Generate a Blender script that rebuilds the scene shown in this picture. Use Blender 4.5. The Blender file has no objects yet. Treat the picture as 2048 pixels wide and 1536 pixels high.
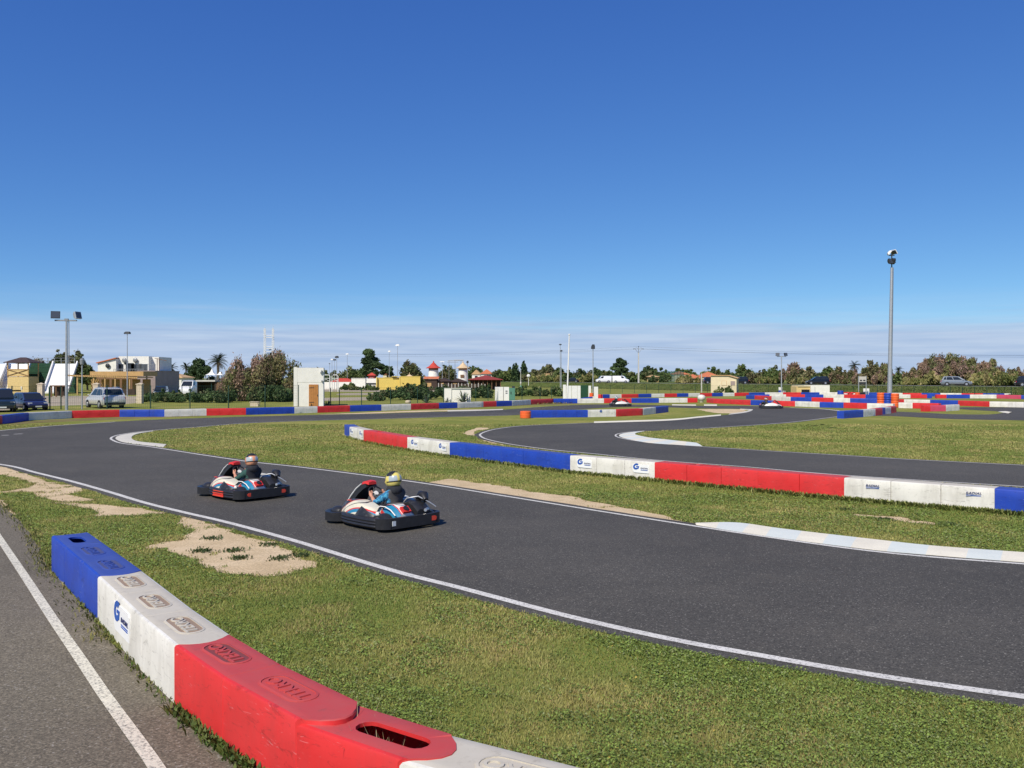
import bpy, bmesh, math, random
import numpy as np
from mathutils import Vector, Matrix, noise as mnoise
from mathutils.geometry import tessellate_polygon

random.seed(7)
rng = np.random.default_rng(11)
SC = bpy.context.scene
COL = SC.collection
R = math.radians
H = 2.7          # eye height
F = 1716.0       # focal length in photo pixels
HY = 756.0       # horizon row


def G(px, py, z=0.0):
    """ground point (x, y) seen at a pixel of the photograph"""
    d = F * (H - z) / (py - HY)
    return ((px - 1024.0) / F * d, d)


def X(px, d):
    return (px - 1024.0) / F * d


def Z(py, d):
    return H - (py - HY) * d / F


def sstep(a, b, v):
    t = min(1.0, max(0.0, (v - a) / (b - a)))
    return t * t * (3 - 2 * t)


RN = (-.901, -.433)      # unit normal of the public road, pointing to the circuit
RP = (24.8, 235.0)       # a point on its centre line


def rs_(x, y):
    return (x - RP[0]) * RN[0] + (y - RP[1]) * RN[1]


def tz(x, y):
    """terrain height: flat circuit, then a low bank carrying the road"""
    return 1.4 * (1 - sstep(3.4, 8.8, rs_(x, y)))


def on_road(px, s=0.0):
    """distance at which the view ray of a photo column meets the line s metres off the road's centre"""
    k = (px - 1024.0) / F
    return (s + RP[0] * RN[0] + RP[1] * RN[1]) / (k * RN[0] + RN[1])


# ------------------------------------------------------------------ materials
MATS = {}


def srgb(r, g, b):
    def f(c):
        c /= 255.0
        return c / 12.92 if c <= 0.04045 else ((c + 0.055) / 1.055) ** 2.4
    return (f(r), f(g), f(b))


def nn(nt, t, **kw):
    n = nt.nodes.new(t)
    for k, v in kw.items():
        setattr(n, k, v)
    return n


def mixcol(nt, fac, a, b, blend='MIX'):
    m = nn(nt, 'ShaderNodeMix', data_type='RGBA', blend_type=blend)
    for sock, v in ((m.inputs[0], fac), (m.inputs[6], a), (m.inputs[7], b)):
        if hasattr(v, 'is_linked') or hasattr(v, 'node'):
            nt.links.new(v, sock)
        elif isinstance(v, (tuple, list)):
            sock.default_value = (*v[:3], 1)
        else:
            sock.default_value = v
    return m.outputs[2]


def tnoise(nt, scale, detail=4, rough=.6, coord='Object', stretch=None, dist=0.0):
    tc = nn(nt, 'ShaderNodeTexCoord')
    n = nn(nt, 'ShaderNodeTexNoise')
    n.inputs['Scale'].default_value = scale
    n.inputs['Detail'].default_value = detail
    n.inputs['Roughness'].default_value = rough
    n.inputs['Distortion'].default_value = dist
    src = tc.outputs[coord]
    if stretch:
        mp = nn(nt, 'ShaderNodeMapping')
        mp.inputs['Scale'].default_value = stretch
        nt.links.new(src, mp.inputs[0])
        src = mp.outputs[0]
    nt.links.new(src, n.inputs['Vector'])
    return n.outputs['Fac']


def ramp(nt, fac, stops, interp='LINEAR'):
    r = nn(nt, 'ShaderNodeValToRGB')
    cr = r.color_ramp
    cr.interpolation = interp
    while len(cr.elements) < len(stops):
        cr.elements.new(0.5)
    for e, (p, c) in zip(cr.elements, stops):
        e.position = p
        e.color = (*c[:3], 1) if isinstance(c, (tuple, list)) else (c, c, c, 1)
    nt.links.new(fac, r.inputs[0])
    return r.outputs[0]


def newmat(name):
    m = bpy.data.materials.new(name)
    m.use_nodes = True
    nt = m.node_tree
    b = nt.nodes['Principled BSDF']
    MATS[name] = m
    return m, nt, b


def setc(nt, b, c):
    if hasattr(c, 'node'):
        nt.links.new(c, b.inputs['Base Color'])
    else:
        b.inputs['Base Color'].default_value = (*c[:3], 1)


def bump(nt, b, fac, strength=.3, dist=.01):
    bp = nn(nt, 'ShaderNodeBump')
    bp.inputs['Strength'].default_value = strength
    bp.inputs['Distance'].default_value = dist
    nt.links.new(fac, bp.inputs['Height'])
    nt.links.new(bp.outputs[0], b.inputs['Normal'])


def pm(name, col, rough=.6, metal=0.0, var=.15, vs=3.0, bs=None, bstr=.2, spec=.4, coat=0.0):
    """plain paint-like material with soft procedural variation"""
    if name in MATS:
        return MATS[name]
    m, nt, b = newmat(name)
    if var > 0:
        f = tnoise(nt, vs, 5, .65)
        lo = tuple(c * (1 - var) for c in col)
        hi = tuple(min(1, c * (1 + var)) for c in col)
        setc(nt, b, ramp(nt, f, [(.3, lo), (.7, hi)]))
    else:
        setc(nt, b, col)
    b.inputs['Roughness'].default_value = rough
    b.inputs['Metallic'].default_value = metal
    b.inputs['Specular IOR Level'].default_value = spec
    b.inputs['Coat Weight'].default_value = coat
    if bs:
        bump(nt, b, tnoise(nt, bs, 3), bstr)
    return m


def plastic(name, col, faded, dirt, scuff=.35):
    """moulded plastic of the track blocks: fading, vertical run marks, grime and scuffs"""
    m, nt, b = newmat(name)
    c = ramp(nt, tnoise(nt, 1.3, 5, .6), [(.3, col), (.75, faded)])
    f2 = ramp(nt, tnoise(nt, 2.2, 6, .7, stretch=(1, 1, .25)), [(.47, 0.0), (.72, scuff)])
    c = mixcol(nt, f2, c, dirt)
    f3 = ramp(nt, tnoise(nt, 5.0, 7, .78, stretch=(1, 1, 3.2), dist=.8), [(.55, 0.0), (.66, .48)])
    c = mixcol(nt, f3, c, tuple(x * .4 for x in dirt))
    f4 = ramp(nt, tnoise(nt, 16.0, 4, .6, stretch=(.35, .35, 2.2), dist=1.5), [(.65, 0.0), (.70, .45)])
    c = mixcol(nt, f4, c, tuple(min(.8, .25 + x * .7) for x in faded))
    setc(nt, b, c)
    b.inputs['Roughness'].default_value = .48
    b.inputs['Specular IOR Level'].default_value = .35
    bump(nt, b, tnoise(nt, 160, 2), .12, .002)
    return m


def dusty(name, col, dust, amt=.5):
    m, nt, b = newmat(name)
    f = ramp(nt, tnoise(nt, 3.0, 7, .7), [(.3, amt * .5), (.68, amt)])
    c = mixcol(nt, f, col, dust)
    f2 = ramp(nt, tnoise(nt, 9.0, 6, .75), [(.56, 0.0), (.75, .45)])
    c = mixcol(nt, f2, c, tuple(x * .5 for x in dust))
    setc(nt, b, c)
    b.inputs['Roughness'].default_value = .7
    bump(nt, b, tnoise(nt, 200, 2), .15, .002)
    return m


RED, BLUE, WHITE = (.64, .026, .026), (.014, .048, .36), (.72, .70, .62)
plastic('red_plastic', RED, (.72, .045, .045), (.30, .05, .045), .3)
plastic('blue_plastic', BLUE, (.022, .075, .46), (.03, .045, .16), .35)
plastic('white_plastic', WHITE, (.80, .77, .70), (.42, .39, .33), .62)
plastic('pink_plastic', (.62, .06, .12), (.66, .10, .16), (.45, .10, .12), .3)
plastic('orange_plastic', (.80, .11, .02), (.85, .17, .04), (.5, .12, .05), .25)
plastic('grey_plastic', (.50, .50, .46), (.62, .61, .57), (.25, .25, .22), .6)
plastic('maroon_plastic', (.36, .02, .025), (.42, .03, .035), (.16, .03, .03), .4)
plastic('navy_plastic', (.010, .035, .21), (.015, .05, .27), (.02, .03, .09), .4)
dusty('red_top', (.56, .028, .034), (.36, .14, .12), .42)
dusty('blue_top', (.012, .05, .34), (.12, .15, .24), .35)
dusty('white_top', (.62, .58, .49), (.44, .38, .28), .55)
dusty('logo_dirt', (.40, .30, .22), (.25, .17, .11), .8)
dusty('logo_dark', (.30, .04, .045), (.10, .06, .05), .6)
dusty('logo_blue', (.02, .05, .26), (.12, .11, .12), .6)


def asphalt(name, base, speck, warm=False):
    m, nt, b = newmat(name)
    big = tnoise(nt, .12, 5, .6)
    c = ramp(nt, big, [(.3, tuple(x * .78 for x in base)), (.7, tuple(x * 1.24 for x in base))])
    st = tnoise(nt, .35, 4, .6, stretch=(.25, 1.6, 1))
    c = mixcol(nt, ramp(nt, st, [(.5, 0.0), (.8, .35)]), c, tuple(x * .62 for x in base))
    vo = nn(nt, 'ShaderNodeTexVoronoi')
    vo.inputs['Scale'].default_value = 75
    tc = nn(nt, 'ShaderNodeTexCoord')
    nt.links.new(tc.outputs['Object'], vo.inputs['Vector'])
    sep = nn(nt, 'ShaderNodeSeparateColor')
    nt.links.new(vo.outputs['Color'], sep.inputs[0])
    grain = ramp(nt, sep.outputs[0], [(0.0, .6), (.8, 1.2), (1.0, 1.6)])
    c = mixcol(nt, 1.0, c, grain, 'MULTIPLY')
    spk = ramp(nt, sep.outputs[1], [(.975, 0.0), (.98, .7)], 'LINEAR')
    c = mixcol(nt, spk, c, speck)
    v2 = nn(nt, 'ShaderNodeTexVoronoi')
    v2.inputs['Scale'].default_value = 30
    nt.links.new(tc.outputs['Object'], v2.inputs['Vector'])
    s2 = nn(nt, 'ShaderNodeSeparateColor'); nt.links.new(v2.outputs['Color'], s2.inputs[0])
    near = ramp(nt, v2.outputs['Distance'], [(.22, 1.0), (.34, 0.0)])
    pick = ramp(nt, s2.outputs[0], [(.965, 0.0), (.975, .6)])
    mm = nn(nt, 'ShaderNodeMath', operation='MULTIPLY'); nt.links.new(near, mm.inputs[0]); nt.links.new(pick, mm.inputs[1])
    c = mixcol(nt, mm.outputs[0], c, tuple(x * .85 for x in speck))
    dust = ramp(nt, tnoise(nt, .8, 6, .7), [(.5, 0.0), (.8, .30)])
    c = mixcol(nt, dust, c, (.16, .14, .11))
    setc(nt, b, c)
    b.inputs['Roughness'].default_value = .85
    b.inputs['Specular IOR Level'].default_value = .3
    bump(nt, b, vo.outputs['Distance'], .35, .003)
    return m


asphalt('track_asphalt', (.074, .068, .057), (.30, .28, .24))
asphalt('pit_asphalt', (.160, .137, .098), (.34, .31, .26))
pm('road_asphalt', (.20, .195, .19), .9, var=.2, vs=1)


def worn_paint(name, col, under, lo=.36, hi=.5):
    m, nt, b = newmat(name)
    f = ramp(nt, tnoise(nt, 38, 8, .75), [(lo, 0.0), (hi, 1.0)])
    c1 = ramp(nt, tnoise(nt, 1.5, 4), [(.3, tuple(x * .86 for x in col)), (.7, col)])
    setc(nt, b, mixcol(nt, f, under, c1))
    b.inputs['Roughness'].default_value = .75
    return m


worn_paint('line_paint', (.74, .71, .64), (.13, .125, .12), .36, .50)
worn_paint('pit_line_paint', (.78, .73, .58), (.14, .135, .12), .36, .52)
worn_paint('kerb_white', (.84, .78, .62), (.5, .46, .38), .25, .5)
worn_paint('kerb_blue', (.62, .69, .64), (.74, .73, .66), .34, .62)
worn_paint('kerb_cream', (.72, .68, .57), (.42, .38, .31), .3, .55)


def ground_mat(name, cols, scales=(.22, 1.7, 14), bstr=.5):
    m, nt, b = newmat(name)
    c = ramp(nt, tnoise(nt, scales[0], 6, .65), [(.32, cols[0]), (.5, cols[1]), (.66, cols[2])])
    f = ramp(nt, tnoise(nt, scales[1], 8, .75), [(.4, 0.0), (.68, .75)])
    c = mixcol(nt, f, c, cols[3])
    g = ramp(nt, tnoise(nt, scales[2], 8, .8), [(.25, .45), (.75, 1.55)])
    c = mixcol(nt, 1.0, c, g, 'MULTIPLY')
    setc(nt, b, c)
    b.inputs['Roughness'].default_value = 1.0
    b.inputs['Specular IOR Level'].default_value = .05
    bump(nt, b, tnoise(nt, scales[2], 8, .8), bstr, .05)
    return m


ground_mat('turf', [(.165, .20, .042), (.26, .26, .062), (.36, .31, .10), (.14, .17, .042)])
ground_mat('bank_turf', [(.075, .115, .030), (.11, .145, .038), (.17, .17, .06), (.08, .105, .03)], (.12, .6, 3.0), .6)
ground_mat('sand', [(.56, .42, .25), (.65, .50, .31), (.70, .55, .36), (.48, .36, .21)], (.5, 2.2, 30), .4)
ground_mat('gravel', [(.36, .30, .22), (.44, .37, .28), (.48, .41, .31), (.26, .23, .15)], (.1, .8, 10), .3)
ground_mat('dry_verge', [(.17, .145, .055), (.22, .18, .08), (.26, .21, .10), (.13, .125, .04)])


def leaf_mat(name, rough=.65, trans=.25, vary=.25):
    """foliage coloured by the per-leaf colour attribute"""
    m, nt, b = newmat(name)
    at = nn(nt, 'ShaderNodeAttribute', attribute_name='Col')
    setc(nt, b, at.outputs['Color'])
    b.inputs['Roughness'].default_value = rough
    b.inputs['Specular IOR Level'].default_value = .25
    tr = nn(nt, 'ShaderNodeBsdfTranslucent')
    nt.links.new(at.outputs['Color'], tr.inputs['Color'])
    mx = nn(nt, 'ShaderNodeMixShader')
    mx.inputs[0].default_value = trans
    out = nt.nodes['Material Output']
    nt.links.new(b.outputs[0], mx.inputs[1])
    nt.links.new(tr.outputs[0], mx.inputs[2])
    nt.links.new(mx.outputs[0], out.inputs['Surface'])
    return m


leaf_mat('grass_blade', .6, .3)
leaf_mat('foliage', .7, .2)
pm('bark', (.12, .095, .07), .9, var=.3, vs=8, bs=20, bstr=.6)
pm('galvanised', (.50, .51, .51), .45, .6, var=.12, vs=6)
pm('dark_metal', (.05, .055, .06), .5, .4, var=.2)
pm('grey_metal', (.30, .31, .32), .5, .4, var=.15)
pm('lamp_glass', (.07, .08, .10), .2, 0, var=.05, spec=.6)
pm('white_paint', (.78, .77, .73), .6, var=.07, vs=2)
pm('white_render', (.80, .78, .70), .85, var=.07, vs=1.6, bs=40, bstr=.15)
pm('cream_render', (.70, .60, .40), .85, var=.09, vs=1.2)
pm('beige_stone', (.60, .50, .36), .85, var=.15, vs=4, bs=25)
pm('yellow_wall', (.66, .50, .12), .8, var=.08, vs=1.0)
pm('yellow_wood', (.68, .50, .22), .8, var=.14, vs=4)
pm('tan_wood', (.50, .32, .13), .8, var=.2, vs=5)
pm('door_wood', (.46, .20, .055), .7, var=.16, vs=6)
pm('brown_wood', (.20, .11, .055), .8, var=.25, vs=5)
pm('dark_wood', (.055, .035, .026), .85, var=.3, vs=3)
pm('green_board', (.012, .060, .028), .7, var=.2, vs=3)
pm('fence_green', (.010, .045, .030), .55, var=.15)
pm('cabinet_green', (.09, .24, .17), .6, var=.12)
pm('red_tile', (.50, .06, .04), .8, var=.2, vs=3)
pm('orange_tile', (.55, .17, .075), .85, var=.22, vs=2, bs=8)
pm('maroon_roof', (.26, .04, .035), .8, var=.2, vs=2)
pm('tan_tile', (.56, .36, .18), .85, var=.18, vs=2)
pm('thatch', (.62, .46, .28), .95, var=.2, vs=3)
pm('dark_roof', (.06, .04, .04), .9, var=.25)
pm('grey_brown', (.33, .26, .24), .85, var=.12, vs=1)
pm('concrete', (.52, .50, .45), .9, var=.14, vs=2, bs=30)
pm('window_dark', (.02, .024, .03), .08, 0, var=0, spec=.6)
pm('rubber', (.018, .018, .019), .75, var=.2)
pm('rim_metal', (.55, .55, .55), .35, .8, var=.05)
pm('black_trim', (.02, .02, .022), .5, var=.1)
pm('car_blue', (.030, .035, .10), .3, .3, var=.03, coat=.8)
pm('car_dark', (.020, .030, .030), .3, .3, var=.03, coat=.8)
pm('car_black', (.010, .011, .014), .25, .2, var=.03, coat=.8)
pm('car_silver', (.60, .59, .57), .35, .25, var=.03, coat=.6)
pm('car_grey', (.26, .29, .31), .32, .5, var=.03, coat=.6)
pm('car_white', (.82, .82, .81), .35, 0, var=.03, coat=.5)
pm('tail_red', (.45, .02, .03), .2, 0, var=0, spec=.6)
pm('head_lamp', (.75, .78, .8), .1, 0, var=0, spec=.8)
pm('plate_white', (.75, .75, .7), .5, var=0)
pm('kart_black', (.020, .020, .022), .42, var=.3, vs=9, spec=.5)
pm('kart_red', (.62, .035, .030), .4, var=.08, vs=7)
pm('kart_white', (.78, .76, .70), .35, var=.07, vs=6)
pm('kart_teal', (.02, .20, .34), .35, var=.1, vs=6)
pm('kart_decal_red', (.72, .07, .035), .5, var=.2, vs=20)
pm('kart_decal_white', (.62, .66, .68), .5, var=.1, vs=20)
pm('kart_seat', (.09, .10, .11), .5, var=.15)
pm('skin', (.56, .27, .17), .6, var=.08, vs=12)
pm('cloth_dark', (.022, .024, .030), .9, var=.3, vs=12)
pm('cloth_grey', (.075, .070, .068), .9, var=.25, vs=12)
pm('cloth_green', (.030, .085, .072), .9, var=.2, vs=10)
pm('cloth_white', (.70, .70, .70), .85, var=.1)
pm('visor', (.015, .015, .02), .1, var=0, spec=.8)
pm('sticker_white', (.84, .84, .82), .45, var=.04)
pm('sticker_blue', (.015, .09, .40), .45, var=.03)
pm('sticker_navy', (.02, .03, .13), .45, var=.03)
pm('net_green', (.02, .12, .10), .9, var=.2)
pm('wire_dark', (.06, .06, .065), .6, var=0)


def pattern_mat(name, c0, c1, scale, thr=.5, coord='Object', stretch=None):
    m, nt, b = newmat(name)
    f = ramp(nt, tnoise(nt, scale, 3, .6, coord, stretch), [(thr - .04, 0.0), (thr + .04, 1.0)])
    setc(nt, b, mixcol(nt, f, c0, c1))
    b.inputs['Roughness'].default_value = .8
    return m


pattern_mat('cloth_blue', (.015, .10, .22), (.06, .33, .52), 26, .5)


def livery(name):
    """kart side pod: cream base with sweeping red and blue bands that follow the moulding"""
    m, nt, b = newmat(name)
    tc = nn(nt, 'ShaderNodeTexCoord')
    sp = nn(nt, 'ShaderNodeSeparateXYZ')
    nt.links.new(tc.outputs['Object'], sp.inputs[0])
    # v = z - (0.335 + 0.35*(x+.05)^2 ...)
    a = nn(nt, 'ShaderNodeMath', operation='ADD'); a.inputs[1].default_value = .10
    nt.links.new(sp.outputs[0], a.inputs[0])
    p = nn(nt, 'ShaderNodeMath', operation='MULTIPLY')
    nt.links.new(a.outputs[0], p.inputs[0]); nt.links.new(a.outputs[0], p.inputs[1])
    q = nn(nt, 'ShaderNodeMath', operation='MULTIPLY'); q.inputs[1].default_value = .55
    nt.links.new(p.outputs[0], q.inputs[0])
    v = nn(nt, 'ShaderNodeMath', operation='ADD')
    nt.links.new(sp.outputs[2], v.inputs[0]); nt.links.new(q.outputs[0], v.inputs[1])
    xs = nn(nt, 'ShaderNodeMath', operation='MULTIPLY_ADD')
    xs.inputs[1].default_value = .10; xs.inputs[2].default_value = 0
    nt.links.new(sp.outputs[0], xs.inputs[0])
    v2 = nn(nt, 'ShaderNodeMath', operation='ADD')
    nt.links.new(v.outputs[0], v2.inputs[0]); nt.links.new(xs.outputs[0], v2.inputs[1])
    W, T, RR, K = (.72, .67, .52), (.02, .21, .36), (.62, .04, .03), (.04, .035, .03)
    c = ramp(nt, v2.outputs[0], [(0, W), (.272, T), (.330, RR), (.352, W), (.425, K), (.437, W), (.485, RR), (.50, K)], 'CONSTANT')
    def below(kx, lim):      # 1 where z + kx * x < lim
        q1 = nn(nt, 'ShaderNodeMath', operation='MULTIPLY_ADD'); q1.inputs[1].default_value = kx
        nt.links.new(sp.outputs[0], q1.inputs[0]); nt.links.new(sp.outputs[2], q1.inputs[2])
        q2 = nn(nt, 'ShaderNodeMath', operation='LESS_THAN'); q2.inputs[1].default_value = lim
        nt.links.new(q1.outputs[0], q2.inputs[0])
        return q2.outputs[0]
    tm = nn(nt, 'ShaderNodeMath', operation='MULTIPLY')
    nt.links.new(below(-.4, .475), tm.inputs[0]); nt.links.new(below(1.2, .17), tm.inputs[1])
    c = mixcol(nt, tm.outputs[0], c, (.022, .022, .024))
    # dark lettering-like slashes towards the nose
    wv = nn(nt, 'ShaderNodeTexWave'); wv.inputs['Scale'].default_value = 5.5; wv.inputs['Distortion'].default_value = 3.0
    nt.links.new(tc.outputs['Object'], wv.inputs['Vector'])
    gt = nn(nt, 'ShaderNodeMath', operation='GREATER_THAN'); gt.inputs[1].default_value = .33
    nt.links.new(sp.outputs[0], gt.inputs[0])
    wm = nn(nt, 'ShaderNodeMath', operation='MULTIPLY'); nt.links.new(ramp(nt, wv.outputs['Fac'], [(.80, 0.0), (.84, .9)]), wm.inputs[0]); nt.links.new(gt.outputs[0], wm.inputs[1])
    c = mixcol(nt, wm.outputs[0], c, (.05, .05, .05))
    c = mixcol(nt, ramp(nt, tnoise(nt, 9, 5), [(.5, 0.0), (.8, .3)]), c, (.3, .28, .25))
    setc(nt, b, c)
    b.inputs['Roughness'].default_value = .35
    return m


livery('kart_livery')


# ------------------------------------------------------------------ mesh builder
class MB:
    def __init__(self):
        self.v, self.f, self.m = [], [], []

    def add(self, verts, faces, mi=0):
        o = len(self.v)
        self.v += [tuple(p) for p in verts]
        self.f += [tuple(i + o for i in fc) for fc in faces]
        self.m += [mi] * len(faces)
        return self

    def box(self, c, s, rz=0.0, mi=0, top=1.0, tilt=None):
        hx, hy, hz = s[0] / 2, s[1] / 2, s[2] / 2
        pts = []
        for z, k in ((-hz, 1.0), (hz, top)):
            for sx, sy in ((-1, -1), (1, -1), (1, 1), (-1, 1)):
                pts.append(Vector((sx * hx * k, sy * hy * k, z)))
        M = Matrix.Rotation(rz, 3, 'Z')
        if tilt:
            M = M @ tilt
        pts = [M @ p + Vector(c) for p in pts]
        return self.add(pts, [(3, 2, 1, 0), (4, 5, 6, 7), (0, 1, 5, 4), (1, 2, 6, 5), (2, 3, 7, 6), (3, 0, 4, 7)], mi)

    def bx(self, x0, x1, y0, y1, z0, z1, mi=0):
        return self.box(((x0 + x1) / 2, (y0 + y1) / 2, (z0 + z1) / 2), (abs(x1 - x0), abs(y1 - y0), abs(z1 - z0)), 0, mi)

    def tube(self, pts, r, n=8, mi=0, caps=True, up=None):
        pts = [Vector(p) for p in pts]
        rs = r if isinstance(r, (list, tuple)) else [r] * len(pts)
        rings = []
        for i, p in enumerate(pts):
            a = pts[max(0, i - 1)]
            b = pts[min(len(pts) - 1, i + 1)]
            t = (b - a).normalized() if (b - a).length > 1e-9 else Vector((0, 0, 1))
            u = Vector((0, 0, 1)) if abs(t.z) < .9 else Vector((1, 0, 0))
            s = t.cross(u).normalized()
            w = s.cross(t).normalized()
            rings.append([p + (s * math.cos(2 * math.pi * k / n) + w * math.sin(2 * math.pi * k / n)) * rs[i] for k in range(n)])
        return self.loft(rings, mi, True, caps)

    def loft(self, rings, mi=0, closed=True, caps=True):
        n = len(rings[0])
        vs = [p for r in rings for p in r]
        fs = []
        for i in range(len(rings) - 1):
            for k in range(n if closed else n - 1):
                k2 = (k + 1) % n
                fs.append((i * n + k, i * n + k2, (i + 1) * n + k2, (i + 1) * n + k))
        if caps:
            fs.append(tuple(reversed(range(n))))
            fs.append(tuple(range((len(rings) - 1) * n, len(rings) * n)))
        return self.add(vs, fs, mi)

    def lathe(self, prof, c=(0, 0, 0), n=16, mi=0, caps=True):
        rings = []
        for r, z in prof:
            rings.append([Vector((c[0] + r * math.cos(2 * math.pi * k / n), c[1] + r * math.sin(2 * math.pi * k / n), c[2] + z)) for k in range(n)])
        return self.loft(rings, mi, True, caps)

    def ellipsoid(self, c, rad, n=16, m=10, mi=0, M=None):
        rings = []
        for i in range(m + 1):
            a = -math.pi / 2 + math.pi * i / m
            rr, zz = max(1e-4, math.cos(a)), math.sin(a)
            ring = []
            for k in range(n):
                p = Vector((rr * math.cos(2 * math.pi * k / n) * rad[0], rr * math.sin(2 * math.pi * k / n) * rad[1], zz * rad[2]))
                if M:
                    p = M @ p
                ring.append(p + Vector(c))
            rings.append(ring)
        return self.loft(rings, mi, True, True)

    def prism(self, poly, axis_fn, t0, t1, mi=0):
        """poly: 2-D outline; axis_fn(u, v, t) -> point"""
        n = len(poly)
        a = [Vector(axis_fn(u, v, t0)) for u, v in poly]
        b = [Vector(axis_fn(u, v, t1)) for u, v in poly]
        fs = [tuple(range(n)), tuple(reversed(range(n, 2 * n)))]
        for k in range(n):
            k2 = (k + 1) % n
            fs.append((k, n + k, n + k2, k2))
        return self.add(a + b, fs, mi)

    def quad(self, a, b, c, d, mi=0):
        return self.add([a, b, c, d], [(0, 1, 2, 3)], mi)

    def sheet(self, poly, z, mi=0):
        v = [Vector((p[0], p[1], z)) for p in poly]
        tris = tessellate_polygon([v])
        fs = []
        for t in tris:
            a, b, c = (v[i] for i in t)
            if (b - a).cross(c - a).z < 0:
                t = (t[0], t[2], t[1])
            fs.append(tuple(t))
        return self.add(v, fs, mi)

    def build(self, name, mats, parent=None, smooth=None, loc=None, rz=0.0, fix=True):
        me = bpy.data.meshes.new(name)
        me.from_pydata(self.v, [], self.f)
        if isinstance(mats, str):
            mats = [mats]
        for mm in mats:
            me.materials.append(MATS[mm])
        me.polygons.foreach_set('material_index', self.m)
        if fix:
            bm = bmesh.new(); bm.from_mesh(me)
            bmesh.ops.recalc_face_normals(bm, faces=bm.faces)
            bm.to_mesh(me); bm.free()
        if smooth:
            me.polygons.foreach_set('use_smooth', [True] * len(me.polygons))
            me.set_sharp_from_angle(angle=R(smooth))
        me.update()
        o = bpy.data.objects.new(name, me)
        COL.objects.link(o)
        if parent:
            o.parent = parent
        if loc is not None:
            o.location = loc
        o.rotation_euler = (0, 0, rz)
        return o


def tag(o, label, cat, group=None):
    o['label'] = label
    o['category'] = cat
    if group:
        o['group'] = group
    return o


def thing(name, label, cat, loc=(0, 0, 0), rz=0.0, group=None):
    o = bpy.data.objects.new(name, None)
    COL.objects.link(o)
    o.location = loc
    o.rotation_euler = (0, 0, rz)
    o.empty_display_size = .2
    return tag(o, label, cat, group)


def struct(o, kind='structure'):
    o['kind'] = kind
    return o


def dup(root, loc, rz, label, group=None, scale=None):
    def cp(o, parent):
        c = o.copy()
        COL.objects.link(c)
        if parent:
            c.parent = parent
        for ch in o.children:
            cp(ch, c)
        return c
    r = cp(root, None)
    r.location = loc
    r.rotation_euler = (0, 0, rz)
    if scale:
        r.scale = scale
    r['label'] = label
    if group:
        r['group'] = group
    return r


def catmull(pts, sub=6, closed=False):
    P = [Vector((p[0], p[1])) for p in pts]
    out = []
    n = len(P)
    for i in range(n if closed else n - 1):
        if closed:
            p0, p1, p2, p3 = P[i - 1], P[i], P[(i + 1) % n], P[(i + 2) % n]
        else:
            p0, p1, p2, p3 = P[max(0, i - 1)], P[i], P[i + 1], P[min(n - 1, i + 2)]
        # centripetal
        d1 = max(1e-6, (p1 - p0).length ** .5); d2 = max(1e-6, (p2 - p1).length ** .5); d3 = max(1e-6, (p3 - p2).length ** .5)
        m1 = ((p1 - p0) / d1 - (p2 - p0) / (d1 + d2) + (p2 - p1) / d2) * d2 if (p1 - p0).length > 1e-6 else (p2 - p1)
        m2 = ((p2 - p1) / d2 - (p3 - p1) / (d2 + d3) + (p3 - p2) / d3) * d2 if (p3 - p2).length > 1e-6 else (p2 - p1)
        for k in range(sub):
            t = k / sub
            t2, t3 = t * t, t * t * t
            out.append(p1 * (2 * t3 - 3 * t2 + 1) + m1 * (t3 - 2 * t2 + t) + p2 * (-2 * t3 + 3 * t2) + m2 * (t3 - t2))
    if not closed:
        out.append(P[-1])
    return out


def gp(pts):
    return [G(*p) for p in pts]


def offset(path, d, closed=False):
    """shift a 2-D path to its left by d"""
    out = []
    n = len(path)
    for i in range(n):
        a = path[i - 1] if (i > 0 or closed) else path[i]
        b = path[(i + 1) % n] if (i < n - 1 or closed) else path[i]
        t = (Vector(b) - Vector(a)).normalized()
        out.append(Vector((path[i][0] - t.y * d, path[i][1] + t.x * d)))
    return out


def ribbon(path, w, z, mb, mi=0, wob=0.0):
    n = len(path)
    L, Rr = [], []
    for i in range(n):
        a = path[max(0, i - 1)]; b = path[min(n - 1, i + 1)]
        t = (Vector(b) - Vector(a)).normalized()
        nrm = Vector((-t.y, t.x))
        k = w / 2 * (1 + wob * mnoise.noise(Vector((path[i][0] * 1.3, path[i][1] * 1.3, 3))))
        L.append((path[i][0] + nrm.x * k, path[i][1] + nrm.y * k, z))
        Rr.append((path[i][0] - nrm.x * k, path[i][1] - nrm.y * k, z))
    fs = [(n + i, n + i + 1, i + 1, i) for i in range(n - 1)]
    mb.add(L + Rr, fs, mi)
    return mb

# ------------------------------------------------------------------ camera, sun, sky
cam = bpy.data.cameras.new('camera')
cam.sensor_width = 36.0
cam.lens = F / 2048.0 * 36.0
cam.shift_y = -(768 - HY) / 2048.0
cam.clip_end = 8000
cam.clip_start = .05
co = bpy.data.objects.new('camera', cam)
co.location = (0, 0, H)
co.rotation_euler = (R(90), 0, 0)
COL.objects.link(co)
SC.camera = co

SUN_AZ, SUN_EL = R(209.0), R(46)
sd = Vector((math.sin(SUN_AZ) * math.cos(SUN_EL), math.cos(SUN_AZ) * math.cos(SUN_EL), math.sin(SUN_EL)))
sl = bpy.data.lights.new('sun', 'SUN')
sl.energy = 4.8
sl.angle = R(.5)
sl.color = (1.0, .93, .81)
so = bpy.data.objects.new('sun', sl)
so.rotation_euler = (-sd).to_track_quat('-Z', 'Y').to_euler()
so.location = (-20, -25, 40)
COL.objects.link(so)

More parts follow.
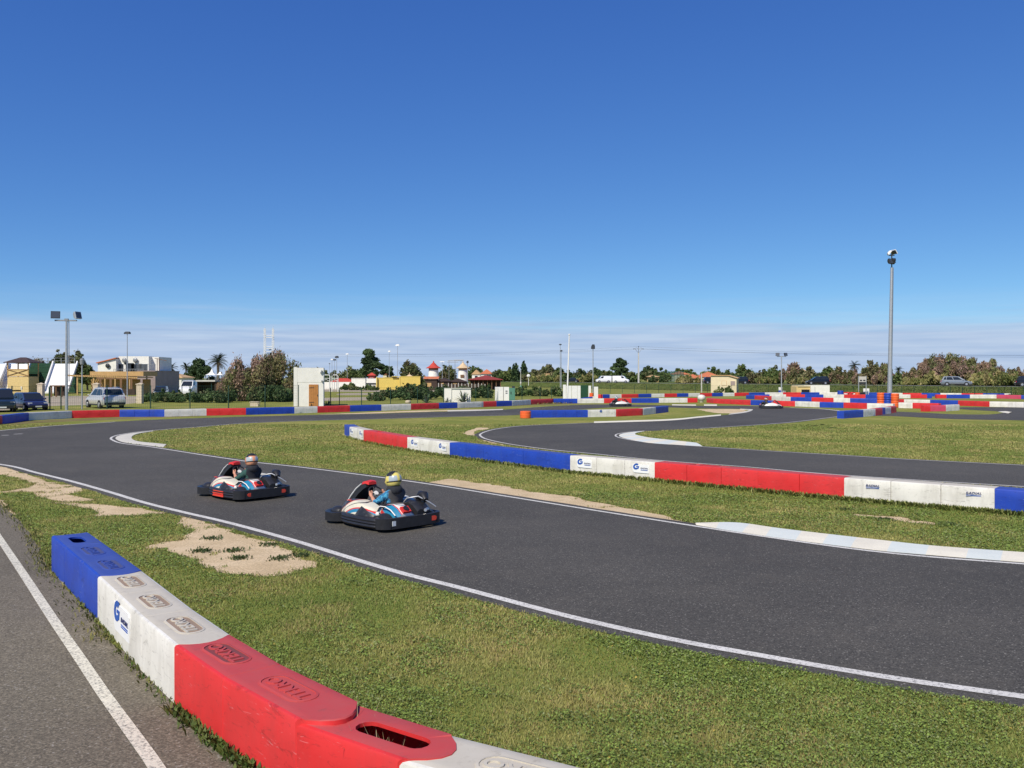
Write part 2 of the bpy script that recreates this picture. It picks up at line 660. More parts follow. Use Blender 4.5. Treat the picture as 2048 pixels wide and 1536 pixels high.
w = bpy.data.worlds.new('World')
SC.world = w
w.use_nodes = True
nt = w.node_tree
bg = nt.nodes['Background']
sky = nn(nt, 'ShaderNodeTexSky', sky_type='NISHITA')
sky.sun_disc = False
sky.sun_elevation = SUN_EL
sky.sun_rotation = SUN_AZ
sky.altitude = 0
sky.air_density = .6
sky.dust_density = 0
sky.ozone_density = 6
tc = nn(nt, 'ShaderNodeTexCoord')
sep = nn(nt, 'ShaderNodeSeparateXYZ')
nt.links.new(tc.outputs['Generated'], sep.inputs[0])
# low bank of thin cloud near the horizon: ragged upper edge, long streaks
mp = nn(nt, 'ShaderNodeMapping')
mp.inputs['Scale'].default_value = (4.0, 4.0, 90.0)
nt.links.new(tc.outputs['Generated'], mp.inputs[0])
n1 = nn(nt, 'ShaderNodeTexNoise')
n1.inputs['Scale'].default_value = 1.0
n1.inputs['Detail'].default_value = 6
n1.inputs['Roughness'].default_value = .55
nt.links.new(mp.outputs[0], n1.inputs['Vector'])
ma = nn(nt, 'ShaderNodeMath', operation='MULTIPLY_ADD')   # z + wobble
ma.inputs[1].default_value = -.042
nt.links.new(n1.outputs['Fac'], ma.inputs[0])
nt.links.new(sep.outputs[2], ma.inputs[2])
edge = ramp(nt, ma.outputs[0], [(0.0, .95), (.022, .92), (.034, .74), (.044, .34), (.056, .10), (.078, 0.0)], 'EASE')
mp2 = nn(nt, 'ShaderNodeMapping')
mp2.inputs['Scale'].default_value = (9.0, 9.0, 160.0)
nt.links.new(tc.outputs['Generated'], mp2.inputs[0])
n2 = nn(nt, 'ShaderNodeTexNoise')
n2.inputs['Detail'].default_value = 7
n2.inputs['Scale'].default_value = 1.0
nt.links.new(mp2.outputs[0], n2.inputs['Vector'])
ccol = ramp(nt, n2.outputs['Fac'], [(.3, (3.75, 4.95, 7.25)), (.66, (5.2, 6.2, 8.0))])
# the phone camera's response to a deep sky: per-channel power, worked at strength 0.1
sc_ = nn(nt, 'ShaderNodeSeparateColor')
nt.links.new(sky.outputs[0], sc_.inputs[0])
cc_ = nn(nt, 'ShaderNodeCombineColor')
for i, (g_, k_) in enumerate(((1.10, .97), (.92, .99), (.54, .96))):
    m1 = nn(nt, 'ShaderNodeMath', operation='MULTIPLY'); m1.inputs[1].default_value = .1
    m2 = nn(nt, 'ShaderNodeMath', operation='POWER'); m2.inputs[1].default_value = g_
    m3 = nn(nt, 'ShaderNodeMath', operation='MULTIPLY'); m3.inputs[1].default_value = 10 * k_
    nt.links.new(sc_.outputs[i], m1.inputs[0]); nt.links.new(m1.outputs[0], m2.inputs[0]); nt.links.new(m2.outputs[0], m3.inputs[0])
    nt.links.new(m3.outputs[0], cc_.inputs[i])
fin = mixcol(nt, edge, cc_.outputs[0], ccol)
nt.links.new(fin, bg.inputs['Color'])
bg.inputs['Strength'].default_value = .1

SC.view_settings.view_transform = 'Standard'
SC.view_settings.look = 'None'
SC.view_settings.exposure = 0
SC.view_settings.gamma = 1

# ------------------------------------------------------------------ terrain
ROAD_U = Vector((.433, -.901))
ROAD_N = Vector(RN)


def road_strip(name, ss, mats, dz=0.0, along=(-4000, -600, -200, -80, 0, 80, 200, 400, 4000), zf=None, mis=None):
    mb = MB()
    vs = []
    for a in along:
        for s_ in ss:
            p = Vector(RP) + ROAD_U * a + ROAD_N * s_
            vs.append((p.x, p.y, tz(p.x, p.y) + dz))
    n = len(ss)
    for j in range(len(along) - 1):
        mb.add([vs[j * n + i] for i in range(n)] + [vs[(j + 1) * n + i] for i in range(n)], [(i, i + 1, n + i + 1, n + i) for i in range(n - 1)])
    o = mb.build(name, mats, smooth=60)
    if o.data.polygons[0].normal.z < 0:
        o.data.flip_normals()
    return struct(o)


crest = [3.4, 3.9, 4.6, 5.4, 6.1, 6.8, 7.6, 8.3, 8.8]
road_strip('ground', [-4000, -600, -150, -40, -5] + crest + [30, 100, 230, 300, 700, 4000], 'turf')
road_strip('embankment', crest, 'bank_turf', .02)
road_strip('road', [-3.2, 3.1], 'road_asphalt', .03)
road_strip('far_verge', [-60, -3.3], 'bank_turf', .02)

# ------------------------------------------------------------------ asphalt
FAR_EDGE = [(-300, 888), (-100, 871), (0, 861.5), (100, 852.5), (160, 848.5), (230, 844), (330, 839), (420, 836), (520, 833), (640, 830), (760, 827.5), (880, 823.8), (980, 821.3), (1030, 818.3), (1080, 814.3), (1140, 810.8), (1200, 809), (1260, 809.5), (1340, 811), (1420, 812), (1490, 812), (1566, 815), (1640, 818), (1690, 823)]
RIGHT_AREA = [(1793, 823.5), (1850, 826), (1898, 828.5), (1976, 829.3), (2010, 826.5), (2014, 825), (1995, 822.5), (1930, 818.5), (1921, 815), (2300, 816)]
RIGHT_LOW = [(2300, 848), (2048, 840.7), (1911, 838), (1845, 834.8), (1780, 832), (1740, 832), (1679, 833)]
ISLE2 = [(1679, 833), (1588, 844), (1542, 848), (1468, 853), (1400, 857), (1290, 862), (1256, 864.5), (1236, 868), (1231, 871.5), (1240, 876), (1290, 884.5), (1400, 893.3), (1500, 900), (1600, 906), (1700, 912), (1821, 919.5), (2048, 931), (2500, 957)]
MID_LOW = [(2500, 1002), (2048, 973.7), (1821, 960), (1688, 951), (1600, 944), (1500, 934.8), (1310, 920.5), (1193, 908.4), (1105, 900), (1017, 888), (973, 878.5), (962, 873), (960, 869.5), (973, 863), (997, 857.5), (1046, 852), (1134, 848), (1193, 845.6), (1340, 841), (1398, 835.5), (1457, 830), (1495, 825.5), (1507, 820), (1503, 818.4), (1478, 817.6)]
FAR_LOW = [(1478, 817.6), (1400, 816.6), (1337, 814.6), (1280, 813.8), (1215, 815), (1178, 817), (1130, 820.5), (1080, 825), (1023, 830.3), (913, 833.2), (749, 838), (640, 840.7), (500, 846), (391, 854.5), (342, 858), (281, 863.5), (236, 870.5), (222, 876.5), (228, 882), (244, 887), (293, 893), (327, 898), (390, 908), (464, 919), (500, 924), (598, 934.5), (744, 953), (866, 970), (1000, 991.3), (1205, 1024), (1358, 1048), (1512, 1071.6), (1768, 1106), (2048, 1129), (2400, 1153), (2900, 1180)]
NEAR = [(2900, 1500), (2400, 1440), (2048, 1395), (1768, 1355), (1512, 1311), (1358, 1283), (1154, 1238), (1000, 1198), (915, 1175.5), (817, 1151), (744, 1130), (671, 1107.5), (598, 1085), (500, 1057.5), (440, 1042), (366, 1025), (293, 1007), (220, 985), (146, 964), (73, 946), (15, 931.5), (-100, 908), (-300, 880)]
NEAR[-2:] = [(-120, 915), (-300, 905)]


def sm(px, sub=6):
    return catmull(gp(px), sub)


outline = []
for sec in (FAR_EDGE, RIGHT_AREA, RIGHT_LOW, ISLE2, MID_LOW, FAR_LOW, NEAR):
    for p in sm(sec):
        if not outline or (p - outline[-1]).length > .03:
            outline.append(p)
area = sum(outline[i - 1].x * outline[i].y - outline[i].x * outline[i - 1].y for i in range(len(outline)))
outline = offset(outline, .24 if area < 0 else -.24, True)
# pull the edge in and out a little so that it is not a ruled line
outline = [p + Vector((mnoise.noise(Vector((p.x * .9, p.y * .9, 0))), mnoise.noise(Vector((p.x * .9, p.y * .9, 9))))) * .05 for p in outline]
mb = MB(); mb.sheet(outline, .006)
struct(mb.build('track', 'track_asphalt', fix=False))

PIT = [(-700, 800), (-300, 900), (-60, 985), (0, 1008), (21, 1025), (59, 1066), (84, 1108), (101, 1142), (194, 1246), (240, 1300), (300, 1352), (350, 1408), (420, 1470), (500, 1540), (600, 1640), (760, 1900)]
pit = [p + Vector((mnoise.noise(Vector((p.x * 2.1, p.y * 2.1, 4))), 0)) * .07 for p in sm(PIT, 8)]
pit_poly = pit + [Vector((pit[-1].x - .6, -6)), Vector((-60, -6)), Vector((-60, pit[0].y))]
mb = MB(); mb.sheet(pit_poly, .0045)
struct(mb.build('pit_lane', 'pit_asphalt', fix=False))

# painted lines
mb = MB()
ribbon(offset(sm(NEAR[0:-1], 8), 0), .13, .0105, mb)
ribbon(sm(FAR_LOW[8:-1], 8), .10, .0105, mb)
ribbon(sm(MID_LOW[1:18], 8), .10, .0105, mb)
ribbon(sm(ISLE2[5:-1], 8), .08, .0105, mb)
ribbon(sm(ISLE2[0:5], 6), .10, .0105, mb)
ribbon(sm(FAR_EDGE[1:6], 6), .14, .0105, mb)
ribbon(sm([(1580, 815.6), (1640, 818), (1690, 823)], 6), .3, .0105, mb)
for a, b in (((3, 871.2), (18, 870.6)), ((28, 868.7), (45, 867.8))):
    ribbon(gp([a, b]), .18, .0105, mb)
struct(mb.build('edge_line', 'line_paint', fix=False))
PITLINE = [(-60, 985), (-25, 1040), (0, 1079), (52, 1157), (105, 1238), (157, 1314), (209, 1391), (279, 1488), (303, 1522), (345, 1590), (420, 1760)]
mb = MB(); ribbon(sm(PITLINE, 8), .105, .0092, mb)
struct(mb.build('pit_line', 'pit_line_paint', fix=False))


# ------------------------------------------------------------------ kerbs (real low slabs)
KERBS = []


def kerb(name, outer, inner, h, mats, segs=None, n=36):
    """slab between two pixel polylines; segs = breakpoints (fractions) where the colour swaps"""
    def resample(path, n):
        L = [0]
        for i in range(1, len(path)):
            L.append(L[-1] + (path[i] - path[i - 1]).length)
        out = []
        for k in range(n + 1):
            t = L[-1] * k / n
            i = max(j for j in range(len(L)) if L[j] <= t + 1e-9)
            i = min(i, len(path) - 2)
            u = (t - L[i]) / max(1e-9, L[i + 1] - L[i])
            out.append(path[i].lerp(path[i + 1], u))
        return out
    a = resample(sm(outer), n); b = resample(sm(inner), n)
    KERBS.append(a + b[::-1])
    mb = MB()
    for k in range(n):
        mi = 0
        if segs:
            mi = sum(1 for s in segs if (k + .5) / n > s) % 2
        p = [(*a[k], 0), (*a[k], h * .35), (*a[k].lerp(b[k], .5), h), (*b[k], h * 1.05), (*b[k], 0)]
        q = [(*a[k + 1], 0), (*a[k + 1], h * .35), (*a[k + 1].lerp(b[k + 1], .5), h), (*b[k + 1], h * 1.05), (*b[k + 1], 0)]
        for i in range(4):
            mb.quad(p[i], p[i + 1], q[i + 1], q[i], mi)
    return struct(mb.build(name, mats, smooth=50))


kerb('kerb', [(305, 861.8), (264, 866.6), (238, 871.5), (231, 876.5), (236, 881), (248, 885), (293, 890.8), (327, 895)],
     [(307, 863.2), (282, 867), (268, 871), (263, 877), (270, 882.3), (283, 885), (310, 887.6), (333, 890)], .03, ['kerb_cream'])
kerb('kerb', [(1392, 1050.5), (1461, 1062), (1614, 1084), (1768, 1103), (1819, 1107.5), (2048, 1125.5), (2250, 1139)],
     [(1391, 1048.5), (1471, 1047.8), (1563, 1060), (1768, 1084), (1860, 1094), (2048, 1108), (2250, 1121)], .028, ['kerb_white', 'kerb_blue'],
     [.075, .155, .225, .30, .375, .45, .53, .61, .69, .77, .85, .93], 72)
kerb('kerb', [(1285, 862.6), (1258, 865), (1243, 868), (1238, 871.5), (1245, 875.5), (1264, 880), (1303, 886.5), (1405, 892.8)],
     [(1288, 863.4), (1273, 866.5), (1270, 869), (1273, 871), (1284, 873.5), (1300, 876.5), (1335, 880.5), (1393, 886.8)], .03, ['kerb_white', 'kerb_blue'],
     [i / 14 for i in range(1, 14)], 56)
kerb('kerb', [(1188, 846.2), (1340, 841.3), (1398, 835.8), (1442, 831.6)], [(1188, 844.6), (1340, 839.6), (1398, 834.2), (1442, 830.2)], .05, ['kerb_white'])
kerb('kerb', [(1457, 829.6), (1490, 825.6), (1505, 820.5), (1502, 818.8), (1478, 818)], [(1461, 828.4), (1486, 824.8), (1498, 821), (1494, 820), (1480, 819.2)], .05, ['kerb_cream'])
kerb('kerb', [(895, 823), (950, 822), (1006, 820)], [(895, 821.9), (950, 820.8), (1006, 819)], .05, ['kerb_cream'])
kerb('kerb', [(1344, 810.6), (1392, 811.2)], [(1344, 809.8), (1392, 810.2)], .05, ['kerb_white'])
kerb('kerb', [(1408, 811.4), (1434, 811.6)], [(1408, 809.9), (1434, 810)], .05, ['kerb_white'])
kerb('kerb', [(1996, 823.8), (2017, 827)], [(2012, 823.6), (2024, 825.4)], .05, ['kerb_white'])

# ------------------------------------------------------------------ bare sand
SAND = [
    [(362, 1033), (400, 1041), (455, 1061), (520, 1078), (560, 1092), (600, 1110), (624, 1126), (600, 1140), (560, 1150), (505, 1154), (450, 1146), (420, 1136), (396, 1122), (370, 1113), (330, 1100), (296, 1091), (330, 1085), (362, 1079), (382, 1066), (372, 1056), (360, 1046)],
    [(-60, 926), (15, 936), (60, 950), (98, 964), (140, 974), (110, 977), (75, 969), (50, 963), (20, 952), (-60, 940)],
    [(-40, 983), (0, 984), (50, 976), (85, 968), (140, 970), (158, 983), (130, 990), (80, 994), (50, 983), (0, 986)],
    [(78, 985), (110, 987), (178, 998), (182, 1003), (110, 1002)],
    [(113, 1004), (200, 1010), (292, 1018), (335, 1027), (300, 1029), (230, 1032), (195, 1034), (188, 1020), (120, 1008)],
    [(855, 966), (905, 958), (930, 962), (1010, 973), (1060, 982), (1140, 992), (1210, 1008), (1290, 1024), (1372, 1046), (1330, 1044), (1205, 1024), (1000, 990)],
    [(1400, 818.4), (1478, 818.6), (1496, 822), (1478, 826), (1440, 826.5), (1405, 821)],
    [(1706, 1029), (1760, 1032), (1815, 1037), (1868, 1050), (1820, 1045), (1760, 1037)],
    [(955, 862), (978, 856), (962, 855), (940, 860), (930, 868), (948, 872)],
    [(962, 877), (1000, 888), (1020, 893), (975, 884)],
    [(640, 829), (760, 826.5), (880, 822.6), (980, 820), (980, 819), (850, 821), (700, 826.5)],
    [(-20, 1012), (0, 1000), (12, 1012), (30, 1030), (18, 1026)],
    [(390, 1445), (450, 1480), (515, 1530), (600, 1640), (480, 1640), (440, 1500)],
]
sand_polys = []
for poly in SAND:
    pl = catmull(gp(poly), 7, True)
    sc = .05 + .004 * pl[0].y
    sand_polys.append([p + Vector((mnoise.noise(Vector((p.x * 2.6, p.y * 2.6, 1))) + .5 * mnoise.noise(Vector((p.x * 7, p.y * 7, 1))), mnoise.noise(Vector((p.x * 2.6, p.y * 2.6, 7))) + .5 * mnoise.noise(Vector((p.x * 7, p.y * 7, 5))))) * sc * 1.3 for p in pl])
mb = MB()
for i, pl in enumerate(sand_polys):
    mb.sheet(pl, .003 + .0001 * i)
struct(mb.build('sand', 'sand', fix=False))

# yard behind the fence on the left: gravel car park and sandy path
YARD = [
    [(-500, 842), (-100, 830), (100, 812), (250, 808), (270, 800), (250, 792), (60, 792), (-100, 790), (-600, 790)],
    [(640, 802), (742, 800), (760, 796), (742, 794.5), (640, 796)],
    [(690, 790.5), (752, 789.5), (752, 786), (690, 786.5)],
    [(640, 783), (900, 783), (900, 776), (640, 776)],
]
mb = MB()
for i, q in enumerate(YARD):
    mb.sheet(catmull(gp(q), 5, True), .003 + .0005 * i)
struct(mb.build('gravel_yard', 'gravel', fix=False))
# drier verge in front of the far barrier row
mb = MB()
VERGE = [(-300, 872), (0, 850), (140, 843), (330, 835), (640, 824.5), (880, 818), (1060, 811), (1160, 808), (1160, 806), (1060, 807.4), (880, 816), (640, 822), (330, 832), (140, 838), (0, 845), (-300, 864)]
mb.sheet(gp(VERGE), .0022)
struct(mb.build('verge', 'dry_verge', fix=False))


# ------------------------------------------------------------------ grass blades ("stuff")
GX0, GX1, GY0, GY1, GS = -30.0, 34.0, 3.0, 52.0, .04
gnx, gny = int((GX1 - GX0) / GS), int((GY1 - GY0) / GS)
gxc = GX0 + (np.arange(gnx) + .5) * GS


def raster(polys):
    m = np.zeros((gny, gnx), bool)
    for pl in polys:
        P = np.array([(p[0], p[1]) for p in pl])
        Q = np.roll(P, -1, 0)
        j0 = max(0, int((P[:, 1].min() - GY0) / GS)); j1 = min(gny, int((P[:, 1].max() - GY0) / GS) + 1)
        for j in range(j0, j1):
            y = GY0 + (j + .5) * GS
            k = (P[:, 1] > y) != (Q[:, 1] > y)
            if not k.any():
                continue
            xx = np.sort(P[k, 0] + (y - P[k, 1]) * (Q[k, 0] - P[k, 0]) / (Q[k, 1] - P[k, 1]))
            m[j] ^= (np.searchsorted(xx, gxc) % 2).astype(bool) if True else m[j]
    return m


hard = raster([outline]) | raster([pit_poly])
for kp in KERBS:
    hard |= raster([kp])
soft = np.zeros_like(hard)
for pl in sand_polys:
    soft |= raster([pl])


def vnoise(x, y, seed):
    r = np.random.default_rng(seed)
    T = r.random((256, 256))
    xi, yi = np.floor(x).astype(int), np.floor(y).astype(int)
    fx, fy = x - xi, y - yi
    fx = fx * fx * (3 - 2 * fx); fy = fy * fy * (3 - 2 * fy)
    a = T[yi % 256, xi % 256]; b = T[yi % 256, (xi + 1) % 256]
    c = T[(yi + 1) % 256, xi % 256]; d = T[(yi + 1) % 256, (xi + 1) % 256]
    return (a * (1 - fx) + b * fx) * (1 - fy) + (c * (1 - fx) + d * fx) * fy


def fbm(x, y, seed, o=4):
    v = 0; a = .5; s = 0
    for k in range(o):
        v = v + a * vnoise(x * 2 ** k, y * 2 ** k, seed + k); s += a; a *= .55
    return v / s


def blocked(x, y, m):
    i = ((x - GX0) / GS).astype(int); j = ((y - GY0) / GS).astype(int)
    ok = (i >= 0) & (i < gnx) & (j >= 0) & (j < gny)
    r = np.zeros(len(x), bool)
    r[ok] = m[j[ok], i[ok]]
    return r


def blades(N, wmul, hmul, tint, d0=4.0, d1=50.0, keep=None):
    d = d0 * (d1 / d0) ** rng.random(N)
    x = (rng.random(N) - .5) * (1.42 * d + 4)
    ok = ~blocked(x, d, hard)
    s = blocked(x, d, soft)
    wn = fbm(x * 2.2, d * 2.2, 90)
    ok &= ~(s & (wn < .80))
    if keep is not None:
        ok &= keep(x, d)
    x, d = x[ok], d[ok]
    n = len(x)
    p1 = fbm(x * .35, d * .35, 5); p2 = fbm(x * 1.4, d * 1.4, 25); r1 = rng.random(n)
    # tufty height and thin places
    hgt = (.013 + .028 * p2 * (.4 + r1)) * hmul * (1 + d * .010)
    wid = .0042 * (d / 6.0) ** .9 * wmul * (.7 + .6 * rng.random(n))
    th = rng.random(n) * 2 * np.pi
    lean = (.35 + .9 * rng.random(n)) * hgt
    lx, ly = np.cos(th) * lean, np.sin(th) * lean
    ph = th + np.pi / 2 + (rng.random(n) - .5) * 1.2
    sx, sy = np.cos(ph) * wid / 2, np.sin(ph) * wid / 2
    V = np.zeros((n, 5, 3))
    z0 = .0
    V[:, 0] = np.stack([x - sx, d - sy, np.full(n, z0)], 1)
    V[:, 1] = np.stack([x + sx, d + sy, np.full(n, z0)], 1)
    V[:, 2] = np.stack([x + lx * .4 + sx * .8, d + ly * .4 + sy * .8, hgt * .62], 1)
    V[:, 3] = np.stack([x + lx * .4 - sx * .8, d + ly * .4 - sy * .8, hgt * .62], 1)
    V[:, 4] = np.stack([x + lx, d + ly, hgt], 1)
    t = np.clip((p1 * .9 + p2 * .9 - .70) * 2.2 + (rng.random(n) - .5) * .6, 0, 1)[:, None]
    green, yel = np.array(tint[0]), np.array(tint[1])
    c = green * (1 - t) + yel * t
    dry = (rng.random(n) < .05 + .22 * (p2 > .62))[:, None]
    c = np.where(dry, np.array((.34, .26, .11)) * (.8 + .5 * rng.random((n, 1))), c)
    c = c * (.65 + .7 * rng.random((n, 1)))
    return V, c


def leaves(N, d0=4.0, d1=20.0):
    d = d0 * (d1 / d0) ** rng.random(N)
    x = (rng.random(N) - .5) * (1.4 * d + 4)
    p = fbm(x * .55, d * .55, 61); q = fbm(x * 2.5, d * 2.5, 71)
    ok = ~blocked(x, d, hard) & (p * .75 + q * .55 + rng.random(N) * .22 > .76) & ~(blocked(x, d, soft) & (q < .82))
    x, d, q = x[ok], d[ok], q[ok]
    n = len(x)
    s = (.0055 + .0065 * rng.random(n)) * (d / 6) ** .6
    th = rng.random(n) * 2 * np.pi
    z = .010 + .030 * q * rng.random(n) + .006
    tl = (rng.random((n, 2)) - .5) * 1.3
    V = np.zeros((n, 5, 3))
    for k, (a, b) in enumerate(((-1.0, 0.0), (-.25, -.62), (.75, -.45), (.75, .45), (-.25, .62))):
        ux = np.cos(th) * a * s - np.sin(th) * b * s; uy = np.sin(th) * a * s + np.cos(th) * b * s
        V[:, k] = np.stack([x + ux, d + uy, z + tl[:, 0] * ux + tl[:, 1] * uy], 1)
    V[:, :, 2] = np.maximum(V[:, :, 2], .003)
    c = np.array((.20, .27, .060)) * (.4 + 1.2 * rng.random((n, 1)))
    lt = (rng.random(n) < .12)[:, None]
    c = np.where(lt, np.array((.30, .34, .14)), c)
    c = np.where((rng.random(n) < .004)[:, None], np.array((.55, .42, .10)), c)
    return V, c


def blade_object(name, parts, leaf=False):
    V = np.concatenate([p[0] for p in parts]); C = np.concatenate([p[1] for p in parts])
    n = len(V)
    me = bpy.data.meshes.new(name)
    me.vertices.add(n * 5)
    me.vertices.foreach_set('co', V.reshape(-1).astype(np.float32))
    base = np.arange(n)[:, None] * 5
    if leaf:
        li = (base + np.array([0, 1, 2, 3, 4])).reshape(-1)
        ls = np.arange(n) * 5
    else:
        li = (base + np.array([0, 1, 2, 3, 3, 2, 4])).reshape(-1)
        ls = (np.arange(n)[:, None] * 7 + np.array([0, 4])).reshape(-1)
    me.loops.add(len(li))
    me.loops.foreach_set('vertex_index', li.astype(np.int32))
    me.polygons.add(len(ls))
    me.polygons.foreach_set('loop_start', ls.astype(np.int32))
    at = me.attributes.new('Col', 'FLOAT_COLOR', 'POINT')
    c4 = np.ones((n, 5, 4), np.float32); c4[:, :, :3] = C[:, None, :]
    at.data.foreach_set('color', c4.reshape(-1))
    me.update(calc_edges=True)
    me.materials.append(MATS['grass_blade'])
    o = bpy.data.objects.new(name, me)
    COL.objects.link(o)
    return struct(o, 'stuff')


GREEN, YEL = (.185, .25, .055), (.48, .42, .15)
blade_object('grass', [blades(1350000, 1.0, 1.0, (GREEN, YEL))])
blade_object('clover', [leaves(680000)], True)


def tufts(points, n, spread, h, tint, wmul=1.0):
    """ragged weeds growing at given ground points"""
    P = np.array(points)
    k = rng.integers(0, len(P), n)
    x = P[k, 0] + rng.normal(0, spread, n); y = P[k, 1] + rng.normal(0, spread, n)
    th = rng.random(n) * 2 * np.pi
    hg = h * (.35 + rng.random(n)); ln = hg * (.3 + .9 * rng.random(n))
    wd = .006 * wmul * (.6 + rng.random(n))
    lx, ly = np.cos(th) * ln, np.sin(th) * ln
    sx, sy = -np.sin(th) * wd, np.cos(th) * wd
    V = np.zeros((n, 5, 3))
    V[:, 0] = np.stack([x - sx * .4, y - sy * .4, np.zeros(n)], 1)
    V[:, 1] = np.stack([x + sx * .4, y + sy * .4, np.zeros(n)], 1)
    V[:, 2] = np.stack([x + lx * .5 + sx, y + ly * .5 + sy, hg * .65], 1)
    V[:, 3] = np.stack([x + lx * .5 - sx, y + ly * .5 - sy, hg * .65], 1)
    V[:, 4] = np.stack([x + lx, y + ly, hg], 1)
    t = rng.random((n, 1))
    c = (np.array(tint[0]) * (1 - t) + np.array(tint[1]) * t) * (.6 + .8 * rng.random((n, 1)))
    return V, c

# ------------------------------------------------------------------ lettering
TXT = {}


def text_geo(s, size=1.0, extrude=.004, shear=0.0, bold=0.0):
    key = (s, size, extrude, shear, bold)
    if key in TXT:
        return TXT[key]
    cu = bpy.data.curves.new('txt', 'FONT')
    cu.body = s; cu.size = size; cu.extrude = extrude; cu.shear = shear; cu.offset = bold
    cu.align_x = 'CENTER'; cu.align_y = 'CENTER'; cu.resolution_u = 3
    o = bpy.data.objects.new('txt', cu)
    COL.objects.link(o)
    dg = bpy.context.evaluated_depsgraph_get()
    me = o.evaluated_get(dg).to_mesh()
    vs = [tuple(v.co) for v in me.vertices]
    fs = [tuple(p.vertices) for p in me.polygons]
    o.evaluated_get(dg).to_mesh_clear()
    bpy.data.objects.remove(o); bpy.data.curves.remove(cu)
    TXT[key] = (vs, fs)
    return TXT[key]


def frame_obj(mb, name, mats, parent, org, ex, ey, ez, smooth=None):
    o = mb.build(name, mats, parent, smooth)
    ex, ey, ez = Vector(ex), Vector(ey), Vector(ez)
    M = Matrix(((ex.x, ey.x, ez.x, org[0]), (ex.y, ey.y, ez.y, org[1]), (ex.z, ey.z, ez.z, org[2]), (0, 0, 0, 1)))
    o.matrix_local = M
    return o


def stadium(L, W, n=8):
    r = W / 2; a = L / 2 - r
    out = []
    for k in range(n + 1):
        t = -math.pi / 2 + math.pi * k / n
        out.append((a + r * math.cos(t), r * math.sin(t)))
    for k in range(n + 1):
        t = math.pi / 2 + math.pi * k / n
        out.append((-a + r * math.cos(t), r * math.sin(t)))
    return out


SIDE = dict(R='red_plastic', B='blue_plastic', W='white_plastic', P='pink_plastic', O='orange_plastic', G='grey_plastic', M='maroon_plastic', N='navy_plastic')
TOP = dict(R='red_top', B='blue_top', W='white_top', P='red_top', O='orange_plastic', G='white_top', M='red_top', N='blue_top')
CNAME = dict(R='red', B='blue', W='white', P='pinkish red', O='orange', G='greyish white', M='dark red', N='dark blue')


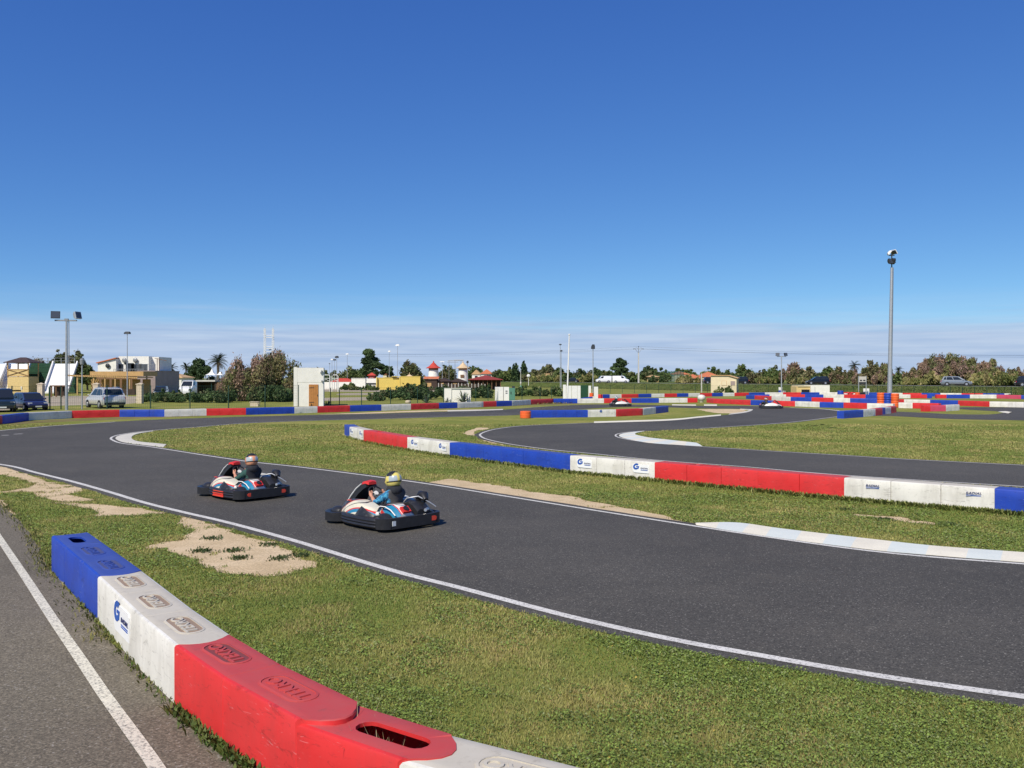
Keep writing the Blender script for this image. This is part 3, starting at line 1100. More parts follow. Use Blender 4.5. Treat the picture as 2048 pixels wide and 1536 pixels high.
def track_block(cells, col, h=.5, wd=.48, seed=0, bow=(0, 0), hole=None, holelen=.55, rnd=.028, dent=.02, base=0.0, groove=.03):
    """hollow moulded barrier block running along the cell corners (world xy, front face), width away from the viewer"""
    rg = random.Random(seed)
    P = [Vector((c[0], c[1])) for c in cells]
    mid = (P[0] + P[-1]) / 2
    P = [p - mid for p in P]
    nc = len(P) - 1
    lat_top = [rnd, wd * .2, wd * .35, wd * .5, wd * .65, wd * .8, wd - rnd]
    prof = [(0, .008), (0, .14), (0, .30), (0, h - rnd), (rnd * .3, h - rnd * .3)] + [(l, h) for l in lat_top] + [(wd - rnd * .3, h - rnd * .3), (wd, h - rnd), (wd, .2), (wd, .008)]
    npf = len(prof)
    fr = [0, .008, .2, .4, .6, .8, .992]
    rings = []; meta = []
    nrm = []
    for i in range(nc + 1):
        a = P[max(0, i - 1)]; b = P[min(nc, i + 1)]
        t = (b - a).normalized(); nrm.append(Vector((-t.y, t.x)))
    for c in range(nc):
        ph = rg.random() * 6.3; am = dent * (.4 + rg.random())
        for k, f in enumerate(fr + ([1.0] if c == nc - 1 else [])):
            p = P[c].lerp(P[c + 1], f)
            n = nrm[c].lerp(nrm[c + 1], f).normalized()
            t = Vector((n.y, -n.x))
            first = c == 0 and f == 0; last = f == 1.0
            g = groove if (f == 0 and not first) else .007 if (first or last) else 0.0
            bl0 = max(0, 1 - (c + f) / .55) if bow[0] else 0
            bl1 = max(0, 1 - (nc - c - f) / .55) if bow[1] else 0
            ring = []
            for (l, z) in prof:
                ll = wd / 2 + (l - wd / 2) * (1 - 2 * g / wd)
                zz = z if z < .01 else z - (g if z > h - .05 else 0)
                if l == 0 and .05 < z < h - .05 and f not in (0, 1.0):
                    ll += am * (math.sin(ph + f * 5.5 + z * 9) + .6 * math.sin(2 * ph + f * 11 - z * 14)) * math.sin(math.pi * f)
                u = 1 - (2 * l / wd - 1) ** 2
                sh = (bow[0] * bl0 + bow[1] * bl1) * u
                q = p + n * ll + t * sh
                ring.append((q.x, q.y, base + zz))
            rings.append(ring); meta.append((c, f))
    mb = MB()
    t0, t1 = 4 + 1, 4 + len(lat_top)     # index range of flat top points
    for i in range(len(rings) - 1):
        for k in range(npf):
            k2 = (k + 1) % npf
            top = t0 <= k < t1
            if hole is not None and top and meta[i][0] == hole:
                continue
            mb.add([rings[i][k], rings[i][k2], rings[i + 1][k2], rings[i + 1][k]], [(0, 1, 2, 3)], 1 if top else 0)
    for ring in (rings[0], rings[-1]):
        for k in range(3, npf - 3):
            a, b = ring[k], ring[k + 1]
            mb.add([a, b, (b[0], b[1], base), (a[0], a[1], base)], [(0, 1, 2, 3)], 0)
    if hole is not None:
        idx = [i for i, m_ in enumerate(meta) if m_[0] == hole]
        idx.append(idx[-1] + 1) if idx[-1] + 1 < len(rings) else None
        loop = [Vector(rings[i][t0]) for i in idx]
        loop += [Vector(rings[idx[-1]][k]) for k in range(t0 + 1, t1)]
        loop += [Vector(rings[i][t1]) for i in reversed(idx)]
        loop += [Vector(rings[idx[0]][k]) for k in range(t1 - 1, t0, -1)]
        cp = P[hole].lerp(P[hole + 1], .52 if not bow[0] else .70); n = nrm[hole].lerp(nrm[hole + 1], .5).normalized(); t = Vector((n.y, -n.x))
        cen = cp + n * wd * .5
        st = [cen + t * u + n * v for u, v in stadium(holelen, .17, 6)]
        zt = base + h
        hl = [Vector((p.x, p.y, zt)) for p in st]
        lo = [Vector((p.x, p.y, zt)) for p in loop]
        allv = lo + hl
        tris = tessellate_polygon([lo, hl])
        mb.add([(*v[:2], loop[i].z if i < len(loop) else zt - .004) for i, v in enumerate(allv)], [tuple(x) for x in tris], 1)
        m = len(hl)
        low = [(v.x, v.y, zt - .03) for v in hl]
        hi = [(v.x, v.y, zt - .004) for v in hl]
        mb.add(hi + low, [(k, (k + 1) % m, m + (k + 1) % m, m + k) for k in range(m)], 0)
    bmo = mb.build('track_block', [SIDE[col], TOP[col]], smooth=32, fix=False)
    me = bmo.data
    bm = bmesh.new(); bm.from_mesh(me)
    bmesh.ops.remove_doubles(bm, verts=bm.verts, dist=.0008)
    bmesh.ops.recalc_face_normals(bm, faces=bm.faces)
    bm.to_mesh(me); bm.free()
    me.polygons.foreach_set('use_smooth', [True] * len(me.polygons))
    me.set_sharp_from_angle(angle=R(32))
    bmo.location = (mid.x, mid.y, 0)
    bmo['_w'] = 0
    del bmo['_w']
    return bmo, P, nrm


def sticker(blk, P, nrm, cell, h=.5, kind='GR', s=.52, zc=.30, frac=.55, white=True, flip=False):
    """white advert on a block's front face: blue G emblem, RADIAL with a rule under it"""
    n = nrm[cell].lerp(nrm[cell + 1], frac).normalized()
    t = Vector((n.y, -n.x))
    c = P[cell].lerp(P[cell + 1], frac)
    ez = Vector((-n.x, -n.y, 0)); ex = Vector((t.x, t.y, 0)); ey = Vector((0, 0, 1))
    out = .014
    if not white:
        zc += .06
    org = Vector((c.x, c.y, zc)) + ez * out
    st = None
    if white:
        mb = MB()
        W, Hh = s, s * .42
        pts = [(-W / 2, Hh / 2), (-W / 2, -Hh / 2 + .05), (-W / 2 + .05, -Hh / 2), (W / 2, -Hh / 2), (W / 2, Hh / 2 - .03), (W / 2 - .03, Hh / 2)]
        mb.prism(pts, lambda u, v, q: (u, v, q), -.012, 0.0)
        st = frame_obj(mb, 'sticker', 'sticker_white', blk, org, ex, ey, ez)
    if 'G' in kind:
        mb = MB()
        k = s * .30
        # a swept block letter G
        g = []
        for i in range(13):
            a = R(48 + i * (322 - 48) / 12)
            g.append((math.cos(a), math.sin(a)))
        for i in range(12):
            a, b = g[i], g[i + 1]
            ro, ri = .54 * k, .24 * k
            def q(p, r):
                return (p[0] * r * 1.15 + p[1] * r * .22, p[1] * r)
            p1, p2, p3, p4 = q(a, ro), q(b, ro), q(b, ri), q(a, ri)
            mb.prism([p1, p2, p3, p4], lambda u, v, w_: (u, v, w_), .0, .004)
        mb.prism([(0, .09 * k), (.62 * k, .09 * k), (.50 * k, -.36 * k), (.28 * k, -.36 * k), (.33 * k, -.08 * k), (-.02 * k, -.08 * k)], lambda u, v, w_: (u, v, w_), 0.0, .005)
        o2 = org + ex * (-s * .27) + ey * (s * .10) + ez * .001
        frame_obj(mb, 'emblem', 'sticker_blue', blk, o2, ex, ey, ez)
    if 'R' in kind:
        vs, fs = text_geo('RADIAL', s * (.10 if white else .12), .0022, .25, .0008)
        mb = MB().add([(x * 1.35, y, z) for x, y, z in vs], fs, 0)
        u = s * (.52 if not white else .42)
        mb.bx(-u / 2, u / 2, -s * .082, -s * .066, -.002, .002, 1)
        mb.bx(-u / 2, u / 2, -s * .112, -s * .098, -.002, .002, 1)
        o2 = org + ex * (s * .22 if white else 0) + ey * (s * .03) + ez * .003
        frame_obj(mb, 'lettering', ['sticker_navy', 'sticker_blue'], blk, o2, ex, ey, ez)


def emboss(blk, P, nrm, cell, h, wd, mats, frac=.5):
    """maker's mark moulded into the lid: a rounded panel with raised letters"""
    n = nrm[cell].lerp(nrm[cell + 1], frac).normalized()
    t = Vector((n.y, -n.x))
    c = P[cell].lerp(P[cell + 1], frac) + n * wd * .5
    ex, ey, ez = Vector((-t.x, -t.y, 0)), Vector((-n.x, -n.y, 0)), Vector((0, 0, 1))
    mb = MB()
    out = stadium(.62, .235, 8); inn = stadium(.58, .20, 8)
    N = len(out)
    for k in range(N):
        k2 = (k + 1) % N
        a, b, d, e = out[k], out[k2], inn[k2], inn[k]
        mb.add([(*a, -.004), (*b, -.004), (*b, .004), (*a, .004), (*d, .008), (*e, .008), (*d, .001), (*e, .001)], [(0, 1, 2, 3), (3, 2, 4, 5), (5, 4, 6, 7)], 0)
    mb.add([(*p, .0015) for p in inn], [tuple(range(N))], 1)
    vs, fs = text_geo('TEKRO', .15, .006, 0, .002)
    mb.add([(x * 1.12, y, z + .006) for x, y, z in vs], fs, 0)
    return frame_obj(mb, 'moulded_mark', mats, blk, (c.x, c.y, h), ex, ey, ez, 30)


ORD = ['first', 'second', 'third', 'fourth', 'fifth', 'sixth', 'seventh', 'eighth', 'ninth', 'tenth', 'eleventh', 'twelfth', 'thirteenth']


def row(ctrl, blocks, where, group, h=.5, seed=0, z=None):
    """ctrl: pixels along the row's front top edge; blocks: (x0, x1, colour, cells, extras)"""
    cx = [c[0] for c in ctrl]; cy = [c[1] for c in ctrl]
    cnt = {}
    for i, b in enumerate(blocks):
        x0, x1, c = b[:3]
        nc = b[3] if len(b) > 3 else 3
        ex = b[4] if len(b) > 4 else {}

        def pt(x):
            y = float(np.interp(x, cx, cy))
            return Vector(G(x, y, h))
        # cells equally long on the ground
        fine = [pt(x0 + (x1 - x0) * k / 24) for k in range(25)]
        L = [0]
        for k in range(24):
            L.append(L[-1] + (fine[k + 1] - fine[k]).length)
        cells = []
        for k in range(nc + 1):
            s = L[-1] * k / nc
            j = min(23, max(q for q in range(25) if L[q] <= s + 1e-9))
            u = (s - L[j]) / max(1e-9, L[j + 1] - L[j])
            cells.append(fine[j].lerp(fine[j + 1], u))
        o, P, nrm = track_block(cells, c, h, seed=seed * 100 + i, hole=ex.get('hole'), dent=ex.get('dent', .022))
        k = cnt.get(c, 0); cnt[c] = k + 1
        tag(o, f"{ORD[k]} {CNAME[c]} track block from the left in {where}", 'track barrier', group)
        if 'label' in ex:
            o['label'] = ex['label']
        for st in ex.get('st', []):
            sticker(o, P, nrm, st[0], h, st[1], white=st[2] if len(st) > 2 else True, frac=st[3] if len(st) > 3 else .55)


row([(-60, 838), (5, 831), (58, 825.3), (144, 821.7), (239, 819.6), (329, 819.2), (413, 817.4), (492, 816.2), (589, 814), (634, 812.8), (700, 811), (763, 809.5), (822, 807.8), (878, 806), (915, 805), (967, 803.2), (1024, 801.4), (1062, 799.3), (1107, 797.5), (1155, 797.3), (1395, 796)],
    [(-60, 5, 'R'), (5, 58, 'B', 2), (58, 144, 'W'), (144, 239, 'R'), (239, 329, 'B'), (329, 413, 'W'), (413, 492, 'R'), (492, 589, 'B', 4), (589, 635, 'W', 2), (635, 700, 'R'), (700, 763, 'B'), (763, 822, 'W'), (822, 878, 'R'), (878, 915, 'B', 2), (915, 967, 'W', 2), (967, 993, 'R', 2), (993, 1024, 'B', 2), (1024, 1062, 'W'), (1062, 1107, 'R'), (1107, 1155, 'B'), (1155, 1208, 'W'), (1208, 1263, 'R'), (1263, 1318, 'B'), (1318, 1375, 'W'), (1375, 1395, 'R', 1)],
    'the long row before the hut', 'track blocks in the long row before the hut', seed=1)
row([(1063, 820.8), (1176, 820), (1232, 819), (1286, 816.8), (1337, 811.7)],
    [(1063, 1108, 'B', 2), (1108, 1176, 'B', 3), (1176, 1232, 'W', 3, {'st': [(1, 'G', False)]}), (1232, 1286, 'R', 2), (1286, 1312, 'W', 2), (1312, 1337, 'B', 3)],
    'the short row on the middle island', 'track blocks on the middle island', seed=2)
row([(689, 849), (699, 853.5), (727, 860), (814, 874.2), (899, 885), (1140, 911), (1309, 924.5), (1688, 955.6), (1989, 977), (2120, 986.5), (2250, 996)],
    [(689, 699, 'B', 2), (699, 727, 'W', 3, {'st': [(0, 'GR'), (2, 'GR')]}), (727, 770, 'R', 3, {'hole': 1}), (770, 814.5, 'R', 2), (814.5, 899, 'W', 3, {'st': [(0, 'GR'), (2, 'GR')]}), (899, 1004.5, 'B', 3, {'hole': 2}), (1004.5, 1140, 'B', 3), (1140, 1309, 'W', 3, {'st': [(0, 'GR'), (2, 'GR')]}), (1309, 1516, 'R', 3, {'hole': 1}), (1516, 1688, 'R', 2), (1688, 1989, 'W', 3, {'st': [(0, 'R', False, .62), (2, 'R', False, .62)]}), (1989, 2250, 'B', 3)],
    'the diagonal row behind the karts', 'track blocks in the diagonal row', seed=3)
row([(1413, 796), (1427, 797.3), (1501, 800.2), (1546, 801.5), (1590, 802.4), (1639, 804), (1687, 805), (1734, 806.5), (1786, 807.5)],
    [(1413, 1427, 'R', 3), (1427, 1466, 'R', 3), (1466, 1501, 'R', 3), (1501, 1546, 'B'), (1546, 1590, 'R'), (1590, 1639, 'W'), (1639, 1687, 'B', 2), (1687, 1734, 'R'), (1734, 1786, 'W', 2)],
    'the row behind the far right kart', 'track blocks behind the far right kart', seed=4)
row([(1492, 790), (1509, 790.8), (1543, 792.4), (1581, 794), (1623, 794.8), (1667, 795.8), (1700, 796.4), (1754, 797), (1808, 798.7), (1860, 799.8), (1916, 801), (1979, 803), (2048, 804.2), (2130, 805.4)],
    [(1492, 1509, 'B', 3), (1509, 1543, 'R'), (1543, 1581, 'W'), (1581, 1623, 'B'), (1623, 1667, 'R'), (1667, 1700, 'W', 2), (1700, 1756, 'B', 3), (1756, 1808, 'R'), (1808, 1860, 'W'), (1860, 1916, 'B'), (1916, 1979, 'R'), (1979, 2048, 'W'), (2048, 2120, 'B')],
    'the second row ahead of the tall mast', 'track blocks in the second right hand row', seed=5)
row([(1500, 788.9), (1990, 789.3), (2042, 790.4), (2100, 791)],
    [(1502, 1539, 'B'), (1539, 1572, 'W'), (1572, 1610, 'R'), (1610, 1647, 'B'), (1647, 1688, 'W'), (1688, 1731, 'R'), (1731, 1770, 'B'), (1770, 1798, 'R', 2), (1798, 1821, 'W', 2), (1821, 1854, 'R', 2), (1854, 1864, 'B', 1), (1873, 1893, 'R', 2), (1893, 1940, 'B'), (1940, 1993, 'W'), (1993, 2042, 'P'), (2042, 2090, 'B')],
    'the row nearest the back row', 'track blocks in the third right hand row', seed=6)
row([(1190, 788.8), (1205, 789), (1303, 787.6), (1446, 785.8), (1530, 785), (1639, 784.6), (1720, 784.8), (1805, 786), (1881, 786.2), (2060, 787)],
    [(1190, 1205, 'R', 2), (1205, 1219.5, 'B', 2), (1219.5, 1243, 'W', 2), (1243, 1277, 'R', 2), (1277, 1303, 'B', 2), (1303, 1329, 'W', 2), (1329, 1354, 'R', 2), (1354, 1377, 'B', 2), (1377, 1400, 'W', 2), (1400, 1424, 'R', 2), (1424, 1446, 'B', 2), (1446, 1469, 'W', 2), (1469, 1498, 'R', 2), (1498, 1530, 'B', 2), (1530, 1566, 'W', 3), (1566, 1602, 'R', 3), (1602, 1639, 'B', 3), (1639, 1679, 'W', 3), (1679, 1720, 'R', 3), (1720, 1757, 'B', 3), (1757, 1783, 'R', 2), (1783, 1805, 'W', 2), (1805, 1843, 'R', 3), (1843, 1881, 'B', 3), (1881, 1923, 'W', 3), (1923, 1966, 'R', 3), (1966, 2009, 'B', 3), (2009, 2052, 'W', 3)],
    'the rearmost row under the road', 'track blocks in the rearmost row', seed=7)
row([(1797, 805), (1825, 805.6), (1877, 806.8)], [(1797, 1825, 'W', 1), (1825, 1877, 'R', 3)],
    'the short row beside the barrels', 'track blocks beside the barrels', seed=8)
row([(1850, 810.8), (1892, 810.3), (1919, 809)], [(1850, 1861, 'R', 1), (1861, 1892, 'P', 2), (1892, 1919, 'W', 2)],
    'the stub right of the barrels', 'track blocks in the stub right of the barrels', seed=9)
row([(1688, 822.2), (1727, 819.8), (1751, 817.6), (1765, 816), (1771, 815.2), (1782, 813.6), (1793, 812)],
    [(1688, 1727, 'B', 3), (1727, 1751, 'W', 3), (1751, 1765, 'R', 2), (1765, 1771, 'B', 1), (1771, 1782, 'W', 2), (1782, 1793, 'R', 2)],
    'the row receding on the right island', 'track blocks on the right island', seed=10)

# near row beside the pit lane
hN = .5
NEARP = {k: Vector(G(*p, hN)) for k, p in dict(a=(103, 1072), j1=(195, 1152), j2=(348, 1288), lap=(592, 1437), j3=(797, 1506)).items()}
curve = catmull([G(103, 1072, hN), G(195, 1152, hN), G(348, 1288, hN), G(592, 1437, hN), G(797, 1506, hN), G(1476, 1686, hN)], 30)


def seg(i0, i1, nc):
    pts = curve[i0:i1 + 1]
    L = [0]
    for k in range(1, len(pts)):
        L.append(L[-1] + (pts[k] - pts[k - 1]).length)
    out = []
    for k in range(nc + 1):
        s = L[-1] * k / nc
        j = min(len(pts) - 2, max(q for q in range(len(L)) if L[q] <= s + 1e-9))
        out.append(pts[j].lerp(pts[j + 1], (s - L[j]) / (L[j + 1] - L[j])))
    return out


NG = 'track blocks beside the pit lane'
o, P, nrm = track_block(seg(0, 30, 3), 'B', .505, .47, 71, bow=(0, .10), hole=0, holelen=.50, dent=.012, groove=.006)
tag(o, 'blue track block with an open slot, at the far end beside the pit lane', 'track barrier', NG)
for c in (1, 2):
    emboss(o, P, nrm, c, .505, .47, ['blue_top', 'logo_blue'])
o, P, nrm = track_block(seg(30, 60, 3), 'W', .50, .47, 72, bow=(.10, .13), dent=.010, groove=.006)
tag(o, 'grubby white track block with an advert sticker, between blue and red beside the pit lane', 'track barrier', NG)
for c in range(3):
    emboss(o, P, nrm, c, .50, .47, ['white_top', 'logo_dirt'])
sticker(o, P, nrm, 1, .5, 'GR', .66, .285, .24)
o, P, nrm = track_block(seg(60, 90, 2), 'R', .50, .47, 73, bow=(.13, .21), dent=.012, groove=.006)
tag(o, 'red track block with two moulded marks and a curved overlapping end', 'track barrier', NG)
for c in range(2):
    emboss(o, P, nrm, c, .50, .47, ['red_top', 'red_top' if c else 'logo_dark'])
o, P, nrm = track_block(seg(90, 120, 1), 'R', .468, .47, 74, bow=(.21, .21), hole=0, holelen=.58, dent=.010, groove=.006)
tag(o, 'red track block with an open slot full of dry grass, nearest the camera', 'track barrier', NG)
o, P, nrm = track_block(seg(120, 150, 2), 'W', .455, .47, 75, bow=(.21, 0), dent=.010, groove=.006)
tag(o, 'white track block cut off by the bottom edge, after the red ones', 'track barrier', NG)
emboss(o, P, nrm, 0, .455, .47, ['white_top', 'white_top'], .72)

# weeds along block feet, inside the red slot and at the pit lane edge
base_pts = [p + Vector((-.02, -.03)) for p in curve[22:150]]
parts = [tufts([(p.x, p.y) for p in base_pts[40:]], 2600, .035, .06, ((.05, .10, .018), (.13, .16, .04)), 1.6),
         tufts([(p.x, p.y) for p in base_pts[:40]], 260, .03, .05, ((.05, .10, .018), (.17, .16, .05)), 1.3)]
pe = [(p.x, p.y) for p in pit[:70]]
parts.append(tufts(pe, 2200, .10, .05, ((.09, .12, .025), (.26, .22, .08)), 1.2))
parts.append(tufts([(p.x + .45, p.y + .3) for p in curve[:150]], 3500, .05, .08, ((.05, .10, .018), (.14, .17, .04)), 1.3))
mid = []
for k in range(700):
    x = 699 + k * 2.0
    y = float(np.interp(x, [699, 727, 814, 899, 1140, 1309, 1688, 1989, 2150], [853.5, 860, 874.2, 885, 911, 924.5, 955.6, 977, 989]))
    p = Vector(G(x, y, .5))
    mid.append((p.x - .05, p.y - .06))
parts.append(tufts(mid, 9000, .06, .10, ((.13, .18, .04), (.28, .28, .09)), 2.2))
verge_w = [(G(x, 838 - (x - 5) * .028)[0], G(x, 838 - (x - 5) * .028)[1]) for x in range(0, 1150, 6)]
parts.append(tufts(verge_w, 5000, .5, .14, ((.09, .10, .03), (.26, .22, .09)), 6))
# scattered darker rosettes in the sand and on the islands
rs = [G(x, y) for x, y in ((405, 1103), (470, 1102), (560, 1118), (600, 1112), (425, 1078), (478, 1117), (540, 1090), (1770, 1040), (1900, 1050), (1690, 1020), (1630, 852), (1665, 856), (1645, 850))]
parts.append(tufts(rs, 1700, .085, .04, ((.055, .085, .03), (.09, .12, .035)), 1.6))
edge = [(p.x, p.y) for i in (0, 1, 2, 3, 4, 5, 7) for p in sand_polys[i] if p.y < 32]
V, C = tufts(edge, 4200, .06, .035, ((.15, .19, .05), (.40, .34, .14)), 1.0)
okk = ~blocked(V[:, 0, 0], V[:, 0, 1], hard)
parts.append((V[okk], C[okk]))
blade_object('weeds', parts)
slot = curve[100:112]
sp_ = [(p.x + .16 + .02 * i / 12, p.y + .2) for i, p in enumerate(slot)]
V, C = tufts(sp_, 46, .03, .34, ((.45, .36, .2), (.55, .48, .3)), .35)
V[:, :, 2] += .13
blade_object('dry_grass', [(V, C)])


# ------------------------------------------------------------------ karts
def loft_path(mb, path, sect, mi=0):
    """sweep a closed (out, z) section along a plan path; out = to the right of travel"""
    rings = []
    n = len(path)
    for i in range(n):
        a = Vector(path[max(0, i - 1)]); b = Vector(path[min(n - 1, i + 1)])
        t = (b - a).normalized(); nr = Vector((t.y, -t.x))
        rings.append([(path[i][0] + nr.x * u, path[i][1] + nr.y * u, z) for u, z in sect])
    mb.loft(rings, mi, True, True)


def make_kart(label, loc, head, side_decal, rear_decals, scheme='cream', group='karts on the track'):
    k = thing('go_kart', label, 'go-kart', (loc[0], loc[1], .006), head, group)
    LIV = 'kart_livery' if scheme == 'cream' else 'kart_white'
    ridge = [(-.01, .05), (.02, .06), (.04, .085), (.022, .108), (.022, .116), (.045, .14), (.024, .162), (.024, .170), (.036, .19), (.02, .225), (-.02, .24), (-.08, .235), (-.09, .05)]
    for s in (1, -1):
        path = catmull([(-.78, .58), (-.66, .64), (-.35, .672), (-.05, .675), (.22, .655), (.38, .60), (.50, .50)], 4)
        if s < 0:
            path = [(p.x, -p.y) for p in path]
            sect = [(-u, z) for u, z in ridge]
            sect = [(-u, z) for u, z in sect]
            path = list(reversed(path))
        else:
            path = [(p.x, p.y) for p in path]
        # outward is left of travel for s=+1 going forward => reverse so that 'right' is outward
        path = list(reversed(path)) if s > 0 else path
        path = list(reversed(path)) if s < 0 else path
        if s > 0:
            pp = path
        else:
            pp = list(reversed(path))
        mb = MB(); loft_path(mb, pp, ridge)
        sb = mb.build('side_bumper', 'kart_black', k, 40)
        if side_decal and s > 0:
            mb = MB()
            for zz in (.085, .14):
                mb.box((-.16, .713, zz), (.46, .014, .022))
            mb.box((-.16, .700, .112), (.44, .02, .034), mi=1)
            mb.box((-.16, .707, .19), (.44, .012, .02))
            mb.build('decal', ['kart_decal_red', 'kart_red'], sb)
    # rear bumper
    path = [(-.70, .60), (-.80, .64), (-.89, .58), (-.935, .42), (-.945, 0), (-.935, -.42), (-.89, -.58), (-.80, -.64), (-.70, -.60)]
    sec = [(-.01, .06), (.022, .07), (.034, .095), (.016, .115), (.012, .15), (.014, .185), (.034, .205), (.026, .235), (.004, .252), (-.02, .256), (-.05, .245), (-.05, .06)]
    mb = MB(); loft_path(mb, catmull(list(reversed(path)), 3), sec)
    for y in (-.52, -.18, .18, .52):
        mb.box((-.964, y, .155), (.026, .03, .13))
    rb = mb.build('rear_bumper', 'kart_black', k, 40)
    mb = MB()
    for y in (-.575, -.52, -.34, -.18, 0.0, .18, .34, .52, .575):
        for z in (.094, .208):
            mb.ellipsoid((-.972 if abs(y) < .5 else -.93, y, z), (.014, .017, .015), 6, 4)
    mb.build('rivets', 'galvanised', rb)
    for (y, wd_, z, hh, mm) in rear_decals:
        z -= .052
        mb = MB()
        if mm == 'kart_decal_red':
            mb.prism(stadium(wd_, hh, 6), lambda u, v, t: (t, y + u, z + v), -.988, -.95)
        else:
            mb.box((-.97, y, z), (.03, wd_, hh))
        mb.build('decal', mm, rb)
    # front bumper
    path = [(.50, .53), (.58, .625), (.70, .645), (.83, .56), (.94, .38), (.985, .14), (.985, -.14), (.94, -.38), (.83, -.56), (.70, -.645), (.58, -.625), (.50, -.53)]
    sec = [(-.03, .05), (.012, .06), (.034, .09), (.014, .115), (.014, .13), (.032, .155), (.012, .19), (-.04, .215), (-.10, .21), (-.10, .05)]
    mb = MB(); loft_path(mb, catmull(path, 3), sec)
    fb = mb.build('front_bumper', 'kart_black', k, 50)
    # side pods
    for s in (1, -1):
        mb = MB()
        rings = []
        for x, zt, yo in ((.70, .27, .44), (.62, .345, .50), (.46, .42, .565), (.25, .475, .61), (.02, .48, .635), (-.2, .445, .645), (-.38, .385, .635), (-.50, .325, .60), (-.60, .27, .55)):
            zb = .20
            rings.append([(x, s * yo, zb), (x, s * (yo - .015), zb + .4 * (zt - zb)), (x, s * (yo - .075), zt - .015), (x, s * (yo - .16), zt), (x, s * .30, zt - .02), (x, s * .27, zb)])
        mb.loft(rings, 0, True, True)
        for i in range(len(mb.f)):
            c = sum((Vector(mb.v[j]) for j in mb.f[i]), Vector()) / len(mb.f[i])
            if abs(c.y) < .33:
                mb.m[i] = 1
        sp = mb.build('side_pod', [LIV, 'kart_black'], k, 50)
        if s > 0 and scheme == 'cream':
            mb = MB(); mb.prism([(.18, .0), (.32, .0), (.30, .085), (.16, .085)], lambda u, v, t: (u, .455 + .10 - v, .448 + v * .10 + t), .0, .006)
            mb.build('decal', 'kart_decal_red', sp)
            mb = MB()
            mb.ellipsoid((-.57, .50, .285), (.055, .05, .045), 10, 6)
            mb.build('pod_cap', 'kart_white', sp, 60)
    # nose cone
    mb = MB()
    rings = []
    for x, zt, w_ in ((.95, .20, .26), (.90, .285, .30), (.78, .335, .34), (.62, .35, .36), (.50, .31, .34)):
        rings.append([(x, w_, .14), (x, w_ * .95, .14 + (zt - .14) * .7), (x, w_ * .6, zt), (x, -w_ * .6, zt), (x, -w_ * .95, .14 + (zt - .14) * .7), (x, -w_, .14)])
    mb.loft(rings, 0, True, True)
    mb.build('nose_cone', LIV, k, 50)
    # front wheel covers
    for s in (1, -1):
        mb = MB(); mb.ellipsoid((.70, s * .47, .20), (.19, .13, .095), 14, 8)
        mb.build('wheel_cover', 'kart_black', k, 60)
    # front panel carrying the number
    mb = MB(); rings = []
    for x, z, w_ in ((.86, .30, .17), (.74, .44, .155), (.60, .58, .14), (.46, .68, .125), (.38, .72, .115)):
        nx_, nz_ = .62, .78
        rings.append([(x + nx_ * .02, w_, z + nz_ * .02), (x - nx_ * .10, w_ * 1.05, z - nz_ * .09), (x - nx_ * .10, -w_ * 1.05, z - nz_ * .09), (x + nx_ * .02, -w_, z + nz_ * .02)])
    mb.loft(rings, 0, True, True)
    fp = mb.build('front_panel', 'kart_black', k, 40)
    mb = MB()
    for s in (1, -1):
        mb.tube([(.875, s * .17, .315), (.755, s * .158, .455), (.615, s * .143, .595), (.47, s * .128, .695)], [.016, .018, .016, .012], 6)
    mb.build('panel_edge', 'kart_white' if scheme == 'cream' else 'kart_red', fp, 60)
    mb = MB(); rings = []
    for x, z, w_ in ((.50, .675, .125), (.44, .735, .13), (.36, .755, .12), (.29, .735, .09)):
        rings.append([(x, w_, z - .045), (x, w_ * .9, z), (x, 0, z + .018), (x, -w_ * .9, z), (x, -w_, z - .045)])
    mb.loft(rings, 0, True, True)
    mb.build('panel_top', 'kart_red', fp, 60)
    # rear cowl: cream strip with blue flanks and a red filler surround; dark fender over the left wheel
    mb = MB(); rings = []
    for x, zt in ((-.40, .34), (-.50, .42), (-.66, .435), (-.80, .385), (-.92, .29)):
        rings.append([(x, .36, .20), (x, .33, zt - .075), (x, .25, zt - .01), (x, .235, zt), (x, .03, zt), (x, .01, zt - .01), (x, -.06, zt - .08), (x, -.08, .2)])
    mb.loft(rings, 0, True, True)
    for i in range(len(mb.f)):
        c = sum((Vector(mb.v[j]) for j in mb.f[i]), Vector()) / len(mb.f[i])
        if c.y > .27 or c.y < -.005:
            mb.m[i] = 1
        elif c.y > .238 or c.y < .035:
            mb.m[i] = 2
    cw = mb.build('rear_cowl', ['kart_white', 'kart_teal' if scheme == 'cream' else 'kart_black', 'kart_red'], k, 40)
    mb = MB()
    mb.box((-.865, .135, .335), (.13, .17, .10), tilt=Matrix.Rotation(R(-38), 3, 'Y'))
    mb.build('filler_surround', 'kart_red', cw)
    mb = MB(); mb.tube([(-.86, .135, .33), (-.905, .135, .392)], [.055, .052], 14)
    mb.build('filler_cap', 'black_trim', cw, 40)
    for s in (1, -1):
        mb = MB(); rings = []
        for x, zt in ((-.56, .22), (-.62, .29), (-.70, .315), (-.80, .30), (-.88, .25)):
            rings.append([(x, s * .57, .16), (x, s * .55, zt - .03), (x, s * .49, zt), (x, s * .41, zt - .01), (x, s * .38, .16)])
        mb.loft(rings, 0, True, True)
        fd = mb.build('wheel_fender', 'kart_black', k, 45)
        if s > 0 and scheme == 'cream':
            mb = MB(); mb.tube([(-.34, .38, .33), (-.48, .385, .40), (-.62, .385, .405), (-.78, .38, .36), (-.90, .37, .275)], .012, 6); mb.build('trim_line', 'kart_white', fd, 60)
    mb = MB(); rings = []
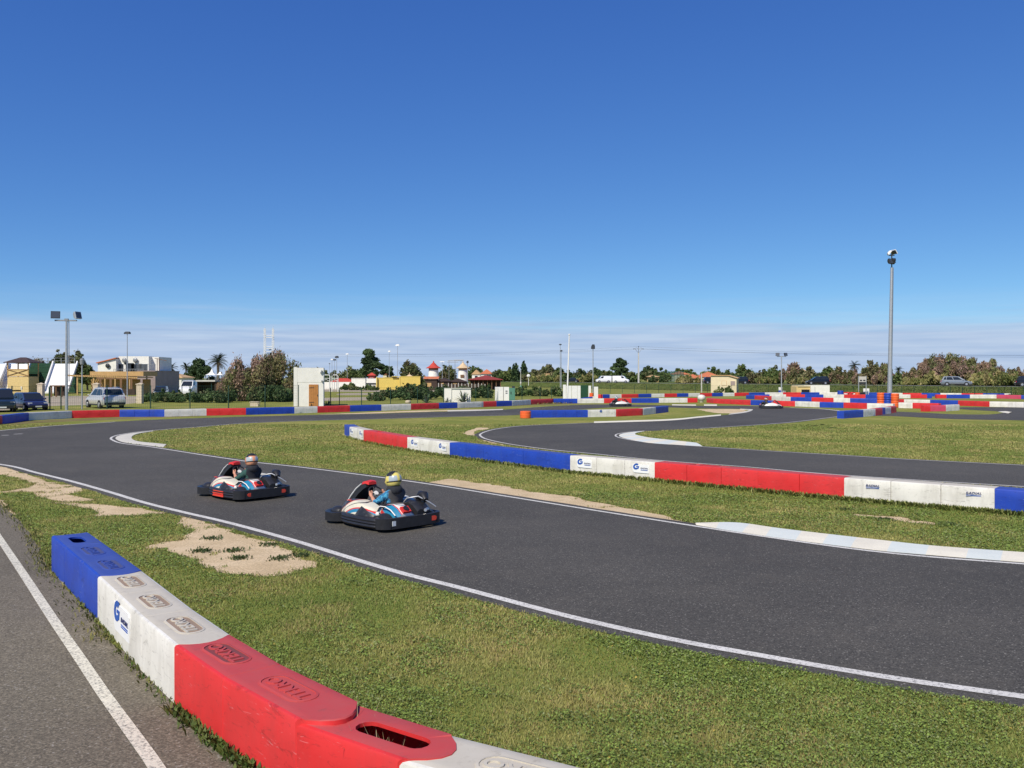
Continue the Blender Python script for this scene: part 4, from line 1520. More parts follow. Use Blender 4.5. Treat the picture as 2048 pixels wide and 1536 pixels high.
    for x, zt, w0 in ((-.30, .30, .38), (-.42, .42, .40), (-.58, .47, .42), (-.74, .43, .42), (-.88, .33, .40)):
        rings.append([(x, -.13, .2), (x, -.14, zt - .04), (x, -.2, zt), (x, -w0, zt - .01), (x, -w0 - .12, zt - .12), (x, -w0 - .14, .2)])
    mb.loft(rings, 0, True, True)
    ec = mb.build('engine_cover', 'kart_black', k, 45)
    mb = MB(); mb.tube([(-.50, -.42, .47), (-.60, -.44, .53), (-.70, -.44, .53), (-.80, -.40, .46)], [.03, .085, .09, .05], 12)
    mb.build('air_box', 'kart_black', ec, 60)
    mb = MB(); mb.tube([(-.40, -.14, .36), (-.55, -.16, .50), (-.70, -.30, .535), (-.84, -.46, .42), (-.90, -.55, .34)], .013, 8)
    mb.build('rail', 'galvanised', ec, 60)
    # engine between seat and cover: block, cylinder fins, exhaust
    mb = MB(); mb.box((-.44, -.30, .30), (.22, .18, .20))
    for i in range(5):
        mb.box((-.36 + .018 * i, -.30, .36), (.008, .20, .16))
    mb.build('engine', 'grey_metal', k)
    mb = MB(); mb.tube([(-.48, -.34, .26), (-.66, -.40, .24), (-.86, -.38, .30), (-.93, -.28, .31)], [.025, .03, .045, .028], 8); mb.build('exhaust', 'rim_metal', k, 60)
    mb = MB(); mb.tube([(-.22, .26, .38), (-.40, .30, .40), (-.62, .28, .46), (-.80, .05, .46)], .014, 6); mb.build('side_tube', 'black_trim', k, 60)
    # seat
    mb = MB(); rings = []
    for z, xo, rr in ((.08, -.12, .15), (.10, -.30, .18), (.22, -.35, .20), (.32, -.40, .20), (.40, -.43, .17)):
        outer = [(xo - rr * .75 * math.cos(a) * (1 if z > .09 else .3), rr * math.sin(a) * 1.05, z) for a in [R(-80 + 20 * i) for i in range(9)]]
        inner = [(p[0] + .03, p[1] * .88, p[2] + .01) for p in reversed(outer)]
        rings.append(outer + inner)
    mb.loft(rings, 0, True, True)
    mb.build('seat', 'kart_seat', k, 60)
    # frame, floor, tie rods
    mb = MB(); mb.bx(-.86, .84, -.30, .30, .045, .07)
    mb.bx(-.84, -.36, -.52, .52, .09, .20)
    for s in (1, -1):
        mb.tube([(-.85, s * .32, .09), (.35, s * .34, .09), (.80, s * .25, .09)], .016, 6)
        mb.tube([(-.35, s * .27, .40), (-.55, s * .50, .33), (-.75, s * .52, .24)], .014, 6)
    mb.build('chassis', 'dark_metal', k, 40)
    # steering
    c = Vector((.17, 0, .545)); nrm_ = Vector((-.72, 0, .69)); u = Vector((0, 1, 0)); v = nrm_.cross(u).normalized()
    mb = MB(); ring = [c + (u * math.cos(a) * .155 + v * math.sin(a) * .15) for a in [2 * math.pi * i / 24 for i in range(24)]]
    rings = []
    for i, p in enumerate(ring):
        rad = (p - c).normalized()
        rings.append([p + (rad * math.cos(b) + nrm_ * math.sin(b)) * .015 for b in [2 * math.pi * j / 8 for j in range(8)]])
    rings.append(rings[0])
    mb.loft(rings, 0, True, False)
    for a in (R(0), R(180), R(270)):
        mb.tube([c - nrm_ * .02, c + (u * math.cos(a) + v * math.sin(a)) * .15], .012, 6)
    sw = mb.build('steering_wheel', 'black_trim', k, 60)
    mb = MB(); mb.tube([c - nrm_ * .03, c + nrm_ * .004], [.05, .045], 12)
    mb.build('hub', 'kart_white', sw, 40)
    mb = MB(); mb.tube([c - nrm_ * .02, (.56, 0, .16)], .014, 6)
    mb.build('steering_column', 'grey_metal', k, 60)
    # wheels
    for x, y, r_, w_ in ((.58, .50, .125, .12), (.58, -.50, .125, .12), (-.62, .52, .135, .18), (-.62, -.52, .135, .18)):
        mb = MB()
        prof = [(.07, -w_ / 2), (r_ - .02, -w_ / 2), (r_, -w_ / 2 + .025), (r_, w_ / 2 - .025), (r_ - .02, w_ / 2), (.07, w_ / 2)]
        rings = [[(x + rr * math.cos(2 * math.pi * i / 20), y + zz, r_ + rr * math.sin(2 * math.pi * i / 20)) for i in range(20)] for rr, zz in prof]
        mb.loft(rings, 0, True, True)
        wh = mb.build('wheel', 'rubber', k, 40)
        mb = MB()
        sg = 1 if y > 0 else -1
        mb.tube([(x, y - .04 * sg, r_), (x, y + sg * (w_ / 2 + .004), r_)], [.065, .055], 14)
        mb.build('rim', 'rim_metal', wh, 40)
    return k


# ------------------------------------------------------------------ drivers
pm('helmet_yellow', (.74, .62, .16), .3, var=.05, coat=.4)
pm('helmet_orange', (.72, .32, .17), .3, var=.06, coat=.4)
pm('helmet_white', (.80, .80, .78), .3, var=.04, coat=.4)
pm('helmet_grey', (.40, .46, .48), .3, var=.08, coat=.4)


def skin_body(joints, bones, radii, levels=1):
    """continuous body surface grown over a joint skeleton"""
    me = bpy.data.meshes.new('b')
    names = list(joints)
    me.from_pydata([joints[n] for n in names], [(names.index(a), names.index(b)) for a, b in bones], [])
    o = bpy.data.objects.new('b', me); COL.objects.link(o)
    md = o.modifiers.new('s', 'SKIN')
    md.use_smooth_shade = True
    for i, n in enumerate(names):
        r = radii[n]
        me.skin_vertices[0].data[i].radius = r if isinstance(r, tuple) else (r, r)
        me.skin_vertices[0].data[i].use_root = (n == 'pelvis')
    sd_ = o.modifiers.new('d', 'SUBSURF'); sd_.levels = levels; sd_.render_levels = levels
    dg = bpy.context.evaluated_depsgraph_get()
    ev = o.evaluated_get(dg)
    m2 = ev.to_mesh()
    vs = [tuple(v.co) for v in m2.vertices]; fs = [tuple(p.vertices) for p in m2.polygons]
    ev.to_mesh_clear()
    bpy.data.objects.remove(o)
    return vs, fs


def seg_dist(p, a, b):
    ab = b - a
    t = max(0, min(1, (p - a).dot(ab) / ab.length_squared))
    return (p - (a + ab * t)).length


def make_driver(label, loc, head, mats, helmet, group='kart drivers', bare=True, turn=0.0, lean=0.0):
    """mats: torso, sleeve, trousers; seated in the kart, hands round the wheel"""
    J = {
        'pelvis': (-.30, 0, .20), 'waist': (-.36, 0, .33), 'chest': (-.41, 0, .50), 'neck': (-.40, 0, .66), 'skull': (-.37, 0, .76),
        'sh_l': (-.40, .155, .595), 'el_l': (-.16, .265, .415), 'wr_l': (.09, .165, .50),
        'sh_r': (-.40, -.155, .595), 'el_r': (-.16, -.265, .415), 'wr_r': (.09, -.165, .50),
        'hip_l': (-.27, .09, .17), 'kn_l': (.12, .17, .36), 'an_l': (.46, .13, .15), 'to_l': (.56, .13, .22),
        'hip_r': (-.27, -.09, .17), 'kn_r': (.12, -.17, .36), 'an_r': (.46, -.13, .15), 'to_r': (.56, -.13, .22)}
    Bn = [('pelvis', 'waist'), ('waist', 'chest'), ('chest', 'neck'), ('neck', 'skull'), ('chest', 'sh_l'), ('sh_l', 'el_l'), ('el_l', 'wr_l'), ('chest', 'sh_r'), ('sh_r', 'el_r'), ('el_r', 'wr_r'),
          ('pelvis', 'hip_l'), ('hip_l', 'kn_l'), ('kn_l', 'an_l'), ('an_l', 'to_l'), ('pelvis', 'hip_r'), ('hip_r', 'kn_r'), ('kn_r', 'an_r'), ('an_r', 'to_r')]
    Rd = dict(pelvis=(.15, .13), waist=(.155, .125), chest=(.185, .145), neck=.062, skull=.075, sh_l=.088, sh_r=.088, el_l=.052, el_r=.052, wr_l=.029, wr_r=.029, hip_l=.085, hip_r=.085, kn_l=.058, kn_r=.058, an_l=.043, an_r=.043, to_l=.04, to_r=.04)
    vs, fs = skin_body(J, Bn, Rd)
    mb = MB()
    Jv = {k_: Vector(v) for k_, v in J.items()}
    kinds = []
    for f in fs:
        c = sum((Vector(vs[i]) for i in f), Vector()) / len(f)
        d = {b: seg_dist(c, Jv[b[0]], Jv[b[1]]) - .5 * (max(Rd[b[0]]) if isinstance(Rd[b[0]], tuple) else Rd[b[0]]) for b in Bn}
        b = min(d, key=d.get)
        nm = b[1]
        if nm.startswith('wr'):
            kinds.append(3 if bare else 1)
        elif nm.startswith('el'):
            kinds.append(1)
        elif nm.startswith('sh'):
            kinds.append(1 if c.x > -.45 and abs(c.y) > .105 else 0)
        elif nm[:2] in ('hi', 'kn', 'an'):
            kinds.append(2)
        elif nm[:2] == 'to':
            kinds.append(4)
        elif nm == 'skull':
            kinds.append(3)
        else:
            kinds.append(0)
    o0 = len(mb.v); mb.v += vs
    for f, kk in zip(fs, kinds):
        mb.f.append(tuple(i + o0 for i in f)); mb.m.append(kk)
    # hands: palm, four bent fingers curled over the rim, thumb along its inside
    for s in (1, -1):
        wv = Jv['wr_l'] if s > 0 else Jv['wr_r']
        grip = Vector((.165, s * .15, .555))
        ax = (grip - wv).normalized()
        palm = wv + ax * .045
        mb.tube([wv - ax * .01, wv + ax * .03, palm + ax * .025], [.026, .035, .03], 8, 3)
        along = Vector((.15, s * -.12, .98)).normalized()
        for i, ln in enumerate((.9, 1.0, .95, .78)):
            b0 = palm + along * (.027 - .018 * i) + ax * .02
            p1 = b0 + ax * .034 * ln + Vector((0, s * .012, .004))
            p2 = p1 + (ax * .35 + Vector((0, -s * .8, -.1))).normalized() * .026 * ln
            p3 = p2 + (ax * -.7 + Vector((0, -s * .5, -.05))).normalized() * .022 * ln
            mb.tube([b0, p1, p2, p3], [.0095, .009, .0085, .006], 6, 3)
        t0 = palm + along * .02 - ax * .015 + Vector((0, -s * .02, 0))
        mb.tube([t0, t0 + along * .03 + ax * .012 + Vector((0, -s * .012, 0)), t0 + along * .045 + ax * .035], [.011, .0105, .008], 6, 3)
    p = mb.build('person', [mats[0], mats[1], mats[2], 'skin', 'rubber'], None, 70)
    p.location = (loc[0], loc[1], .006)
    p.rotation_euler = (0, 0, head)
    tag(p, label, 'person', group)
    # helmet
    hm = MB()
    Mh = Matrix.Rotation(turn, 3, 'Z') @ Matrix.Rotation(R(8), 3, 'Y')
    hc = Vector((-.355, 0, .835))
    n, m = 28, 20
    hm.ellipsoid((0, 0, 0), (.168, .140, .155), n, m)
    for i in range(len(hm.f)):
        c = sum((Vector(hm.v[j]) for j in hm.f[i]), Vector()) / len(hm.f[i])
        if c.x > .06 and -.03 < c.z < .065:
            hm.m[i] = 1
        elif (c.z > .075 and -.095 < c.x < .075) or (helmet == 'helmet_orange' and c.z > .085):
            hm.m[i] = 2
        elif -.045 < c.z < -.015 and c.x < .03:
            hm.m[i] = 2
        elif c.x < -.035 and abs(c.z - .02) < .045 and abs(c.y) > .02:
            hm.m[i] = 3
        elif c.z < -.105 or (-.045 < c.z - .02 < .06 and c.x < -.02 and abs(c.y) > .0 and abs(c.z - .02) > .045):
            hm.m[i] = 2
    hm.v = [tuple(Mh @ Vector((v[0] + (.025 if (v[0] > .05 and v[2] < -.02) else 0), v[1], v[2])) + hc) for v in hm.v]
    hm.build('helmet', [helmet, 'visor', 'black_trim', 'helmet_grey'], p, 50)
    nk = MB()
    nk.lathe([(.10, -.04), (.145, -.01), (.15, .05), (.12, .10), (.09, .10)], (-.385, 0, .625), 14)
    nk.build('collar', 'cloth_dark', p, 60)
    return p


KG = 'karts on the track'
k1 = (-2.42, 15.95)
make_kart('cream, red and blue go-kart nearest the camera, white plate on its black rear bumper', k1, R(135), False, [(.40, .19, .21, .085, 'kart_decal_white'), (-.40, .20, .21, .085, 'kart_decal_red')])
make_driver('driver of the nearest kart: yellow and black helmet, blue patterned sleeve, bare forearms', k1, R(135), ('cloth_grey', 'cloth_blue', 'cloth_dark'), 'helmet_yellow')
k2 = (-6.15, 19.65)
make_kart('cream, red and blue go-kart further along, with red stripes on its side bumper', k2, R(137), True, [(.36, .20, .20, .08, 'kart_decal_red'), (-.40, .18, .21, .08, 'kart_decal_red')])
make_driver('driver of the second kart: orange helmet with black crown, dark green sleeves', k2, R(137), ('cloth_dark', 'cloth_green', 'cloth_dark'), 'helmet_orange', turn=R(-12))
g = G(1240, 812.5)
make_kart('small distant black and white go-kart turned to the right, beside red blocks', g, R(2), False, [(.0, .2, .2, .1, 'kart_decal_white')], 'white')
make_driver('distant driver in a white helmet, kart passing the red and blue blocks', g, R(2), ('cloth_dark', 'cloth_dark', 'cloth_dark'), 'helmet_white', bare=False)
g = G(1541, 816.8)
make_kart('distant white-nosed go-kart rounding the far right corner, turned to the right', g, R(-14), False, [(.0, .2, .2, .1, 'kart_decal_white')], 'white')
make_driver('distant driver in dark clothes, kart rounding the far right corner', g, R(-14), ('cloth_dark', 'cloth_grey', 'cloth_dark'), 'helmet_orange', bare=False)

# ------------------------------------------------------------------ foliage helpers
def leaf_cloud(name, clusters, N, size, cols, parent, up=.0, shell=.55, aspect=1.6, seed=0, loc=None):
    """clusters: (x, y, z, rx, ry, rz); leaf-sized faces scattered through them"""
    rg = np.random.default_rng(seed)
    C = np.array(clusters)
    wgt = (C[:, 3] * C[:, 4] * C[:, 5]) ** .67
    k = rg.choice(len(C), N, p=wgt / wgt.sum())
    dirs = rg.normal(size=(N, 3)); dirs /= np.linalg.norm(dirs, axis=1)[:, None]
    rad = shell + (1 - shell) * rg.random(N)
    rad = np.where(rg.random(N) < .3, rg.random(N) ** .5, rad) * (1 + .22 * rg.normal(size=N) * (rg.random(N) < .3))
    c = C[k, :3] + dirs * C[k, 3:] * rad[:, None]
    a = rg.normal(size=(N, 3)); a[:, 2] += up * 3; a /= np.linalg.norm(a, axis=1)[:, None]
    b = np.cross(a, rg.normal(size=(N, 3))); b /= np.linalg.norm(b, axis=1)[:, None]
    s = size * (.55 + .9 * rg.random(N))[:, None]
    a = a * s * aspect / 2; b = b * s / 2
    V = np.stack([c - a, c + b * .9 - a * .1, c + a, c - b * .9 + a * .05], 1)
    V[:, :, 2] = np.maximum(V[:, :, 2], .02)
    cols = np.array(cols)
    ck = rg.integers(0, len(cols), len(C))
    pick = np.where(rg.random(N) < .78, ck[k], rg.integers(0, len(cols), N))
    cl = cols[pick] * (.75 + .5 * rg.random(len(C)))[k][:, None] * (.78 + .44 * rg.random(N))[:, None]
    me = bpy.data.meshes.new(name)
    me.vertices.add(N * 4)
    me.vertices.foreach_set('co', V.reshape(-1).astype(np.float32))
    me.loops.add(N * 4)
    me.loops.foreach_set('vertex_index', np.arange(N * 4, dtype=np.int32))
    me.polygons.add(N)
    me.polygons.foreach_set('loop_start', (np.arange(N) * 4).astype(np.int32))
    at = me.attributes.new('Col', 'FLOAT_COLOR', 'POINT')
    c4 = np.ones((N, 4, 4), np.float32); c4[:, :, :3] = cl[:, None, :]
    at.data.foreach_set('color', c4.reshape(-1))
    me.update(calc_edges=True)
    me.materials.append(MATS['foliage'])
    o = bpy.data.objects.new(name, me)
    COL.objects.link(o)
    if parent:
        o.parent = parent
    if loc is not None:
        o.location = loc
    return o


PAL = dict(
    tamarisk=[(0.305, 0.207, 0.14), (0.232, 0.201, 0.091), (0.366, 0.244, 0.183), (0.171, 0.183, 0.067), (0.268, 0.183, 0.14), (0.134, 0.146, 0.061)],
    pine=[(0.062, 0.103, 0.041), (0.086, 0.133, 0.047), (0.047, 0.078, 0.031)],
    bush=[(0.106, 0.156, 0.046), (0.149, 0.195, 0.062), (0.077, 0.117, 0.037), (0.188, 0.195, 0.077)],
    hedge=[(0.072, 0.12, 0.042), (0.102, 0.15, 0.054), (0.054, 0.088, 0.032), (0.127, 0.134, 0.06)],
    olive=[(0.138, 0.155, 0.063), (0.103, 0.127, 0.048), (0.184, 0.167, 0.081), (0.161, 0.138, 0.069)],
    brown=[(0.23, 0.172, 0.098), (0.172, 0.161, 0.075), (0.287, 0.201, 0.127), (0.138, 0.149, 0.057)],
    cypress=[(0.041, 0.074, 0.031), (0.059, 0.103, 0.041)],
    reed=[(.30, .27, .10), (.24, .24, .08), (.34, .29, .13), (.17, .20, .06)],
)
TREE_N = [0]


def tree(label, px, d, hp, wp, kind, name='tree', cat='tree', group=None, base=None, dens=1.0, trunk=True, zb=None):
    """hp, wp: height and width in photo pixels at that distance"""
    TREE_N[0] += 1
    sd_ = TREE_N[0] * 13 + 5
    rg = random.Random(sd_)
    u = d / F
    h, w_ = hp * u, wp * u
    x = X(px, d)
    z0 = tz(x, d) if zb is None else zb
    t = thing(name, label, cat, (x, d, z0), 0, group)
    cl = []
    if kind in ('tamarisk', 'brown'):
        n = 34 if wp > 60 else 20
        for i in range(n):
            a = rg.random() * 6.28; r = rg.random() ** .6
            cx, cy = math.cos(a) * r * w_ * .44, math.sin(a) * r * w_ * .32
            top = h * (.94 - .42 * r ** 2.0) * (.82 + .2 * rg.random())
            zc = top * (.45 + .5 * rg.random())
            s = h * (.075 + .075 * rg.random())
            cl.append((cx, cy, zc, s * 1.1, s, s * 1.8))
        for i in range(n // 3):
            a = rg.random() * 6.28
            cl.append((math.cos(a) * w_ * .36, math.sin(a) * w_ * .28, h * (.12 + .2 * rg.random()), h * .16, h * .14, h * .14))
    elif kind == 'cypress':
        for i in range(7):
            f = i / 6
            cl.append((rg.uniform(-.03, .03) * w_, 0, h * (.08 + .86 * f), w_ * .5 * (1 - f) ** .6 + .12 * w_, w_ * .4 * (1 - f) ** .6 + .1 * w_, h * .12))
    elif kind == 'pine':
        n = 15
        for i in range(n):
            a = rg.random() * 6.28; f = rg.random()
            r = (1 - .75 * f ** 1.5) * rg.random() ** .5
            s = w_ * (.10 + .08 * rg.random())
            cl.append((math.cos(a) * r * w_ * .42, math.sin(a) * r * w_ * .35, h * (.30 + .62 * f), s * 1.15, s, s * .75))
    else:
        n = max(6, int(wp / 9))
        for i in range(n + 6):
            a = rg.random() * 6.28; r = rg.random() ** .6
            cx, cy = math.cos(a) * r * w_ * .42, math.sin(a) * r * w_ * .3
            top = h * (1 - .42 * r ** 2) * (.78 + .22 * rg.random())
            s = min(h * .28, w_ * .25) * (.7 + .6 * rg.random())
            cl.append((cx, cy, max(s * .7, (top - s * .8) * (.55 + .45 * rg.random())), s * 1.15, s, s * .9))
            if i % 2 == 0:
                q = s * rg.uniform(.25, .5)
                cl.append((cx + rg.uniform(-.5, .5) * s, cy, top * rg.uniform(.9, 1.08), q, q, q * rg.uniform(.8, 1.6)))
    N = int(min(22000, max(500, wp * hp * 1.25 * dens * (1.5 if kind in ('tamarisk', 'brown') else 1))))
    size = max(.06, u * 3.1) if kind not in ('tamarisk', 'brown') else max(.05, u * 2.1)
    leaf_cloud('crown' if trunk else 'foliage', cl, N, size, PAL[kind], t, up=.6 if kind in ('tamarisk', 'reed', 'cypress') else 0, seed=sd_, aspect=2.4 if kind in ('tamarisk', 'reed') else 1.5)
    if trunk:
        mb = MB()
        tw = max(.05, h * .022)
        mb.tube([(0, 0, -.1), (rg.uniform(-.03, .03) * w_, 0, h * .35), (rg.uniform(-.05, .05) * w_, 0, h * .7)], [tw * 1.5, tw, tw * .35], 7)
        for q in rg.sample(cl, min(len(cl), 9)):
            zs = min(h * .45, q[2] * .5)
            mb.tube([(0, 0, zs), (q[0] * .5, q[1] * .5, (zs + q[2]) / 2 + .05 * h), (q[0], q[1], q[2])], [tw * .6, tw * .35, tw * .12], 5)
        mb.build('trunk', 'bark', t, 60)
    return t


def palm(label, px, d, top, crown, group='palms', zb=None, seed=0, trunk_py=None):
    rg = random.Random(seed)
    u = d / F
    x = X(px, d); z0 = tz(x, d) if zb is None else zb
    hz = Z(top, d) - z0 - crown * u * .45
    t = thing('palm_tree', label, 'palm', (x, d, z0), 0, group)
    mb = MB()
    r0 = max(.16, crown * u * .10)
    mb.tube([(0, 0, -.1), (.05, 0, hz * .5), (0, 0, hz)], [r0 * 1.25, r0, r0 * 1.1], 10)
    mb.build('trunk', 'bark', t, 60)
    verts, faces, cols = [], [], []
    R_ = crown * u
    for i in range(38):
        a = rg.random() * 6.28; el = rg.uniform(-.55, 1.35); L = R_ * rg.uniform(.8, 1.08)
        dx, dy = math.cos(a), math.sin(a)
        pts = []
        for k in range(9):
            s = k / 8
            e = el - 1.15 * s * s
            q = pts[-1] if pts else Vector((0, 0, hz))
            pts.append(q + Vector((dx * math.cos(e), dy * math.cos(e), math.sin(e))) * (L / 8 if k else 0))
        side = Vector((-dy, dx, 0))
        shade = rg.uniform(.6, 1.3); base = (.036, .052, .024) if el > -.2 else (.10, .085, .045)
        for k in range(1, 9):
            p, q = pts[k - 1], pts[k]
            lw = R_ * .21 * math.sin(math.pi * min(1, (k + .3) / 8.6)) + .02
            for s_ in (1, -1):
                for m_ in (0, .5):
                    b0 = p.lerp(q, m_); b1 = p.lerp(q, m_ + .36)
                    tip = b0 + (q - p) * 1.1 + side * s_ * lw + Vector((0, 0, -lw * .45))
                    o_ = len(verts)
                    verts += [b0, b1, tip]; faces.append((o_, o_ + 1, o_ + 2))
                    cols += [tuple(c * shade * rg.uniform(.8, 1.2) for c in base)] * 3
    me = bpy.data.meshes.new('fronds'); me.from_pydata([tuple(v) for v in verts], [], faces)
    at = me.attributes.new('Col', 'FLOAT_COLOR', 'POINT')
    at.data.foreach_set('color', np.array([(*c, 1) for c in cols], np.float32).reshape(-1))
    me.materials.append(MATS['foliage'])
    o = bpy.data.objects.new('fronds', me); COL.objects.link(o); o.parent = t
    return t


def agave(label, px, base_py, hp, wp, seed=0, flower=False):
    rg = random.Random(seed)
    x, d = G(px, base_py)
    u = d / F
    mb = MB(); cols = []
    verts, faces = [], []
    for i in range(24):
        a = rg.random() * 6.28; el = rg.uniform(.25, 1.5)
        L = hp * u * rg.uniform(.75, 1.05)
        dx, dy = math.cos(a), math.sin(a)
        side = Vector((-dy, dx, 0)); wd = L * .065
        pts = []
        for k in range(6):
            s = k / 5; e = el - .5 * s * s
            q = pts[-1] if pts else Vector((dx * .05, dy * .05, 0))
            pts.append(q + Vector((dx * math.cos(e) * wp / hp * .6, dy * math.cos(e) * wp / hp * .6, math.sin(e))) * (L / 5 if k else 0))
        c = [v * rg.uniform(.7, 1.25) for v in ((.12, .16, .11) if rg.random() < .7 else (.2, .22, .13))]
        o_ = len(verts)
        for k, p in enumerate(pts):
            wk = wd * (1 - (k / 5) ** 2) + .004
            verts += [p - side * wk + Vector((0, 0, wk * .5)), p - Vector((0, 0, wk * .2)), p + side * wk + Vector((0, 0, wk * .5))]
            cols += [tuple(c)] * 3
        for k in range(5):
            for m_ in (0, 1):
                faces.append((o_ + k * 3 + m_, o_ + k * 3 + m_ + 1, o_ + k * 3 + m_ + 4, o_ + k * 3 + m_ + 3))
    me = bpy.data.meshes.new('agave_plant'); me.from_pydata([tuple(v) for v in verts], [], faces)
    at = me.attributes.new('Col', 'FLOAT_COLOR', 'POINT')
    at.data.foreach_set('color', np.array([(*c, 1) for c in cols], np.float32).reshape(-1))
    me.materials.append(MATS['foliage'])
    o = bpy.data.objects.new('agave_plant', me); COL.objects.link(o)
    o.location = (x, d, 0)
    return tag(o, label, 'agave', 'agave plants along the fence')


# ------------------------------------------------------------------ cars
def car(name, label, loc, rz, L, W, Ht, paint, kind, cat='car', group='parked cars', plate=True):
    t = thing(name, label, cat, loc, rz, group)
    gc = .20 if kind != 'suv' else .26
    belt = Ht * (.60 if kind in ('hatch', 'suv', 'van') else .62)
    if kind == 'van':
        st = [(-.5, gc + .1, belt * .9, .93), (-.49, gc, belt, .98), (.2, gc, belt, 1), (.28, gc, belt * .98, 1), (.42, gc, belt * .86, .97), (.485, gc + .05, belt * .72, .9), (.5, gc + .12, belt * .55, .84)]
        gl = (-.495, .33, -.485, .16)
    elif kind == 'suv':
        st = [(-.5, gc + .15, belt * .86, .88), (-.485, gc + .02, belt * .98, .95), (-.3, gc, belt, 1), (.18, gc, belt * .98, 1), (.36, gc, belt * .90, .98), (.47, gc + .03, belt * .78, .92), (.5, gc + .12, belt * .6, .84)]
        gl = (-.475, .27, -.355, .04)
    elif kind == 'sedan':
        st = [(-.5, gc + .15, belt * .84, .88), (-.48, gc + .02, belt * .95, .95), (-.25, gc, belt, 1), (.16, gc, belt * .97, 1), (.36, gc, belt * .86, .98), (.47, gc + .03, belt * .74, .92), (.5, gc + .12, belt * .55, .84)]
        gl = (-.36, .22, -.22, .05)
    else:
        st = [(-.5, gc + .14, belt * .86, .88), (-.48, gc + .02, belt * .97, .95), (-.28, gc, belt, 1), (.2, gc, belt * .98, 1), (.38, gc, belt * .86, .97), (.47, gc + .03, belt * .72, .91), (.5, gc + .12, belt * .55, .82)]
        gl = (-.47, .28, -.38, .06)
    mb = MB(); rings = []
    hw = W / 2
    for f, z0, z1, k in st:
        a = hw * k
        rings.append([(f * L, -a * .92, z0), (f * L, -a, z0 + .12), (f * L, -a, z0 + (z1 - z0) * .62), (f * L, -a * .95, z1 - .04), (f * L, -a * .86, z1), (f * L, a * .86, z1), (f * L, a * .95, z1 - .04), (f * L, a, z0 + (z1 - z0) * .62), (f * L, a, z0 + .12), (f * L, a * .92, z0)])
    mb.loft(rings, 0, True, True)
    b0, b1, t0, t1 = [v * L for v in gl]
    yb, yt = hw * .93, hw * .76
    zb, zt = belt - .03, Ht
    zr = zt - .05
    # cabin with a slightly domed roof
    cab = []
    for x0, x1, y, z in ((b0, b1, yb, zb), (t0 - .02 * L, t1 + .02 * L, yt + .02, zr), (t0 + .03 * L, t1 - .05 * L, yt * .86, zt)):
        cab.append([(x0, -y, z), (x1, -y, z), (x1, y, z), (x0, y, z)])
    mb.loft(cab, 0, True, True)
    body = mb.build('body', paint, t, 38)
    # glass: quads a few mm proud of the cabin
    def face_pt(side, u, v):
        z = zb + (zr - zb) * v
        x0 = b0 + (t0 - .02 * L - b0) * v; x1 = b1 + (t1 + .02 * L - b1) * v
        y = yb + (yt + .02 - yb) * v
        if side in ('l', 'r'):
            s = 1 if side == 'l' else -1
            return Vector((x0 + (x1 - x0) * u, s * (y + .012), z))
        if side == 'f':
            return Vector((x1 + .014, -y + 2 * y * u, z + .006))
        return Vector((x0 - .014, -y + 2 * y * u, z + .006))
    def pane(nm, side, u0, u1, v0, v1, sk=0.0):
        m2 = MB(); m2.quad(face_pt(side, u0, v0), face_pt(side, u1, v0), face_pt(side, u1 - sk, v1), face_pt(side, u0 + sk, v1))
        m2.build(nm, 'window_dark', t)
    pane('windscreen', 'f', .05, .95, .10, .93)
    if kind == 'van':
        for s in 'lr':
            pane('side_window', s, .70, .93, .18, .86, .015)
    else:
        pane('rear_window', 'b', .08, .92, .16, .88)
        for s in 'lr':
            pane('side_window', s, .53, .90, .12, .88, .02)
            pane('side_window', s, .20, .51, .12, .88, .01)
            if kind in ('suv', 'hatch'):
                pane('side_window', s, .06, .18, .16, .84, .01)
    # sills, bumpers
    mb = MB()
    for s in (1, -1):
        mb.bx(-.30 * L, .30 * L, s * hw - .03, s * hw + .012, gc + .01, gc + .12)
    mb.bx(-.506 * L, -.47 * L, -hw * .86, hw * .86, gc + .06, gc + .26)
    mb.bx(.47 * L, .507 * L, -hw * .80, hw * .80, gc + .07, gc + .22)
    mb.build('trim', 'black_trim', t)
    # wheels with arches
    r_ = .34 if kind == 'suv' else .30
    for fx in (.31, -.30):
        for s in (1, -1):
            mb = MB()
            mb.tube([(fx * L, s * (hw - .21), r_), (fx * L, s * (hw + .012), r_)], [r_ + .055, r_ + .055], 18)
            mb.build('wheel_arch', 'black_trim', t, 40)
            mb = MB()
            mb.tube([(fx * L, s * (hw - .2), r_), (fx * L, s * (hw + .018), r_), (fx * L, s * (hw + .032), r_)], [r_, r_, r_ * .9], 18)
            wh = mb.build('wheel', 'rubber', t, 40)
            mb = MB()
            mb.tube([(fx * L, s * (hw + .01), r_), (fx * L, s * (hw + .042), r_)], [r_ * .66, r_ * .58], 14)
            mb.build('rim', 'rim_metal', wh, 40)
    for s in (1, -1):
        mb = MB()
        mb.box((.468 * L, s * hw * .70, belt * .68), (.10, hw * .34, .13))
        mb.build('headlight', 'head_lamp', t)
        mb = MB()
        mb.box((-.485 * L, s * hw * .80, belt * .80), (.10, hw * .26, .20 if kind != 'van' else .34))
        mb.build('tail_light', 'tail_red', t)
        mb = MB(); mb.ellipsoid((.20 * L if kind != 'van' else .27 * L, s * (hw + .07), belt + .07), (.06, .09, .07), 8, 6)
        mb.build('mirror', paint, t, 60)
    if plate:
        mb = MB(); mb.box((-.503 * L, 0, gc + .40), (.03, .50, .11)); mb.build('number_plate', 'plate_white', t)
        mb = MB(); mb.box((.506 * L, 0, gc + .14), (.03, .50, .11)); mb.build('number_plate', 'plate_white', t)
